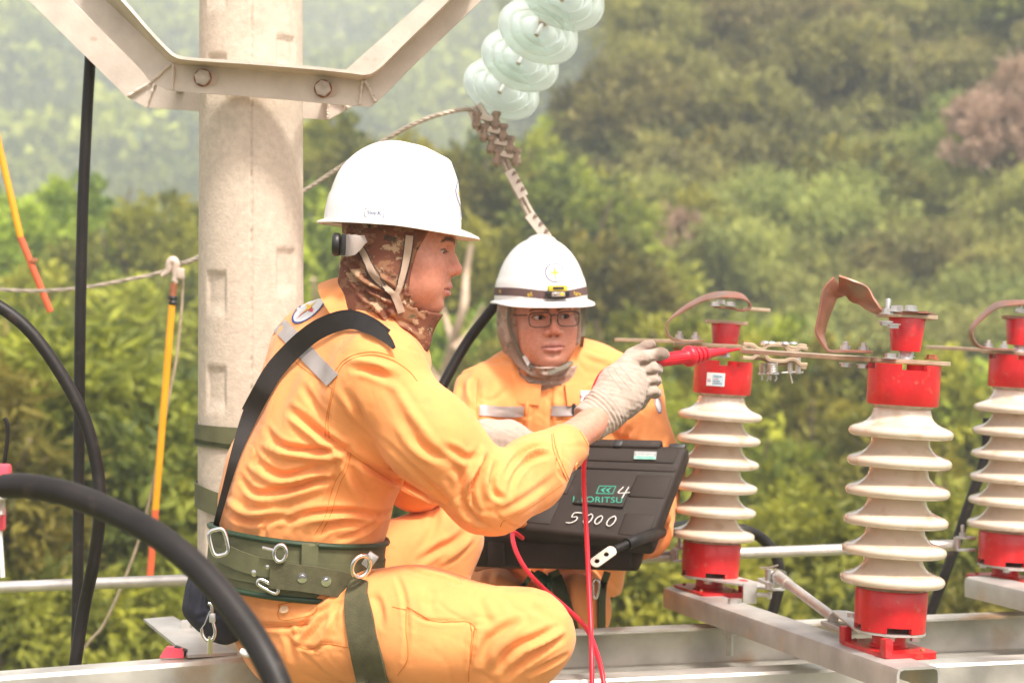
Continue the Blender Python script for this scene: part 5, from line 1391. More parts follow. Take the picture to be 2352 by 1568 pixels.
words(BHe1, 'K', .0125, HH1 @ Vector((.12, -.0125, .0125)), hy, hz, M['inkb'], b_, off=.0010); words(BHe1, 's', .004, HH1 @ Vector((.12, -.0065, .0125)), hy, hz, M['inkb'], b_, off=.0010)
# size knob and cradle at the nape, straps under the helmet
mb = MB()
for k in range(20): pass
mb.lathe([(.0195, -.006), (.021, -.004), (.021, .004), (.0185, .007)], P(773, 561, 3.62), (-1, .0, .05), 26); mb.build('adjuster_knob', M['blackp'], hel1)
mb = MB(); mb.ribbon(catmull([tuple(P(782, 558, 3.62)), tuple(P(800, 560, 3.60)), tuple(P(822, 562, 3.598)), tuple(P(850, 556, 3.600))], 6), (0, 0, 1), .036, .003) if False else None
mb.ribbon([Vector(tuple(p)) for p in catmull([tuple(P(783, 562, 3.630)), tuple(P(797, 564, 3.608)), tuple(P(812, 560, 3.600)), tuple(P(840, 548, 3.605))], 6)], (0.1, 0, 1), [.038, .040]+[.040]*10+[.036, .032, .03, .025, .02, .016, .014], .0025); mb.build('cradle', M['greyp'], hel1)
mb = MB(); mb.box(P(790, 562, 3.610), (.008, .006, .038), bev=.001); mb.build('cradle_clip', M['blackp'], hel1)
def strap1(pts, w, name='chin_strap', bv=None, off=.003, m='tanw', parent=None, n=6):
    r = free_ribbon(bv or BH1, pts, M[m], name, parent or hel1, .0014, off, n, 3)
    return r
strap1([(812, 540, 17, 3.61), (838, 585, 16, 3.61), (855, 625, 15, 3.61), (880, 655, 13, 3.62), (905, 676, 11, 3.63)], 16)
strap1([(941, 541, 18, 3.61), (935, 585, 17, 3.61), (926, 625, 15, 3.61), (917, 660, 12, 3.62), (908, 680, 12, 3.62)], 16)
strap1([(905, 672, 18, 3.62), (914, 695, 18, 3.62), (922, 718, 17, 3.63)], 18)
# black straps edges
for pts in (((803, 540), (829, 587), (847, 628), (875, 660), (900, 682)), ((931, 541), (926, 585), (918, 625), (910, 655)), ((950, 541), (944, 590), (934, 630), (926, 662)), ((822, 540), (846, 582), (863, 622), (888, 650))):
    seam(BH1, pts, 'strap_edge', hel1, M['blackw'], .0012, .0045)

# reflective tape, patch, strap, seams on the jacket
surf_ribbon(BJ, [(644, 748), (690, 795), (730, 838), (766, 873)], 37, M['tape'], 'reflective_tape', jacket, .0028, .0012)
V2, F2 = disc2(1, 30, 5); pa = px_decal(BJ, V2, F2, (711, 708), (13, 15), (38, -33), M['paper'], 'back_patch', jacket, .0012)
V2, F2 = ring2(.90, 1.0, 40); px_decal(BJ, V2, F2, (711, 708), (13, 15), (38, -33), M['inkb'], 'patch_ring', pa, .0019)
V2, F2 = star2(.85, .18); px_decal(BJ, V2, F2, (711, 708), (13, 15), (38, -33), M['inkr'], 'patch_star', pa, .0019)
V2, F2 = star2(.5, .14); px_decal(BJ, V2, F2, (711, 708), (13, 15), (38, -33), M['inky'], 'patch_star', pa, .0025)
for pts in (c5((755, 600), (740, 680), (720, 760), (708, 860), (715, 945)), c5((745, 600), (728, 690), (708, 780), (695, 860), (690, 940)), c5((755, 590), (800, 520), (880, 480), (980, 470), (1080, 500), (1170, 560), (1220, 620)), c5((750, 560), (800, 500), (880, 463), (980, 452), (1090, 480)),
            c5((820, 1030), (800, 1120), (770, 1160), (740, 1220), (715, 1300), (690, 1400), (630, 1500)), c5((840, 1030), (815, 1130), (780, 1200), (750, 1290), (725, 1380), (665, 1500)), c5((800, 1010), (960, 1120), (1130, 1230), (1372, 1370)), c5((440, 430), (560, 540), (700, 640), (735, 662)),
            c8((985, 40), (1000, 130), (1040, 230), (1085, 335)), c8((975, 45), (985, 140), (1030, 250), (1070, 330)), c8((660, 610), (680, 575), (740, 545), (820, 500), (940, 420), (1040, 350)), c8((1130, 0), (1180, 80), (1215, 150))):
    seam(BJ, pts, 'seam', jacket, M['thread'], .0008, .0002)
def button(c, n, r, m, name, parent):
    mb = MB(); mb.lathe([(r, 0), (r, r*.3), (r*.8, r*.42), (r*.7, r*.32), (0.0001, r*.32)], c, n, 22, False)
    b = mb.build(name, m, parent); q = MB(); f = frame(n)
    for a, c_ in ((.22, .22), (-.22, .22), (.22, -.22), (-.22, -.22)): q.lathe([(r*.1, 0), (r*.1, r*.03)], Vector(c)+f.col[0]*a*r+f.col[1]*c_*r+Vector(n).normalized()*r*.33, n, 8)
    q.build('button_hole', M['thread'], b)
M['btn'] = mat('pale orange button', (.80, .30, .10), .4)
q, n = hit(BJ, 1321, 1069); q is not None and button(q+n*.001, n, .0078, M['btn'], 'button', jacket)
q, n = hit(BT, 653, 1401); M['btn2'] = mat('cream button', (.80, .55, .33), .4); q is not None and button(q+n*.001, n, .0085, M['btn2'], 'button', trousers)
for pts in (c8((90, 1100), (160, 1140), (260, 1190), (380, 1190), (470, 1195), (515, 1240)), c8((85, 1110), (82, 1240), (95, 1410), (30, 1520)), c8((470, 1195), (485, 1260), (475, 1400), (465, 1560)), c8((0, 1100), (85, 1120)),
            c8((505, 1220), (495, 1300), (480, 1450)), c7((480, 1040), (640, 1130), (850, 1135), (1060, 1115)), c7((830, 1000), (850, 960), (1080, 945), (1120, 1000), (1060, 1050), (860, 1085), (820, 1040), (830, 1000)), c7((940, 1270), (1060, 1310), (1180, 1265), (1390, 1300))):
    seam(BT, pts, 'seam', trousers, M['thread'], .0009, .0003)
mb = MB(); c = P(968, 886, 3.56); mb.tube([c-Vector((.010, 0, -.014)), c+Vector((.0045, -.0, -.006))], .0065, 14); mb.build('pen', M['blackp'], w1)
free_ribbon(BJ, [(893, 764, 16, 3.62), (850, 736, 20, 3.60), (800, 722, 22, 3.60), (742, 738, 22, 3.62), (690, 772, 22, 3.64), (634, 828, 20, 3.66), (596, 885, 20, 3.68), (566, 940, 20, 3.70)], M['blackw'], 'shoulder_strap', w1, .003, .006, 8, 4, smooth=14, flat=True)
free_ribbon(BJ, [(906, 800, 8, 3.63), (894, 784, 18, 3.62), (878, 769, 26, 3.60), (850, 752, 32, 3.58), (800, 737, 38, 3.60), (734, 756, 43, 3.63), (685, 792, 44, 3.65), (632, 848, 44, 3.66), (597, 907, 42, 3.68), (570, 965, 36, 3.70), (544, 1035, 24, 3.72), (522, 1110, 17, 3.73), (503, 1180, 14, 3.74), (488, 1236, 12, 3.74)], M['blackw'], 'shoulder_strap', w1, .003, .0075, 8, 6, smooth=14, flat=True)

# belt, rings and hanging strap
BC = P(672, 1282, 3.77); BAX = (A3(Pd(690, 1225, 3.765))-A3(Pd(655, 1345, 3.775))); BAX = Vector((BAX[0]*-.2, BAX[1], BAX[2]))
def jt(p): return flat_chain(p, [Pd(668, 1400, 3.77)]+SPINE[:3], [.158, .156, .166, .18], [.125, .120, .137, .146], SIDE, .05)
Vq, Fq = polygonise(jt, (-.56, 3.50, CZ-.50), (-.20, 4.05, CZ-.30), .009)
BB = bvh_of(Vq, Fq)
BAX = Vector((.10, 0, 1))
belt = loop_band(BB, BC, BAX, (1, 0, 0), .104, .007, M['green'], 'work_belt', w1, 90, 5, .014, .5)
VB = [belt.matrix_world]; 
def bvh_obj(o):
    mw = world_matrix(o); return BVHTree.FromPolygons([mw @ v.co for v in o.data.vertices], [list(p.vertices) for p in o.data.polygons])
BBelt = bvh_obj(belt)
for zz in (.052, -.052):
    pts = []
    for k in range(91):
        q = R(4*k); x = Vector((1, 0, 0)); axn = BAX.normalized(); x = (x-axn*x.dot(axn)).normalized(); y = axn.cross(x); dr = x*math.cos(q)+y*math.sin(q); o_ = BC+axn*(zz*.97)
        h = BBelt.ray_cast(o_+dr*.5, -dr); pts.append((h[0] if h[0] is not None else o_+dr*.15)+dr*.001)
    mb = MB(); mb.tube(pts, .0055, 8, False); mb.build('belt_edge', M['pine'], belt)
loop_band(BBelt, BC-BAX*.006, BAX, (1, 0, 0), .048, .004, M['green'], 'belt_webbing', belt, 90, 3, .003, .5)
BB2 = BBelt
free_ribbon(BBelt, [(508, 1268, 44, 3.64), (560, 1290, 44, 3.62), (610, 1303, 42, 3.60), (650, 1305, 40, 3.60)], M['green'], 'belt_tab', belt, .003, .006)
free_ribbon(BBelt, [(712, 1240, 38, 3.60), (712, 1275, 38, 3.60), (710, 1318, 38, 3.60)], M['tanw'] if False else M['green'], 'belt_loop', belt, .003, .009)
M['sling'] = M['green']
lan = free_ribbon(BBelt, [(622, 1320, 58, 3.585), (650, 1322, 60, 3.58), (700, 1327, 60, 3.58), (760, 1337, 60, 3.58), (800, 1345, 56, 3.585), (820, 1349, 54, 3.60)], M['olive'], 'lanyard_sleeve', belt, .006, .012)
for x, y in ((694, 1326), (749, 1334)):
    q, n = hit(bvh_obj(lan), x, y)
    if q is not None:
        mb = MB(); mb.lathe([(.0095, 0), (.0095, .0012), (.0055, .0016), (.005, .0035), (0.0001, .004)], q, n, 20, False); mb.build('rivet', M['chrome'], belt)
for x, y in ((590, 1313), (620, 1300)):
    q, n = hit(BBelt, x, y)
    if q is not None:
        mb = MB(); mb.lathe([(.008, 0), (.0075, .003), (.004, .005), (0.0001, .0055)], q+n*.005, n, 20, False); mb.build('rivet', M['chrome'], belt)
def ring_part(pts, r, m, name, parent, closed=True, n=6):
    p_ = catmull([tuple(p) for p in pts], n, closed); p_ = [Vector(tuple(p)) for p in p_]
    if closed: p_.append(p_[0])
    mb = MB(); mb.tube(p_, r, 10, not closed); return mb.build(name, M[m], parent)
def dring(cx, cy, d, rx, ry, rot, r, name='steel_ring', parent=None, sqr=.0, tilt=0.):
    pts = []
    for k in range(14):
        q = 2*math.pi*k/14; c, s = math.cos(q), math.sin(q); e = 1-sqr; c = math.copysign(abs(c)**e, c); s = math.copysign(abs(s)**e, s)
        x, y = c*rx, s*ry; xr = x*math.cos(R(rot))-y*math.sin(R(rot)); yr = x*math.sin(R(rot))+y*math.cos(R(rot))
        pts.append(P(cx+xr, cy+yr, d+tilt*c))
    return ring_part(pts, r, 'chrome', name, parent or belt)
dring(644, 1270, 3.555, 14, 19, 8, .0038); dring(503, 1245, 3.60, 19, 30, -14, .0042, sqr=.45); dring(616, 1346, 3.57, 26, 8, 28, .0034, sqr=.4)
mb = MB(); mb.tube([P(604, 1257, 3.57), P(632, 1264, 3.56)], .0035, 10); mb.build('steel_ring', M['chrome'], belt)
dring(829, 1300, 3.565, 19, 26, 28, .0042, tilt=.01)
mb = MB(); mb.box(P(850, 1286, 3.60), (.020, .014, .028), Matrix.Rotation(R(35), 3, 'Y'), .003); mb.build('snap_hook', M['steel'], belt)
hang = free_ribbon(BT, [(828, 1328, 34, 3.56), (818, 1362, 50, 3.55), (822, 1410, 62, 3.54), (832, 1470, 66, 3.53), (845, 1530, 68, 3.53), (862, 1600, 70, 3.53), (880, 1660, 70, 3.54)], M['olive'], 'hanging_strap', belt, .005, .006, smooth=10)

# gloves
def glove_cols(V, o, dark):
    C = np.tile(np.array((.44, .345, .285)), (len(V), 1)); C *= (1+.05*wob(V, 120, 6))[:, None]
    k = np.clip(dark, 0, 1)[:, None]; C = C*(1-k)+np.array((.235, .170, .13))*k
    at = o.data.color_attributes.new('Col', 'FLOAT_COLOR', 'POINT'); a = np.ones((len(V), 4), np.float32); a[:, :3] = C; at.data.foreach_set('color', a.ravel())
GD = 3.90
def glove1_f(p):
    d = flat_chain(p, [Pd(1352, 972, 3.84), Pd(1392, 938, 3.86), Pd(1426, 898, 3.885), Pd(1452, 866, 3.90)], [.040, .036, .044, .040], [.036, .030, .030, .025], (A3(Pd(1490, 905, 3.9))-A3(Pd(1440, 830, 3.9))), .03)
    fi = [([(1440, 836, 3.900), (1478, 820, 3.905), (1518, 812, 3.93), (1526, 813, 3.945)], [.0165, .0140, .0130, .0115]),
          ([(1456, 858, 3.905), (1498, 845, 3.915), (1509, 848, 3.945), (1490, 852, 3.968)], [.0150, .0130, .0120, .0105]),
          ([(1466, 882, 3.905), (1500, 870, 3.918), (1507, 874, 3.945), (1486, 878, 3.966)], [.0140, .0112, .0108, .0098]),
          ([(1464, 905, 3.905), (1500, 897, 3.920), (1506, 902, 3.945), (1488, 905, 3.962)], [.0150, .0118, .0108, .0094]),
          ([(1425, 850, 3.93), (1452, 815, 3.955), (1482, 796, 3.965), (1496, 790, 3.968)], [.020, .0145, .0115, .0095])]
    for pts, rs in fi: d = smin(d, chain(p, [Pd(*q) for q in pts], [r_*.94 for r_ in rs], .005), .0048)
    d = smin(d, ellip(p, Pd(1458, 920, 3.93), (.026, .022, .022)), .02)
    ax = A3(Pd(1392, 938, 3.86))-A3(Pd(1352, 972, 3.84)); L_ = np.linalg.norm(ax); ax /= L_; s = (p-A3(Pd(1352, 972, 3.84)))@ax
    d = d-.0016*np.sin(s*6.28/.0085)*np.exp(-((s-.035)/.018)**2)+.0005*wob(p, 90, 6)
    return smax(d, -s-.004, .004)
V, F = polygonise(glove1_f, tuple(A3(P(1290, 1040, 3.9))*[1, 0, 1]+[0, 3.78, 0]), tuple(A3(P(1560, 760, 3.9))*[1, 0, 1]+[0, 4.02, 0]), .0021)
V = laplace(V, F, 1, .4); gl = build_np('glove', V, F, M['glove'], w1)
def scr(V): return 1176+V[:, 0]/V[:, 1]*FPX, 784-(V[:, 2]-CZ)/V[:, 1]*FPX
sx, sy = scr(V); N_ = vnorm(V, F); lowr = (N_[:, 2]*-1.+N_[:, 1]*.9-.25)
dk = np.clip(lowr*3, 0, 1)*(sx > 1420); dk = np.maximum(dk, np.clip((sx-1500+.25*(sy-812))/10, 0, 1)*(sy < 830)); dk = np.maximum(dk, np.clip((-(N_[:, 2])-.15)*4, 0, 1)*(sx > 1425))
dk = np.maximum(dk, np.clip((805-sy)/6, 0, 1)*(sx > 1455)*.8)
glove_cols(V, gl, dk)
BG = bvh_of(V, F)
for pts in (((1402, 829), (1418, 858), (1436, 880), (1450, 896)), ((1412, 824), (1428, 846), (1448, 870), (1462, 890)), ((1394, 848), (1410, 872), (1428, 895))):
    seam(BG, pts, 'printed_line', gl, M['inkg'] if 'inkg' in M else M['greyp'], .0006, .0001)
def glove2_f(p):
    d = chain(p, [Pd(1064, 1010, 4.09), Pd(1120, 1008, 4.12), Pd(1165, 1016, 4.15), Pd(1205, 1024, 4.17)], [.040, .037, .044, .034], .02)
    for k, (y, dd) in enumerate(((1008, 4.14), (1022, 4.155), (1036, 4.17), (1050, 4.18))): d = smin(d, chain(p, [Pd(1195, y, dd), Pd(1238, y+10, dd+.01), Pd(1262, y+28, dd+.03)], [.014, .012, .010], .006), .008)
    d = smin(d, chain(p, [Pd(1170, 1030, 4.12), Pd(1210, 1052, 4.11), Pd(1235, 1060, 4.12)], [.018, .014, .011], .006), .01)
    return d+.0006*wob(p, 60, 6)
V, F = polygonise(glove2_f, tuple(A3(P(1020, 1110, 4.12))*[1, 0, 1]+[0, 4.02, 0]), tuple(A3(P(1300, 940, 4.12))*[1, 0, 1]+[0, 4.28, 0]), .003)
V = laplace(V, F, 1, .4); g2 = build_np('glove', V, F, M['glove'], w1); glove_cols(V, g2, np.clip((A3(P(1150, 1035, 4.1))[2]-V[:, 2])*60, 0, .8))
# boot of the near foot, below the frame
def boot_f(p):
    a = A3(AN_N); d = chain(p, [a+[0, 0, .04], a+[0, 0, -.06], a+[.08, .01, -.08], a+[.15, .02, -.09]], [.05, .048, .045, .036], .03); return np.maximum(d, -(p[:, 2]-(a[2]-.115)))
V, F = polygonise(boot_f, tuple(A3(AN_N)-[.1, .1, .16]), tuple(A3(AN_N)+[.22, .12, .12]), .006); build_np('boot', V, F, M['blackp'], w1)
def boot2_f(p): 
    a = A3(AN_F); d = chain(p, [a+[0, 0, .04], a+[0, 0, -.06], a+[.08, .01, -.08], a+[.15, .02, -.09]], [.05, .048, .045, .036], .03); return np.maximum(d, -(p[:, 2]-(a[2]-.115)))
V, F = polygonise(boot2_f, tuple(A3(AN_F)-[.1, .1, .16]), tuple(A3(AN_F)+[.22, .12, .12]), .006); build_np('boot', V, F, M['blackp'], w1)

# ------------------------------------------------------------ second worker (facing us behind the case)
w2 = empty('person', P(1280, 1400, 4.80), 'worker with spectacles and a head torch on the helmet, facing us behind the black case', 'person')
HM2 = head_frame(P(1244, 724, 4.74), (.27, -.962, -.05), (-.04, 0, 1)); L2 = to_local(HM2)
S2N = Pd(1106, 906, 4.74); E2N = Pd(1058, 1040, 4.62); R2N = Pd(1130, 1130, 4.42)      # his right arm, left in the picture
S2F = Pd(1455, 900, 4.76); E2F = Pd(1515, 1085, 4.66); R2F = Pd(1505, 1215, 4.50)
H2N = Pd(1165, 1330, 4.85); H2F = Pd(1300, 1325, 4.87)
SP2 = [Pd(1290, 1330, 4.86), Pd(1290, 1200, 4.85), Pd(1290, 1080, 4.84), Pd(1285, 960, 4.82), Pd(1282, 890, 4.81), Pd(1276, 850, 4.80)]
def jacket2_f(p):
    d = flat_chain(p, SP2, [.155, .165, .180, .185, .155, .08], [.11, .125, .135, .13, .105, .075], (1, .05, 0), .06)
    d = smin(d, chain(p, [S2N, Pd(1190, 870, 4.79), Pd(1280, 856, 4.80), Pd(1375, 866, 4.80), S2F], [.057, .057, .06, .057, .057], .03), .07)
    d = smin(d, smin(chain(p, [S2N, E2N], [.066, .060], .03), chain(p, [E2N, R2N], [.060, .042], .03), .03), .03)
    d = smin(d, smin(chain(p, [S2F, E2F], [.064, .056], .03), chain(p, [E2F, R2F], [.056, .042], .03), .03), .03)
    return d+wob(p, 7, 6, 5)*.003
V, F = polygonise(jacket2_f, (-.26, 4.30, CZ-.62), (.50, 5.05, CZ+.02), .0052); V = laplace(V, F, 2, .5)
def c3(*pts): return [(940.8+x*.3, 509.6+y*.3) for x, y in pts]
F2S = [(c3((520, 1180), (500, 1300), (530, 1420), (560, 1560)), 10, -8), (c3((440, 1150), (400, 1250), (350, 1400), (330, 1500)), 12, -6), (c3((380, 1330), (440, 1400), (500, 1450), (540, 1560)), 10, -7), (c3((300, 1480), (380, 1520), (470, 1560)), 9, 6), (c3((420, 1200), (470, 1300), (460, 1400)), 10, 6),
       (c3((820, 1080), (840, 1160), (860, 1220)), 8, -6), (c3((925, 1240), (905, 1350), (900, 1500), (890, 1600)), 6, 5), (c3((1095, 1260), (1080, 1400), (1080, 1600)), 6, -5), (c3((1340, 1000), (1440, 1040), (1530, 1060)), 8, 5), (c3((560, 1060), (680, 1070), (790, 1040)), 9, -4), (c3((1150, 1300), (1180, 1400), (1150, 1560)), 10, -4), (c3((620, 1100), (700, 1200), (760, 1350)), 14, -4),
       ([(1470, 960), (1440, 1000), (1430, 1040)], 9, -7), ([(1500, 940), (1480, 990), (1470, 1040)], 10, 6), ([(1410, 1000), (1450, 1020), (1500, 1040)], 9, -6)]
V = folds(V, F, F2S); V = creases(V, F, .0022, 8., 4); V = laplace(V, F, 1, .2)
jk2 = build_np('jacket', V, F, M['orange'], w2); BJ2 = bvh_of(V, F)
def trousers2_f(p):
    d = flat_chain(p, [Pd(1250, 1270, 4.86), Pd(1240, 1360, 4.87)], [.150, .165], [.11, .12], (1, .05, 0), .05)
    d = smin(d, chain(p, [H2N, Pd(1125, 1400, 4.60), Pd(1110, 1650, 4.62)], [.088, .080, .06], .04), .04)
    d = smin(d, chain(p, [H2F, Pd(1318, 1400, 4.62), Pd(1268, 1700, 4.66)], [.088, .075, .058], .04), .03)
    return d+wob(p, 7, 6, 2)*.004
V, F = polygonise(trousers2_f, (-.26, 4.42, CZ-1.10), (.34, 5.05, CZ-.46), .006); V = laplace(V, F, 2, .5)
V = folds(V, F, [(c8((880, 870), (930, 980), (1010, 1060), (1090, 1200)), 12, -9), (c8((740, 890), (820, 980), (900, 1020)), 12, -8), (c8((600, 880), (580, 960)), 10, -6), (c8((1120, 880), (1110, 1000), (1120, 1120)), 10, 5), (c8((1040, 900), (1060, 1000), (1050, 1100)), 9, -6)])
build_np('trousers', V, F, M['orange'], w2); BT2 = bvh_of(V, F)
def body2_f(p):
    d = flat_chain(p, SP2, [.13, .14, .15, .155, .13, .07], [.09, .10, .11, .105, .085, .06], (1, .05, 0), .05)
    d = smin(d, chain(p, [SP2[-1], Pd(1256, 800, 4.78)], [.055, .052]), .04)
    for a, b, c in ((S2N, E2N, R2N), (S2F, E2F, R2F)): d = smin(d, chain(p, [a, b, c], [.045, .040, .028], .03), .03)
    for a, b, c in ((H2N, Pd(1125, 1400, 4.60), Pd(1110, 1650, 4.62)), (H2F, Pd(1318, 1400, 4.62), Pd(1268, 1700, 4.66))): d = smin(d, chain(p, [a, b, c], [.065, .055, .04], .03), .03)
    return d
Vb, Fb = polygonise(body2_f, (-.26, 4.30, CZ-1.10), (.50, 5.05, CZ+.02), .009); Vb = laplace(Vb, Fb, 2, .5)
OPT2 = dict(skin=(.60, .27, .185), open=.0046, gaze=(-.42, 1, -.04), lips=(.50, .20, .17), brow=.8)
Vh, Fh, Ch, E2 = head_part(HM2, OPT2)
join_body(Vh, Fh, Ch, Vb, Fb, E2, OPT2['skin'], w2)
def cut2(x, y, z):
    yb = np.interp(z, [-.125, -.112, -.09, -.05, 0, .03, .06], [.075, .052, .034, .026, .026, .030, .04]); return np.minimum((y-yb), z+.117)
def ex2(p):
    d = flat_chain(p, [Pd(1250, 790, 4.77), Pd(1258, 830, 4.77), Pd(1262, 862, 4.76)], [.066, .078, .088], [.07, .075, .080], (1, 0, 0), .03)
    d = smin(d, ellip(L2(p), (0, -.03, -.02), (.101, .085, .115)), .02)
    return d
HF2 = [([(1165, 750), (1180, 800), (1210, 840), (1260, 865), (1310, 850)], 5, -5), ([(1160, 770), (1185, 830), (1225, 862)], 5, 5), ([(1190, 830), (1240, 858), (1290, 850), (1330, 820)], 5, 5), ([(1335, 780), (1325, 820), (1290, 860)], 5, -5), ([(1165, 720), (1172, 780)], 5, 4), ([(1340, 740), (1335, 800)], 5, 4), ([(1195, 850), (1230, 872), (1290, 872)], 5, -5)]
hood2, BH2 = hood(HM2, L2, OPT2, ex2, w2, M['camo2'], HF2, (-.06, 4.56, CZ-.16), (.24, 4.94, CZ+.20), cut2, 'face_cover', .0034, .0095)
collar(w2, P(1268, 872, 4.78), (0, -.25, 1), .125, .105, -.030, .012, (0, -1, 0), M['orange'], 1.1, 14, 346)
HH2 = head_frame(P(1242, 688, 4.75), (.27, -.962, -.03), (-.02, 0, 1)); hel2, BHe2 = helmet(HH2, w2)
hx, hy, hz = [Vector(HH2.to_3x3().col[i]) for i in range(3)]
emblem(BHe2, HH2 @ Vector((0.0, .13, .064)), -hx, hz, .0225, hel2)
# strap of the head torch, lettering on it, the torch
def band2(a0, a1, w, z0, fz, m, name, parent, off=.0012, t=.0015):
    L = []
    for k in range(41):
        a = R(lerp(a0, a1, k/40)); dr = Vector((math.cos(a), math.sin(a), 0)); zz = z0+fz(a); row = []
        for j in range(4):
            o = HH2 @ Vector((dr.x*.25, dr.y*.25, zz+w*(j/3-.5))); h = BHe2.ray_cast(o, -(HH2.to_3x3() @ dr)); row.append((h[0] if h[0] is not None else o)+(HH2.to_3x3() @ dr)*off)
        L.append(row)
    mb = MB(); sheet('', L, t, None, mb=mb); return mb.build(name, m, parent)
M['brownb'] = mat('dark brown elastic band', (.115, .065, .06), .8, 0, .1, 40)
hb = band2(-90, 270, .019, .019, lambda a: -.0095*max(0, math.sin(a))**6+.002, M['brownb'], 'torch_band', hel2)
def bword(s, ang, z, size, rot=0.):
    a = R(ang); dr = HH2.to_3x3() @ Vector((math.cos(a), math.sin(a), 0)); ex = (HH2.to_3x3() @ Vector((math.sin(a), -math.cos(a), 0)))*1
    ex = ex if ex.x > 0 else -ex; ey = HH2.to_3x3() @ Vector((0, 0, 1)); c = HH2 @ Vector((math.cos(a)*.12, math.sin(a)*.12, z))
    ex = ex*math.cos(R(rot))+ey*math.sin(R(rot))
    words(bvh_obj(hb), s, size, c, ex, (ey-ex*ey.dot(ex)), M['inky'], hb, off=.0008)
bword('ITECORE', 22+150, .021, .013); bword('NITE', 118, .012, .013, -14); bword('RE', 62, .013, .012, 22); bword('NI', 14, .021, .012)
ht = HH2 @ Vector((0, .137, .014)); fr3 = Matrix((-hx, hz, -hx.cross(hz)*-1)).transposed()
fr3 = Matrix((-hx, hz, (-hx).cross(hz))).transposed()
mb = MB(); mb.box(ht, (.056, .017, .016), fr3, .004); tor = mb.build('head_torch', M['blackp'], hel2)
mb = MB(); mb.box(ht+hz*.013, (.046, .014, .015), fr3, .003); mb.build('torch_housing', mat('yellow plastic', (.75, .55, .04), .4), tor)
mb = MB(); mb.box(ht+hz*.014+hy*.0085, (.026, .006, .001), fr3); mb.build('torch_print', M['inkk'], tor)
mb = MB(); mb.box(ht+hy*.0085, (.032, .011, .002), fr3, .001); mb.build('torch_window', M['greyp'], tor)
for s in (-1, 1):
    mb = MB(); mb.lathe([(.0042, 0), (.0042, .0015), (.002, .0018)], ht+hy*.0095-hx*.008*s, hy, 14); mb.build('torch_lens', M['inky'] if s > 0 else M['chrome'], tor)
    mb = MB(); mb.lathe([(.003, 0), (.003, .0012)], ht+hy*.0085-hx*.022*s, hy, 10); mb.build('torch_lens', M['blackp'], tor)
# spectacles
def specs(hm):
    root = None; L_ = []
    mb = MB()
    def pt(x, y, z): return hm @ Vector((x, y, z))
    fr = []
    for s in (-1, 1):
        pts = []
        for k in range(40):
            q = 2*math.pi*k/40; c, sn = math.cos(q), math.sin(q); x = math.copysign(abs(c)**.55, c)*.0265; z = math.copysign(abs(sn)**.55, sn)*.0172
            x *= 1+.05*(sn); pts.append(pt(s*(.0345+x*1.0), .1045-.10*abs(.0345+x)**2*6, z-.0055))
        fr.append(pts); mb.tube(pts+[pts[0], pts[1]], .00125, 6, False)
        mb.tube([a_ for a_ in pts[3:18]], .0017, 6) 
        mb.tube([pt(s*.062, .093, .006), pt(s*.068, .088, .006), pt(s*.074, .055, .005), pt(s*.078, .02, .004)], .0016, 6)
        mb.tube([pt(s*.009, .103, -.003), pt(s*.0085, .098, -.012)], .001, 6)
    mb.tube([pt(-.010, .1042, .003), pt(0, .1062, .0055), pt(.010, .1042, .003)], .0015, 6)
    g = mb.build('spectacles', M['frame'], w2)
    for pts in fr:
        mb = MB(); n = len(pts); off = (hm.to_3x3() @ Vector((0, -.0006, 0))); c = sum(pts, Vector())/n
        mb.add(pts+[c]+[p+off for p in pts]+[c+off], [[k, (k+1) % n, n] for k in range(n)]+[[n+1+(k+1) % n, n+1+k, 2*n+1] for k in range(n)]+[[k, n+1+k, n+1+(k+1) % n, (k+1) % n] for k in range(n)])
        mb.build('lens', M['lens'], g)
specs(HM2)
# chin straps with clip
for pts, w in (([(1172, 698, 7, 4.68), (1168, 740, 7, 4.68), (1182, 785, 8, 4.67), (1202, 822, 9, 4.66), (1222, 846, 9, 4.64)], 8), ([(1196, 700, 7, 4.66), (1195, 745, 7, 4.66), (1205, 790, 7, 4.66), (1212, 820, 7, 4.65)], 8), ([(1342, 700, 6, 4.68), (1340, 760, 8, 4.68), (1330, 810, 9, 4.67), (1300, 840, 10, 4.65), (1260, 858, 10, 4.64)], 8)):
    free_ribbon(BH2, pts, mat('olive strap', (.17, .15, .11), .8), 'chin_strap', hel2, .0014, .003, 5, 3)
q = hit(BH2, 1212, 832)[0] or P(1212, 832, 4.64)
mb = MB(); mb.box(q+Vector((0, -.004, 0)), (.010, .008, .036), Matrix.Rotation(R(-28), 3, 'Y'), .002); mb.build('strap_clip', M['white'], hel2)
for (x, z) in ((-.005, .012), ): pass
# tapes, badge, seams of the second jacket
for pts in (([(1102, 943), (1150, 945), (1205, 945)]), ([(1268, 943), (1310, 943), (1340, 942)])):
    surf_ribbon(BJ2, pts, 24, M['tape'], 'reflective_tape', jk2, .0028, .0012)
for pts in ([(1098, 962), (1150, 965), (1208, 965)], [(1268, 962), (1330, 962)], [(1105, 970), (1106, 1010)], [(1190, 970), (1190, 1030)], [(1100, 870), (1095, 930), (1102, 1000)], [(1220, 885), (1212, 960), (1208, 1050)], [(1272, 885), (1266, 960), (1262, 1050)]):
    seam(BJ2, pts, 'seam', jk2, M['thread'], .0009, .0003)
V2, F2 = rect2(2, 2, 10, 4); bd = px_decal(BJ2, V2, F2, (1342, 910), (34, 0), (0, -13), M['paper'], 'name_badge', jk2, .0015)
V2, F2 = ring2(.9, 1, 30); px_decal(BJ2, V2, F2, (1333, 911), (11, 0), (0, -11), M['inkb'], 'badge_ring', bd, .0022)
V2, F2 = star2(.85, .2); px_decal(BJ2, V2, F2, (1333, 911), (11, 0), (0, -11), M['inkr'], 'badge_star', bd, .0022)
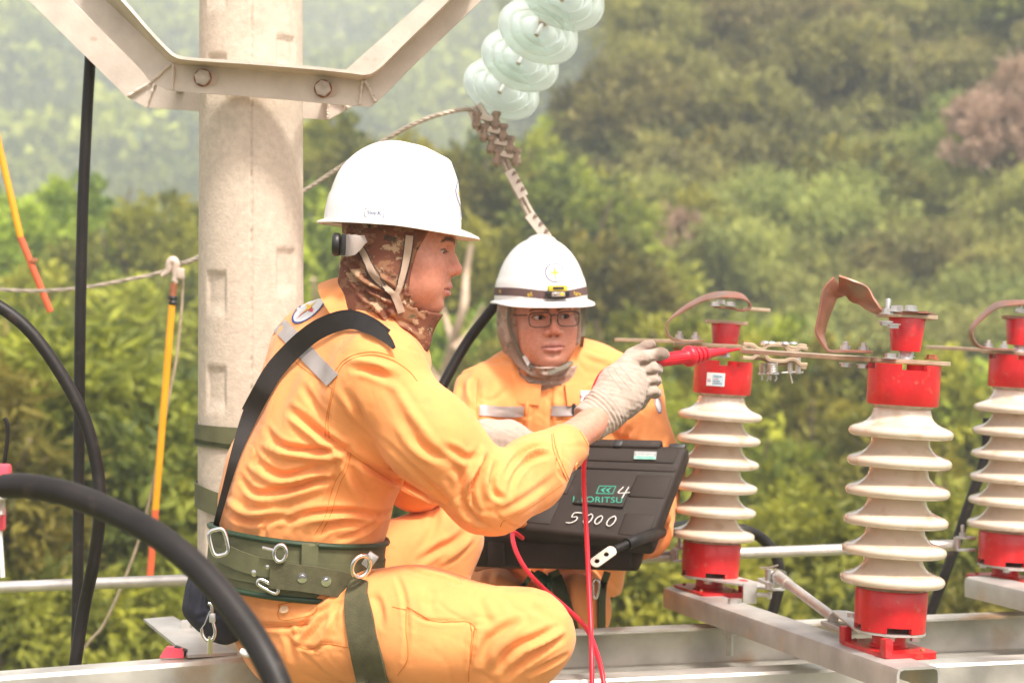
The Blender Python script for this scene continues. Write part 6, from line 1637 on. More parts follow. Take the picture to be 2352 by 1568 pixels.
V2, F2 = text_mesh('EVN', 1.); px_decal(BJ2, V2, F2, (1362, 911), (14, 0), (0, -14), M['inkb'], 'lettering', bd, .0022)
V2, F2 = disc2(1, 24, 4); sb_ = px_decal(BJ2, V2, F2, (1511, 930), (7, 3), (-3, -20), M['paper'], 'shoulder_patch', jk2, .0012)
V2, F2 = ring2(.85, 1, 30); px_decal(BJ2, V2, F2, (1511, 930), (7, 3), (-3, -20), M['inkb'], 'patch_ring', sb_, .002)
mb = MB(); mb.box(hit(BJ2, 1318, 938)[0]+Vector((0, -.006, 0)), (.008, .008, .024), bev=.001); mb.build('pen_clip', M['blackp'], w2)
# orange rubber gloves under the case, fingers curled over the pipe
def glove3_f(p):
    d = chain(p, [R2F, Pd(1500, 1232, 4.48), Pd(1490, 1245, 4.46)], [.040, .036, .036], .02)
    for k, (x, y) in enumerate(((1478, 1236), (1474, 1248), (1478, 1260), (1490, 1268))):
        d = smin(d, chain(p, [Pd(1510-k*2, y-8, 4.46), Pd(x-8, y, 4.42), Pd(x-30+k*5, y+3, 4.42), Pd(x-42+k*6, y, 4.44)], [.016, .0135, .0125, .010], .006), .007)
    return smin(d, chain(p, [Pd(1515, 1220, 4.47), Pd(1526, 1190, 4.44), Pd(1524, 1172, 4.43)], [.018, .014, .011], .006), .01)
V, F = polygonise(glove3_f, tuple(A3(P(1400, 1310, 4.46))*[1, 0, 1]+[0, 4.36, 0]), tuple(A3(P(1570, 1140, 4.46))*[1, 0, 1]+[0, 4.60, 0]), .0035)
V = laplace(V, F, 1, .4); build_np('glove', V, F, M['gloveo'], w2)
def glove4_f(p):
    d = chain(p, [R2N, Pd(1155, 1165, 4.40)], [.040, .038], .02)
    for k in range(4): d = smin(d, chain(p, [Pd(1160, 1150+k*14, 4.38), Pd(1185, 1155+k*14, 4.35), Pd(1200, 1160+k*14, 4.36)], [.015, .013, .010], .006), .007)
    return smin(d, chain(p, [Pd(1140, 1140, 4.38), Pd(1160, 1128, 4.35)], [.016, .012], .006), .01)
V, F = polygonise(glove4_f, tuple(A3(P(1080, 1240, 4.4))*[1, 0, 1]+[0, 4.28, 0]), tuple(A3(P(1240, 1080, 4.4))*[1, 0, 1]+[0, 4.50, 0]), .005)
build_np('glove', V, F, M['gloveo'], w2)
def boots(p):
    pass
# harness of the second worker
for pts in ([(1270, 1310, 26, 4.50), (1285, 1350, 30, 4.50), (1300, 1400, 34, 4.52), (1318, 1470, 36, 4.54)], [(1225, 1312, 12, 4.5), (1210, 1335, 12, 4.5), (1190, 1358, 12, 4.52)], [(1395, 1312, 16, 4.55), (1382, 1360, 16, 4.56), (1381, 1440, 16, 4.58), (1383, 1540, 16, 4.6)], [(1037, 1320, 10, 4.5), (1036, 1342, 10, 4.5)]):
    free_ribbon(BT2, pts, M['greend'], 'harness_strap', w2, .003, .006)
mb = MB(); random.seed(4)
kn = [P(1248+14*math.cos(q*1.9)+random.uniform(-3, 3), 1328+14*math.sin(q*2.3), 4.49+.012*math.sin(q*3.1)) for q in np.linspace(0, 7, 16)]
mb.tube([Vector(tuple(v)) for v in catmull([tuple(v) for v in kn], 5)], .0055, 8); mb.build('rope_knot', mat('green cord', (.02, .07, .03), .85), w2)
mb = MB(); mb.tube([P(1262, 1340, 4.48), P(1258, 1372, 4.48), P(1270, 1395, 4.48)], .006, 8); mb.build('rope_knot', bpy.data.materials['green cord'], w2)
hk = [(1368, 1330), (1376, 1336), (1375, 1356), (1370, 1373), (1364, 1370), (1362, 1350), (1362, 1336)]
ring_part([P(x, y, 4.52) for x, y in hk], .0028, 'chrome', 'snap_hook', w2)

# ------------------------------------------------------------ tester case, leads and probe
def case():
    root = empty('tester_case', P(1380, 1270, 4.36), 'open black plastic tester case with its lid raised toward us, resting on the pipe', 'instrument case')
    # lid: outer face carries the lettering. corners in the picture with distance
    tl = P(1268, 1015, 4.48); tr = P(1583, 1022, 4.42); br = P(1497, 1248, 4.30); bl = P(1172, 1214, 4.36)
    ex = (tr-tl).normalized(); ey = (tl-bl); ey = (ey-ex*ey.dot(ex)).normalized(); nz = ex.cross(ey)
    if nz.y > 0: nz = -nz
    W_ = (tr-tl).length; skew = (tl-bl).dot(ex); H_ = (tl-bl).dot(ey); D_ = .065
    def q(u, v, w): return lerp(lerp(bl, br, u), lerp(tl, tr, u), v)+nz*w
    def padbox(u0, u1, v0, v1, w0, w1, m, name, parent, bev=.004, inset=0.):
        V = [q(u, v, w) for w in (w0, w1) for (u, v) in ((u0, v0), (u1, v0), (u1, v1), (u0, v1))]
        if inset:
            cu, cv = (u0+u1)/2, (v0+v1)/2
            V = V[:4]+[q(lerp(u, cu, inset), lerp(v, cv, inset*1.4), w1) for (u, v) in ((u0, v0), (u1, v0), (u1, v1), (u0, v1))]
        bm = bmesh.new(); vs2 = [bm.verts.new(v) for v in V]
        for f in ([0, 1, 2, 3], [7, 6, 5, 4], [0, 4, 5, 1], [1, 5, 6, 2], [2, 6, 7, 3], [3, 7, 4, 0]): bm.faces.new([vs2[i] for i in f])
        bmesh.ops.recalc_face_normals(bm, faces=bm.faces[:])
        if bev: bmesh.ops.bevel(bm, geom=bm.edges[:], offset=bev, segments=3, affect='EDGES', profile=.5)
        bm.verts.index_update(); mb = MB(); mb.add([v.co.copy() for v in bm.verts], [[v.index for v in f.verts] for f in bm.faces]); bm.free()
        return mb.build(name, m, parent, autos=50)
    lid = padbox(0, 1, 0, 1, -.055, .0, M['case'], 'lid', root, .012, .0)
    # raised fields of the lid
    for (u0, u1, v0, v1, w) in ((.02, .98, .715, .765, .0016), (.03, .28, .42, .66, .0014), (.71, .97, .44, .68, .0014), (.03, .26, .08, .34, .0014), (.74, .96, .05, .28, .0014), (.05, .95, .80, .95, .002)):
        padbox(u0, u1, v0, v1, -.004, w, M['case'], 'raised_panel', lid, .0028, .03)
    padbox(.03, .16, .96, 1.03, -.05, -.012, M['case'], 'hinge_rib', lid, .004); padbox(.20, .80, .95, 1.045, -.052, .004, M['case'], 'handle', root, .006)
    padbox(.85, .97, .965, 1.03, -.040, -.004, M['blackp'], 'latch', root, .003)
    padbox(.46, .52, .955, 1.02, .000, .006, M['blackp'], 'lock_eye', lid, .002)
    lw = .0055
    # plate with the maker's mark
    pp = padbox(.35, .71, .325, .555, .0, .0045, M['case'], 'badge_field', lid, .001)
    c0 = q(.545, .485, .0053); exd = ex; eyd = ey
    V2 = [(-.019, -.0105), (.019, -.0105), (.019, .0105), (-.019, .0105), (-.0172, -.0087), (.0172, -.0087), (.0172, .0087), (-.0172, .0087)]
    V2 = [(x+y*.25, y) for x, y in V2]
    decal(None, V2, [[0, 1, 5, 4], [1, 2, 6, 5], [2, 3, 7, 6], [3, 0, 4, 7]], c0, exd, eyd, M['inkt'], 'maker_mark', pp, .0002)
    chev = [(-.012, 0), (-.003, .0065), (-.0005, .0065), (-.0055, 0), (-.0005, -.0065), (-.003, -.0065)]; chev2 = [(x+.011, y) for x, y in chev]
    for c_ in (chev, chev2):
        c_ = [(x+y*.25, y) for x, y in c_]; decal(None, c_, [[0, 1, 2, 3], [0, 3, 4, 5]], c0, exd, eyd, M['inkt'], 'maker_mark', pp, .0002)
    words(None, 'KYORITSU', .0205, q(.515, .375, .0053), exd, eyd, M['inkt'], pp, 'lettering', 1.05, 1.12, .0002)
    def stroke(pts, c, s, r=.0011, lean=.25):
        mb = MB(); mb.tube([c+ex*(x+y*lean)*s+ey*y*s for x, y in catmull([(a, b, 0) for a, b in pts], 5) and [(v[0], v[1]) for v in catmull([(a, b, 0) for a, b in pts], 5)]], r, 6); mb.build('handwriting', M['chalk'], lid)
    c = q(.675, .475, .0050); stroke([(-.2, .5), (-.45, -.05), (-.1, -.1), (.5, -.02)], c, .027); stroke([(.25, .5), (.15, .1), (.05, -.6)], c, .027)
    for k, (u, ch) in enumerate(((.375, '5'), (.475, '0'), (.55, '0'), (.64, '0'))):
        c = q(u+.03, .175, .0040)
        if ch == '5': stroke([(.5, .45), (-.1, .45), (-.2, .05), (.2, .08), (.25, -.25), (-.1, -.5), (-.5, -.48)], c, .027)
        else: stroke([(.1, .5), (-.25, .2), (-.3, -.3), (0, -.5), (.25, -.2), (.3, .25), (.1, .5)], c, .026 if k != 2 else .022)
    # upside-down type label on the top band
    cl = q(.72, .868, .0052); st_ = None
    V2, F2 = rect2(.050, .021); st_ = decal(None, V2, F2, cl, exd, eyd, M['greyl'], 'type_label', lid, .0002)
    V2, F2 = rect2(.046, .0065); decal(None, V2, F2, cl-eyd*.0065, exd, eyd, M['mint'], 'type_label_field', st_, .0005)
    words(None, 'KEW 3125A', .0062, cl-eyd*.0065, -exd, -eyd, M['inkt'], st_, 'lettering', 1., 1.1, .0009)
    words(None, 'HIGH VOLTAGE', .0050, cl+eyd*.0005, -exd, -eyd, M['paper'], st_, 'lettering', 1., 1.1, .0006)
    words(None, 'INSULATION TESTER', .0042, cl+eyd*.0062, -exd, -eyd, M['paper'], st_, 'lettering', 1., 1.1, .0006)
    # base tray lying on the pipe
    a = P(1084, 1238, 4.50); b = P(1492, 1248, 4.44); dv = (b-a); L_ = dv.length; dx = dv.normalized(); up = Vector((0, -.08, 1)).normalized(); dy = up.cross(dx).normalized()
    if dy.y < 0: dy = -dy
    def base(x0, x1, y0, y1, z0, z1, m, name, par, bev=.008, taper=0.):
        V = [a+dx*x+dy*y+up*z for z, tt in ((z0, taper), (z1, 0)) for x, y in ((x0+tt, y0+tt*.5), (x1-tt, y0+tt*.5), (x1-tt, y1-tt), (x0+tt, y1-tt))]
        bm = bmesh.new(); vs2 = [bm.verts.new(v) for v in V]
        for f in ([3, 2, 1, 0], [4, 5, 6, 7], [0, 1, 5, 4], [1, 2, 6, 5], [2, 3, 7, 6], [3, 0, 4, 7]): bm.faces.new([vs2[i] for i in f])
        bmesh.ops.recalc_face_normals(bm, faces=bm.faces[:]); bmesh.ops.bevel(bm, geom=bm.edges[:], offset=bev, segments=3, affect='EDGES', profile=.5)
        bm.verts.index_update(); mb = MB(); mb.add([v.co.copy() for v in bm.verts], [[v.index for v in f.verts] for f in bm.faces]); bm.free(); return mb.build(name, m, par, autos=50)
    t = base(0, L_, -.09, .20, -.048, .020, M['case'], 'base_tray', root, .008, .018)
    for x0, x1 in ((.05, .09), (.12, .28), (.31, .37)): base(x0, x1, -.093, -.08, -.040, .012, M['case'], 'raised_panel', t, .0022)
M['greyl'] = mat('grey label', (.26, .27, .27), .5, 0, 0.); M['mint'] = mat('mint label', (.22, .62, .42), .5, 0, 0.)
case()
def probe():
    a = P(1490, 831, 3.955); b = P(1710, 800, 4.13); dv = (b-a).normalized(); L_ = (b-a).length; u = L_/222
    root = empty('test_probe', a, 'red high voltage test probe held out in the gloved hand', 'probe')
    prof = [(9, -40), (13, -30), (14, 0), (14.5, 45), (15, 82), (17, 84), (21, 86), (24, 88), (24.5, 94), (23, 97), (15, 99), (14.5, 102), (20, 103), (21.5, 106), (20, 109), (14, 110), (13.5, 113), (18.5, 114), (19.5, 117), (18, 120), (13, 121), (12.5, 124), (16.5, 125), (17, 128), (15, 130), (12.5, 134), (9.6, 158), (9.2, 172), (8.8, 174), (6, 176), (5, 180), (3, 200), (1.2, 218), (.6, 222)]
    v_ = PX(3.98); mb = MB(); mb.lathe([(r*v_, h*u) for r, h in prof], a, dv, 40); mb.build('handle', M['leadr'], root, autos=50)
    mb = MB(); f = frame(dv)
    for k in range(18):
        q = 2*math.pi*k/18; o = f.col[0]*math.cos(q)+f.col[1]*math.sin(q); mb = MB(); mb.tube([a+dv*u*5+o*v_*14.3, a+dv*u*80+o*v_*15.3], v_*.9, 5); mb.build('grip_rib', M['leadr'], root)
probe()
def lead(pts, r, m, name, label, cat, n=10):
    p_ = catmull([tuple(P(*q)) for q in pts], n); mb = MB(); mb.tube([Vector(tuple(v)) for v in p_], r, 14); return tag(mb.build(name, M[m], None), label, cat)
lead([(1475, 834, 3.96), (1430, 850, 3.99), (1402, 846, 3.985), (1382, 858, 3.97), (1369, 880, 3.965), (1359, 912, 3.97), (1352, 960, 3.99), (1346, 1030, 4.0), (1341, 1075, 4.0), (1342, 1130, 4.0), (1347, 1220, 3.98), (1352, 1330, 3.95), (1357, 1440, 3.9), (1359, 1500, 3.85), (1360, 1620, 3.8)], .0049, 'leadr', 'test_lead', 'red test lead running straight down from the raised glove past the lid', 'cable')
lead([(1200, 1235, 4.28), (1180, 1222, 4.22), (1178, 1240, 4.18), (1188, 1272, 4.14), (1212, 1312, 4.1), (1250, 1352, 4.05), (1300, 1395, 4.0), (1345, 1440, 3.94), (1368, 1490, 3.88), (1384, 1550, 3.83), (1392, 1620, 3.8)], .0049, 'leadr', 'test_lead', 'red test lead curving down from the lower left corner of the black case', 'cable')

# ------------------------------------------------------------ black cables
def cable(pts, r, label, m='cable', name='black_cable', cat='cable', n=12, ns=20):
    p_ = catmull([tuple(P(*q)) for q in pts], n); mb = MB(); mb.tube([Vector(tuple(v)) for v in p_], r, ns); o = mb.build(name, M[m]); return tag(o, label, cat)
cable([(208, 100, 4.5), (207, 140, 4.5), (200, 260, 4.5), (190, 480, 4.5), (184, 760, 4.5), (181, 1100, 4.5), (179, 1320, 4.5), (176, 1480, 4.5), (170, 1700, 4.5)], .0128, 'thick black cable hanging straight down from the bracket at the left')
cable([(-80, 668, 3.95), (0, 705, 3.95), (70, 762, 3.95), (140, 858, 3.95), (195, 965, 3.95), (224, 1080, 3.95), (229, 1180, 3.95), (215, 1290, 4.0), (192, 1400, 4.05), (172, 1530, 4.05), (150, 1700, 4.05)], .0128, 'black cable curving in from the left edge and down in front of the straight cable')
cable([(10, 1116, 2.75), (60, 1116, 2.73), (150, 1132, 2.70), (260, 1175, 2.66), (370, 1235, 2.60), (470, 1320, 2.55), (560, 1430, 2.50), (625, 1540, 2.46), (670, 1660, 2.44)], .0175, 'very thick blurred black cable sweeping across the lower left foreground')
cable([(1165, 660, 4.9), (1138, 700, 4.9), (1080, 775, 4.9), (1035, 850, 4.88), (1002, 920, 4.86), (980, 1000, 4.85), (975, 1100, 4.85)], .0128, 'black cable slanting down between the two workers')
cable([(2270, 960, 5.2), (2262, 1050, 5.2), (2225, 1160, 5.2), (2185, 1280, 5.2), (2140, 1400, 5.2), (2100, 1520, 5.2)], .0135, 'black cable slanting down behind the insulator at the right edge')
def lug():
    root = empty('cable_end', P(1480, 1230, 4.2), 'black cable end with a two hole metal lug lying in front of the case', 'cable')
    pts = [(1440, 1249, 4.16), (1470, 1237, 4.19), (1500, 1227, 4.30), (1530, 1217, 4.56), (1560, 1209, 4.78), (1630, 1205, 4.88), (1710, 1217, 4.90), (1755, 1240, 4.92), (1785, 1285, 4.92), (1790, 1340, 4.92), (1776, 1400, 4.92), (1750, 1480, 4.92)]
    p_ = catmull([tuple(P(*q)) for q in pts], 10); p_ = [Vector(tuple(v)) for v in p_]; mb = MB(); rr_ = [.0125 if i < 18 else .0135 for i in range(len(p_))]; mb.tube(p_, rr_, 18); s = mb.build('sheath', M['cable'], root)
    a = P(1440, 1249, 4.16); b = P(1412, 1262, 4.14); mb = MB(); k_ = [lerp(a, b, t) for t in np.linspace(0, 1, 9)]; mb.tube(k_, [.0085-.0008*(i % 2) for i in range(9)], 14); mb.build('crimp', M['cable'], root)
    c = P(1386, 1277, 4.12); L_ = (P(1414, 1260, 4.13)-P(1360, 1296, 4.11)); n_ = Vector((-.1, -.75, .55)); f = frame(n_, L_)
    Mx = Matrix.Translation(c) @ f.to_4x4(); mb = MB(); h_ = L_.length/2
    bm = bmesh.new(); out = []
    for k in range(24):
        q = 2*math.pi*k/24; out.append((math.cos(q)*.011+math.copysign(h_-.011, math.cos(q)), math.sin(q)*.0125))
    cs = [(-.55*h_, .0056), (.25*h_, .0056)]
    vo = [bm.verts.new((x, y, 0)) for x, y in out]; eds = [bm.edges.new((vo[i], vo[(i+1) % 24])) for i in range(24)]
    for cx_, r_ in cs:
        vi = [bm.verts.new((cx_+r_*math.cos(2*math.pi*k/14), r_*math.sin(2*math.pi*k/14), 0)) for k in range(14)]; eds += [bm.edges.new((vi[i], vi[(i+1) % 14])) for i in range(14)]
    bmesh.ops.triangle_fill(bm, edges=eds, use_beauty=True); bmesh.ops.solidify(bm, geom=bm.faces[:], thickness=.0035); bm.transform(Mx); bm.verts.index_update()
    mb.add([v.co.copy() for v in bm.verts], [[v.index for v in f_.verts] for f_ in bm.faces]); bm.free(); mb.build('lug', M['galvw'], root, autos=30)
lug()
cable([(1060, 1560, 3.66), (1090, 1546, 3.64), (1130, 1548, 3.62), (1180, 1562, 3.6), (1230, 1590, 3.58)], .010, 'upper black cable loop lying under the near shin')
cable([(1080, 1575, 3.60), (1120, 1566, 3.58), (1170, 1578, 3.56), (1220, 1610, 3.55)], .010, 'lower black cable loop lying under the near shin')

# ------------------------------------------------------------ glass insulator string and strain clamp
def string():
    top = P(1335, -60, 4.55); bot = P(1155, 205, 4.95); n = 5
    pitch = [P(1322, -30, 4.50), P(1242, 42, 4.60), P(1197, 118, 4.70), P(1130, 170, 4.82)]
    cen = [P(1300, -18, 4.55), P(1242, 62, 4.66), P(1200, 128, 4.78), P(1157, 194, 4.90)]
    ax = (cen[0]-cen[3]).normalized()
    # tilt so that the discs open towards us: axis leans strongly towards the camera at its lower end
    ax = Vector((.34, .56, .75)).normalized()
    for i, c in enumerate(cen): pass
    root = empty('insulator_string', cen[3], 'hanging string of clear glass disc insulators at the top of the picture', 'insulator')
    for i, c in enumerate(cen):
        r = 93*PX(4.85)*1.0
        prof = [(.16*r, .42*r), (.30*r, .40*r), (.48*r, .34*r), (.66*r, .25*r), (.82*r, .13*r), (.94*r, -.02*r), (1.0*r, -.18*r), (.985*r, -.25*r), (.94*r, -.27*r), (.89*r, -.20*r), (.80*r, -.06*r), (.755*r, -.10*r), (.73*r, -.24*r), (.69*r, -.24*r), (.66*r, -.08*r), (.58*r, .02*r), (.52*r, -.02*r), (.49*r, -.16*r), (.45*r, -.16*r), (.42*r, 0), (.32*r, .10*r), (.14*r, .16*r), (.13*r, .30*r)]
        mb = MB(); mb.lathe(prof+[prof[0]], c, ax, 72, False); g = mb.build('glass_disc', M['glass'], root, autos=60)
        mb = MB(); mb.lathe([(.10*r, .10*r), (.17*r, .30*r), (.26*r, .34*r), (.27*r, .50*r), (.22*r, .66*r), (.12*r, .74*r), (.09*r, .80*r)], c, ax, 28); mb.build('metal_cap', M['galvw'], g)
        mb = MB(); mb.tube([c+ax*.2*r, c-ax*.30*r], .06*r, 10); mb.build('pin', M['steel'], g)
    # upward continuation
    c = cen[0]+(cen[0]-cen[1])
    r = 93*PX(4.85); mb = MB(); mb.lathe([(.16*r, .36*r), (.30*r, .34*r), (.55*r, .24*r), (.80*r, .10*r), (.95*r, -.04*r), (1.0*r, -.16*r), (.985*r, -.22*r), (.94*r, -.22*r), (.80*r, -.04*r), (.60*r, .03*r), (.31*r, .12*r), (.16*r, .36*r)], c, ax, 64, False); g = mb.build('glass_disc', M['glass'], root, autos=60)
string()
def clampset():
    root = empty('strain_clamp', P(1130, 320, 4.95), 'row of bolted wire clamps hanging below the glass discs', 'clamp')
    pts = [(1105, 258), (1125, 295), (1145, 330), (1162, 372)]
    d = 4.95; u = PX(d)
    for i, (x, y) in enumerate(((1118, 272), (1135, 300), (1151, 328), (1165, 356))):
        c = P(x, y, d); dx_ = Vector((.95, 0, -.05)); mb = MB()
        mb.box(c, (60*u, 22*u, 13*u), Matrix.Rotation(R(12), 3, 'Y'), .001)
        g = mb.build('clamp_plate', M['galvw'], root); mb = MB()
        for s in (-1, 1):
            mb = MB(); e = c+Vector((s*22*u, -9*u, 0)); mb.tube([e+Vector((-3*u, 0, -26*u)), e+Vector((1*u, 0, 15*u))], 7.5*u, 12); hexnut(mb, e+Vector((0, 0, 5*u)), (0.05, 0, 1), 11*u, 9*u)
            hexnut(mb, e+Vector((-2*u, 0, -20*u)), (0.05, 0, 1), 11.5*u, 13*u); mb.build('bolt', M['rustg'], g)
    mb = MB(); mb.tube([P(x, y, 4.96) for x, y in ((1098, 240), (1120, 275), (1140, 320), (1160, 372))], 9*u, 10); mb.build('keeper', M['galvw'], root)
    mb = MB(); V = [P(1070, 250, 4.95), P(1092, 244, 4.95), P(1108, 300, 4.95), P(1098, 308, 4.95)]
    mb.add(V+[v+Vector((0, .008, 0)) for v in V], [[0, 1, 2, 3], [7, 6, 5, 4], [0, 4, 5, 1], [1, 5, 6, 2], [2, 6, 7, 3], [3, 7, 4, 0]]); mb.build('yoke_plate', M['galvw'], root)
    return u
M['rustg'] = mat('weathered bolt steel', (.34, .25, .19), .7, .3, .25, 60, .3, 200)
u_ = clampset()
def strand(pts, r, label, m='wire', name='wire', cat='wire', tw=3, pitch=.05):
    p_ = [Vector(tuple(v)) for v in catmull([tuple(P(*q)) for q in pts], 14)]; mb = MB(); L_ = 0; acc = [0]
    for i in range(1, len(p_)): L_ += (p_[i]-p_[i-1]).length; acc.append(L_)
    for k in range(tw):
        q_ = []
        for i, p in enumerate(p_):
            t = (p_[min(len(p_)-1, i+1)]-p_[max(0, i-1)]).normalized(); f = frame(t, (0, 1, 0)); a = 2*math.pi*(k/tw+acc[i]/pitch); q_.append(p+(f.col[0]*math.cos(a)+f.col[1]*math.sin(a))*r*.5)
        mb.tube(q_, r*.62, 6)
    return tag(mb.build(name, M[m]), label, cat)
strand([(1092, 252, 4.95), (1060, 252, 4.95), (1000, 266, 4.95), (940, 290, 4.96), (870, 330, 4.98), (780, 385, 5.0), (700, 437, 5.02), (560, 520, 5.05), (455, 592, 5.08), (415, 605, 5.1)], .0055, 'twisted wire rising to the right behind the first white helmet')
def sleeve():
    root = empty('jumper_wires', P(1215, 460, 4.95), 'pair of jumper wires with flat bolted sleeves, going down behind the second helmet', 'wire')
    for off in (-4, 6):
        p_ = [Vector(tuple(v)) for v in catmull([tuple(P(x+off, y-off*.4, 4.95)) for x, y in ((1158, 368), (1180, 420), (1210, 480), (1240, 530), (1275, 580), (1300, 640))], 6)]; mb = MB(); mb.tube(p_, 5.2*u_, 8); mb.build('strand', M['wire'], root)
    for (xa, ya, xb, yb) in ((1170, 392, 1202, 452), (1215, 492, 1258, 548)):
        a = P(xa, ya, 4.93); b = P(xb, yb, 4.93); mb = MB(); mb.ribbon([a, b], (1, 0, .6), 24*u_, 7*u_); s = mb.build('sleeve', M['galvw'], root); mb = MB()
        for t in (.2, .5, .8):
            c = lerp(a, b, t); mb.tube([c+Vector((0, -2*u_, 0)), c+Vector((7*u_, -5*u_, 10*u_))], 3.0*u_, 8); mb.lathe([(4.5*u_, 0), (4.5*u_, 4*u_)], c+Vector((5*u_, -5*u_, 5*u_)), (.5, -.1, .8), 8)
        mb.build('bolt', M['rustg'], s)
sleeve()

# ------------------------------------------------------------ insulated sticks and ropes on the left
def stick(pts, r, cols, label):
    root = empty('insulated_stick', P(*pts[0]), label, 'insulated stick')
    for i in range(len(pts)-1):
        a = P(*pts[i]); b = P(*pts[i+1]); mb = MB(); mb.tube([a, b], r, 14); mb.build('rod', M[cols[i]], root)
    return root
s1 = stick([(-22, 250, 5.6), (47, 545, 5.6), (116, 716, 5.6)], .0095, ['yel', 'org'], 'yellow and orange stick slanting in at the left edge')
mb = MB(); mb.lathe([(.011, -.006), (.013, 0), (.011, .006)], P(76, 600, 5.6), (P(116, 716, 5.6)-P(47, 545, 5.6)), 14); mb.build('collar', M['rust'], s1)
s2 = stick([(400, 650, 5.4), (396, 688, 5.4), (357, 1170, 5.4), (351, 1240, 5.4), (343, 1345, 5.4)], .0098, ['rust', 'yel', 'org', 'org'], 'yellow stick with a hook clamp hanging from the wire left of the pole')
mb = MB(); mb.lathe([(.011, -.012), (.013, -.006), (.0105, 0), (.013, .006), (.011, .012)], P(397, 690, 5.4), (0, 0, 1), 14); mb.build('collar', M['blackp'], s2)
mb = MB(); mb.lathe([(.010, -.008), (.012, 0), (.010, .008)], P(352, 1238, 5.4), (0, 0, 1), 14); mb.build('collar', M['blackp'], s2)
hp = [Vector(tuple(v)) for v in catmull([tuple(P(x, y, 5.4)) for x, y in ((372, 634), (386, 622), (390, 604), (398, 598), (404, 606), (402, 622), (404, 650))], 6)]
M['bone'] = mat('pale cast metal', (.62, .50, .42), .55, .2, .1, 30)
mb = MB(); mb.tube(hp, [.006+.006*math.sin(math.pi*i/len(hp)) for i in range(len(hp))], 10); mb.box(P(415, 628, 5.4), (.022, .02, .030), bev=.006); mb.tube([P(400, 645, 5.4), P(402, 625, 5.4), P(420, 640, 5.4)], .008, 10); mb.build('hook_clamp', M['bone'], s2)
strand([(-60, 664, 5.42), (0, 665, 5.42), (80, 668, 5.42), (180, 662, 5.42), (280, 645, 5.42), (360, 628, 5.42), (400, 612, 5.42), (455, 590, 5.42), (560, 540, 5.5)], .0050, 'grey wire crossing the left side behind the black cables', pitch=.12)
lead([(420, 640, 5.42), (416, 720, 5.42), (404, 830, 5.42), (390, 900, 5.42), (372, 1000, 5.43), (350, 1120, 5.43), (325, 1220, 5.44), (290, 1320, 5.45), (240, 1430, 5.46), (200, 1480, 5.46), (120, 1600, 5.5)], .0042, 'rope', 'rope', 'thin tan rope trailing down beside the yellow stick', 'rope')
# red clamp with spring at the left edge
def edgeclamp():
    root = empty('hand_clamp', P(0, 1120, 2.95), 'pink handled clamp gripping the foreground cable end at the left edge', 'clamp'); mb = MB()
    mb.box(P(2, 1082, 2.95), (.030, .022, .022), bev=.006); mb.build('handle', M['pinkp'], root)
    mb = MB(); mb.box(P(-2, 1122, 2.93), (.030, .034, .030), bev=.004); mb.tube([P(-4, 1130, 2.95), P(0, 1230, 2.95), P(6, 1325, 2.95)], .0035, 8); mb.build('jaw', M['white'], root)
    mb = MB(); mb.box(P(2, 1190, 2.95), (.013, .018, .036), bev=.005); mb.build('handle', M['pinkp'], root)
    pts = []
    for k in range(80): q = 2*math.pi*k/9; pts.append(P(2, 1140+k*.55, 2.93)+Vector((math.cos(q), math.sin(q), 0))*.006)
    mb = MB(); mb.tube(pts, .0012, 5); mb.build('spring', M['steel'], root)
edgeclamp()
lead([(10, 960, 4.6), (14, 966, 4.6), (18, 985, 4.6), (16, 1020, 4.6), (10, 1060, 4.6), (2, 1110, 4.6)], .005, 'cable', 'wire_hook', 'short dark wire hook above the pink clamp at the left edge', 'hook')
# webbing slings round the pole
def sling(y, h, tilt, label, m='green', y2=None):
    u = PX(4.25); cx = P(578, 784, 4.25).x; z = CZ+(784-y)*u; L_ = []
    for k in range(73):
        a = 2*math.pi*k/72; dz = tilt*math.cos(a); r = .1165+.004*max(0, -math.cos(a))
        L_.append([(cx+r*math.cos(a), 4.25+r*math.sin(a), z+dz+h*(j/3-.5)) for j in range(4)])
    mb = MB(); sheet('', [[Vector(p) for p in l] for l in L_], .003, None, mb=mb); return tag(mb.build('webbing_sling', M[m]), label, 'strap')
sling(1002, .046, -.006, 'olive webbing sling tight round the pole behind the first worker back')
sling(1022, .010, -.012, 'narrow lower edge of the olive sling round the pole', 'greend')
sling(1168, .050, -.035, 'lower slanting olive webbing sling round the pole', 'green')
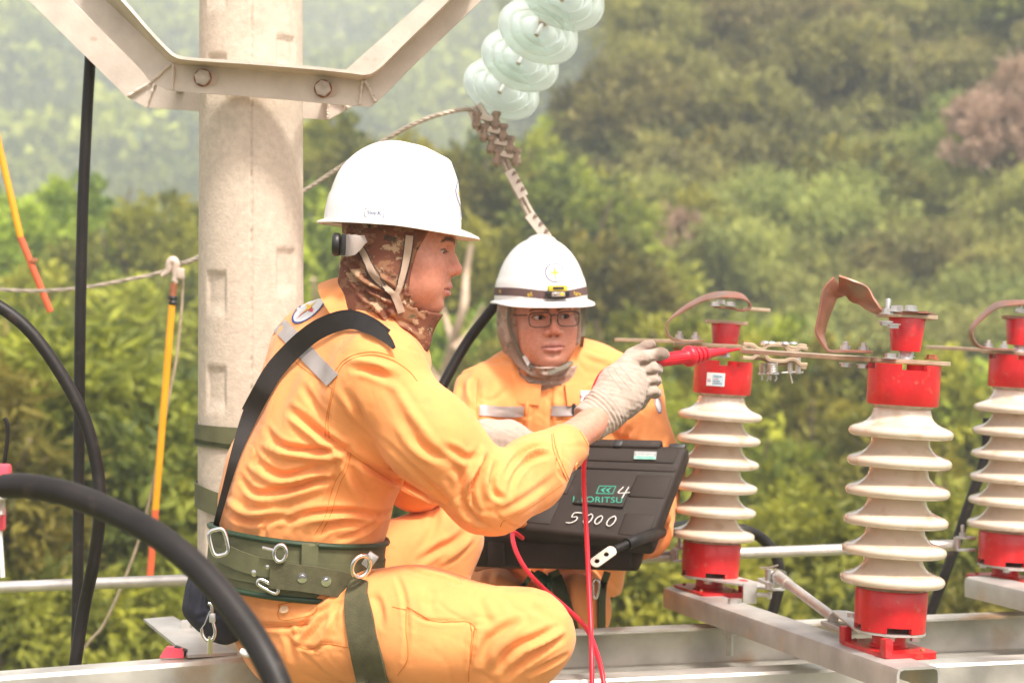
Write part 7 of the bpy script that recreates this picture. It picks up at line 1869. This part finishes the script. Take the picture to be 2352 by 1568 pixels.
# navy tool bag and its snap hook
def bag():
    root = empty('tool_bag', P(500, 1400, 3.74), 'dark navy tool bag hanging behind the first worker hip', 'bag')
    def f(p):
        d = flat_chain(p, [Pd(492, 1325, 3.73), Pd(500, 1385, 3.74), Pd(518, 1432, 3.75)], [.040, .050, .055], [.032, .052, .038], (0, 1, 0), .04)
        d = smin(d, flat_chain(p, [Pd(455, 1325, 3.73), Pd(445, 1385, 3.73)], [.03, .034], [.012, .016], (0, 1, 0), .02), .02); return d+.004*wob(p, 12, 6)
    V, F = polygonise(f, tuple(A3(P(400, 1520, 3.74))*[1, 0, 1]+[0, 3.64, 0]), tuple(A3(P(620, 1270, 3.74))*[1, 0, 1]+[0, 3.84, 0]), .004); V = laplace(V, F, 2, .5)
    V = folds(V, F, [([(470, 1310), (462, 1360), (455, 1400)], 6, -6), ([(490, 1330), (485, 1400), (500, 1460)], 7, -5), ([(520, 1400), (540, 1440), (545, 1470)], 6, 4), ([(455, 1420), (500, 1410), (550, 1440)], 6, -4)])
    b = build_np('pouch', V, F, M['navy'], root); bv = bvh_of(V, F)
    free_ribbon(bv, [(480, 1310, 8, 3.66), (480, 1350, 8, 3.66), (480, 1385, 8, 3.66)], M['blackw'], 'bag_strap', root, .002, .006)
    h = empty('snap_hook', P(488, 1420, 3.63), 'steel spring snap hook hanging from the navy bag', 'hook')
    for pts, r in (([(478, 1384), (486, 1390), (488, 1420), (494, 1450), (488, 1468), (476, 1470), (466, 1458), (463, 1442)], .0032),):
        pp = [Vector(tuple(v)) for v in catmull([tuple(P(x, y, 3.63)) for x, y in pts], 6)]; mb = MB(); mb.tube(pp, r, 10); mb.build('hook_body', M['chrome'], h)
    mb = MB(); mb.tube([P(482, 1402, 3.628), P(470, 1432, 3.628), P(463, 1442, 3.63)], .0010, 6); mb.build('spring_wire', M['steel'], h)
    mb = MB(); mb.box(P(488, 1418, 3.628), (.011, .010, .016), bev=.002); mb.build('gate', M['steel'], h)
    mb = MB(); mb.tube([P(481, 1462, 3.62), P(480, 1500, 3.64)], .0028, 8); mb.tube([P(485, 1462, 3.64), P(484, 1500, 3.66)], .0028, 8); mb.build('chain_link', M['chrome'], h)
bag()
def tape_measure():
    root = empty('tape_measure', P(402, 1500, 3.95), 'small pink and black tape measure lying on the beam by the pole', 'tool'); mb = MB()
    poly = [(-.026, 0), (-.020, .012), (-.012, .022), (.018, .018), (.022, .012), (.022, 0)]; Mx = Matrix.Translation(P(400, 1507, 3.93)) @ frame((0, -1, 0), (1, 0, 0)).to_4x4()
    mb.prism(poly, Mx, .018); mb.build('housing', M['pinkp'], root); mb = MB(); mb.box(P(414, 1493, 3.925), (.026, .024, .012), Matrix.Rotation(R(22), 3, 'Y'), .003); mb.build('grip', M['blackp'], root)
tape_measure()
mb = MB(); p_ = [Vector(tuple(v)) for v in catmull([tuple(P(x, y, 3.62)) for x, y in ((552, 1492), (562, 1498), (580, 1503), (602, 1508))], 5)]
mb.tube(p_, [.004, .005, .006, .0065, .007, .007, .007, .007, .007, .006, .006, .006, .006, .005, .004, .003][:len(p_)], 10); tag(mb.build('plastic_tube', M['white']), 'short white plastic end sticking out under the first worker thigh', 'tube')
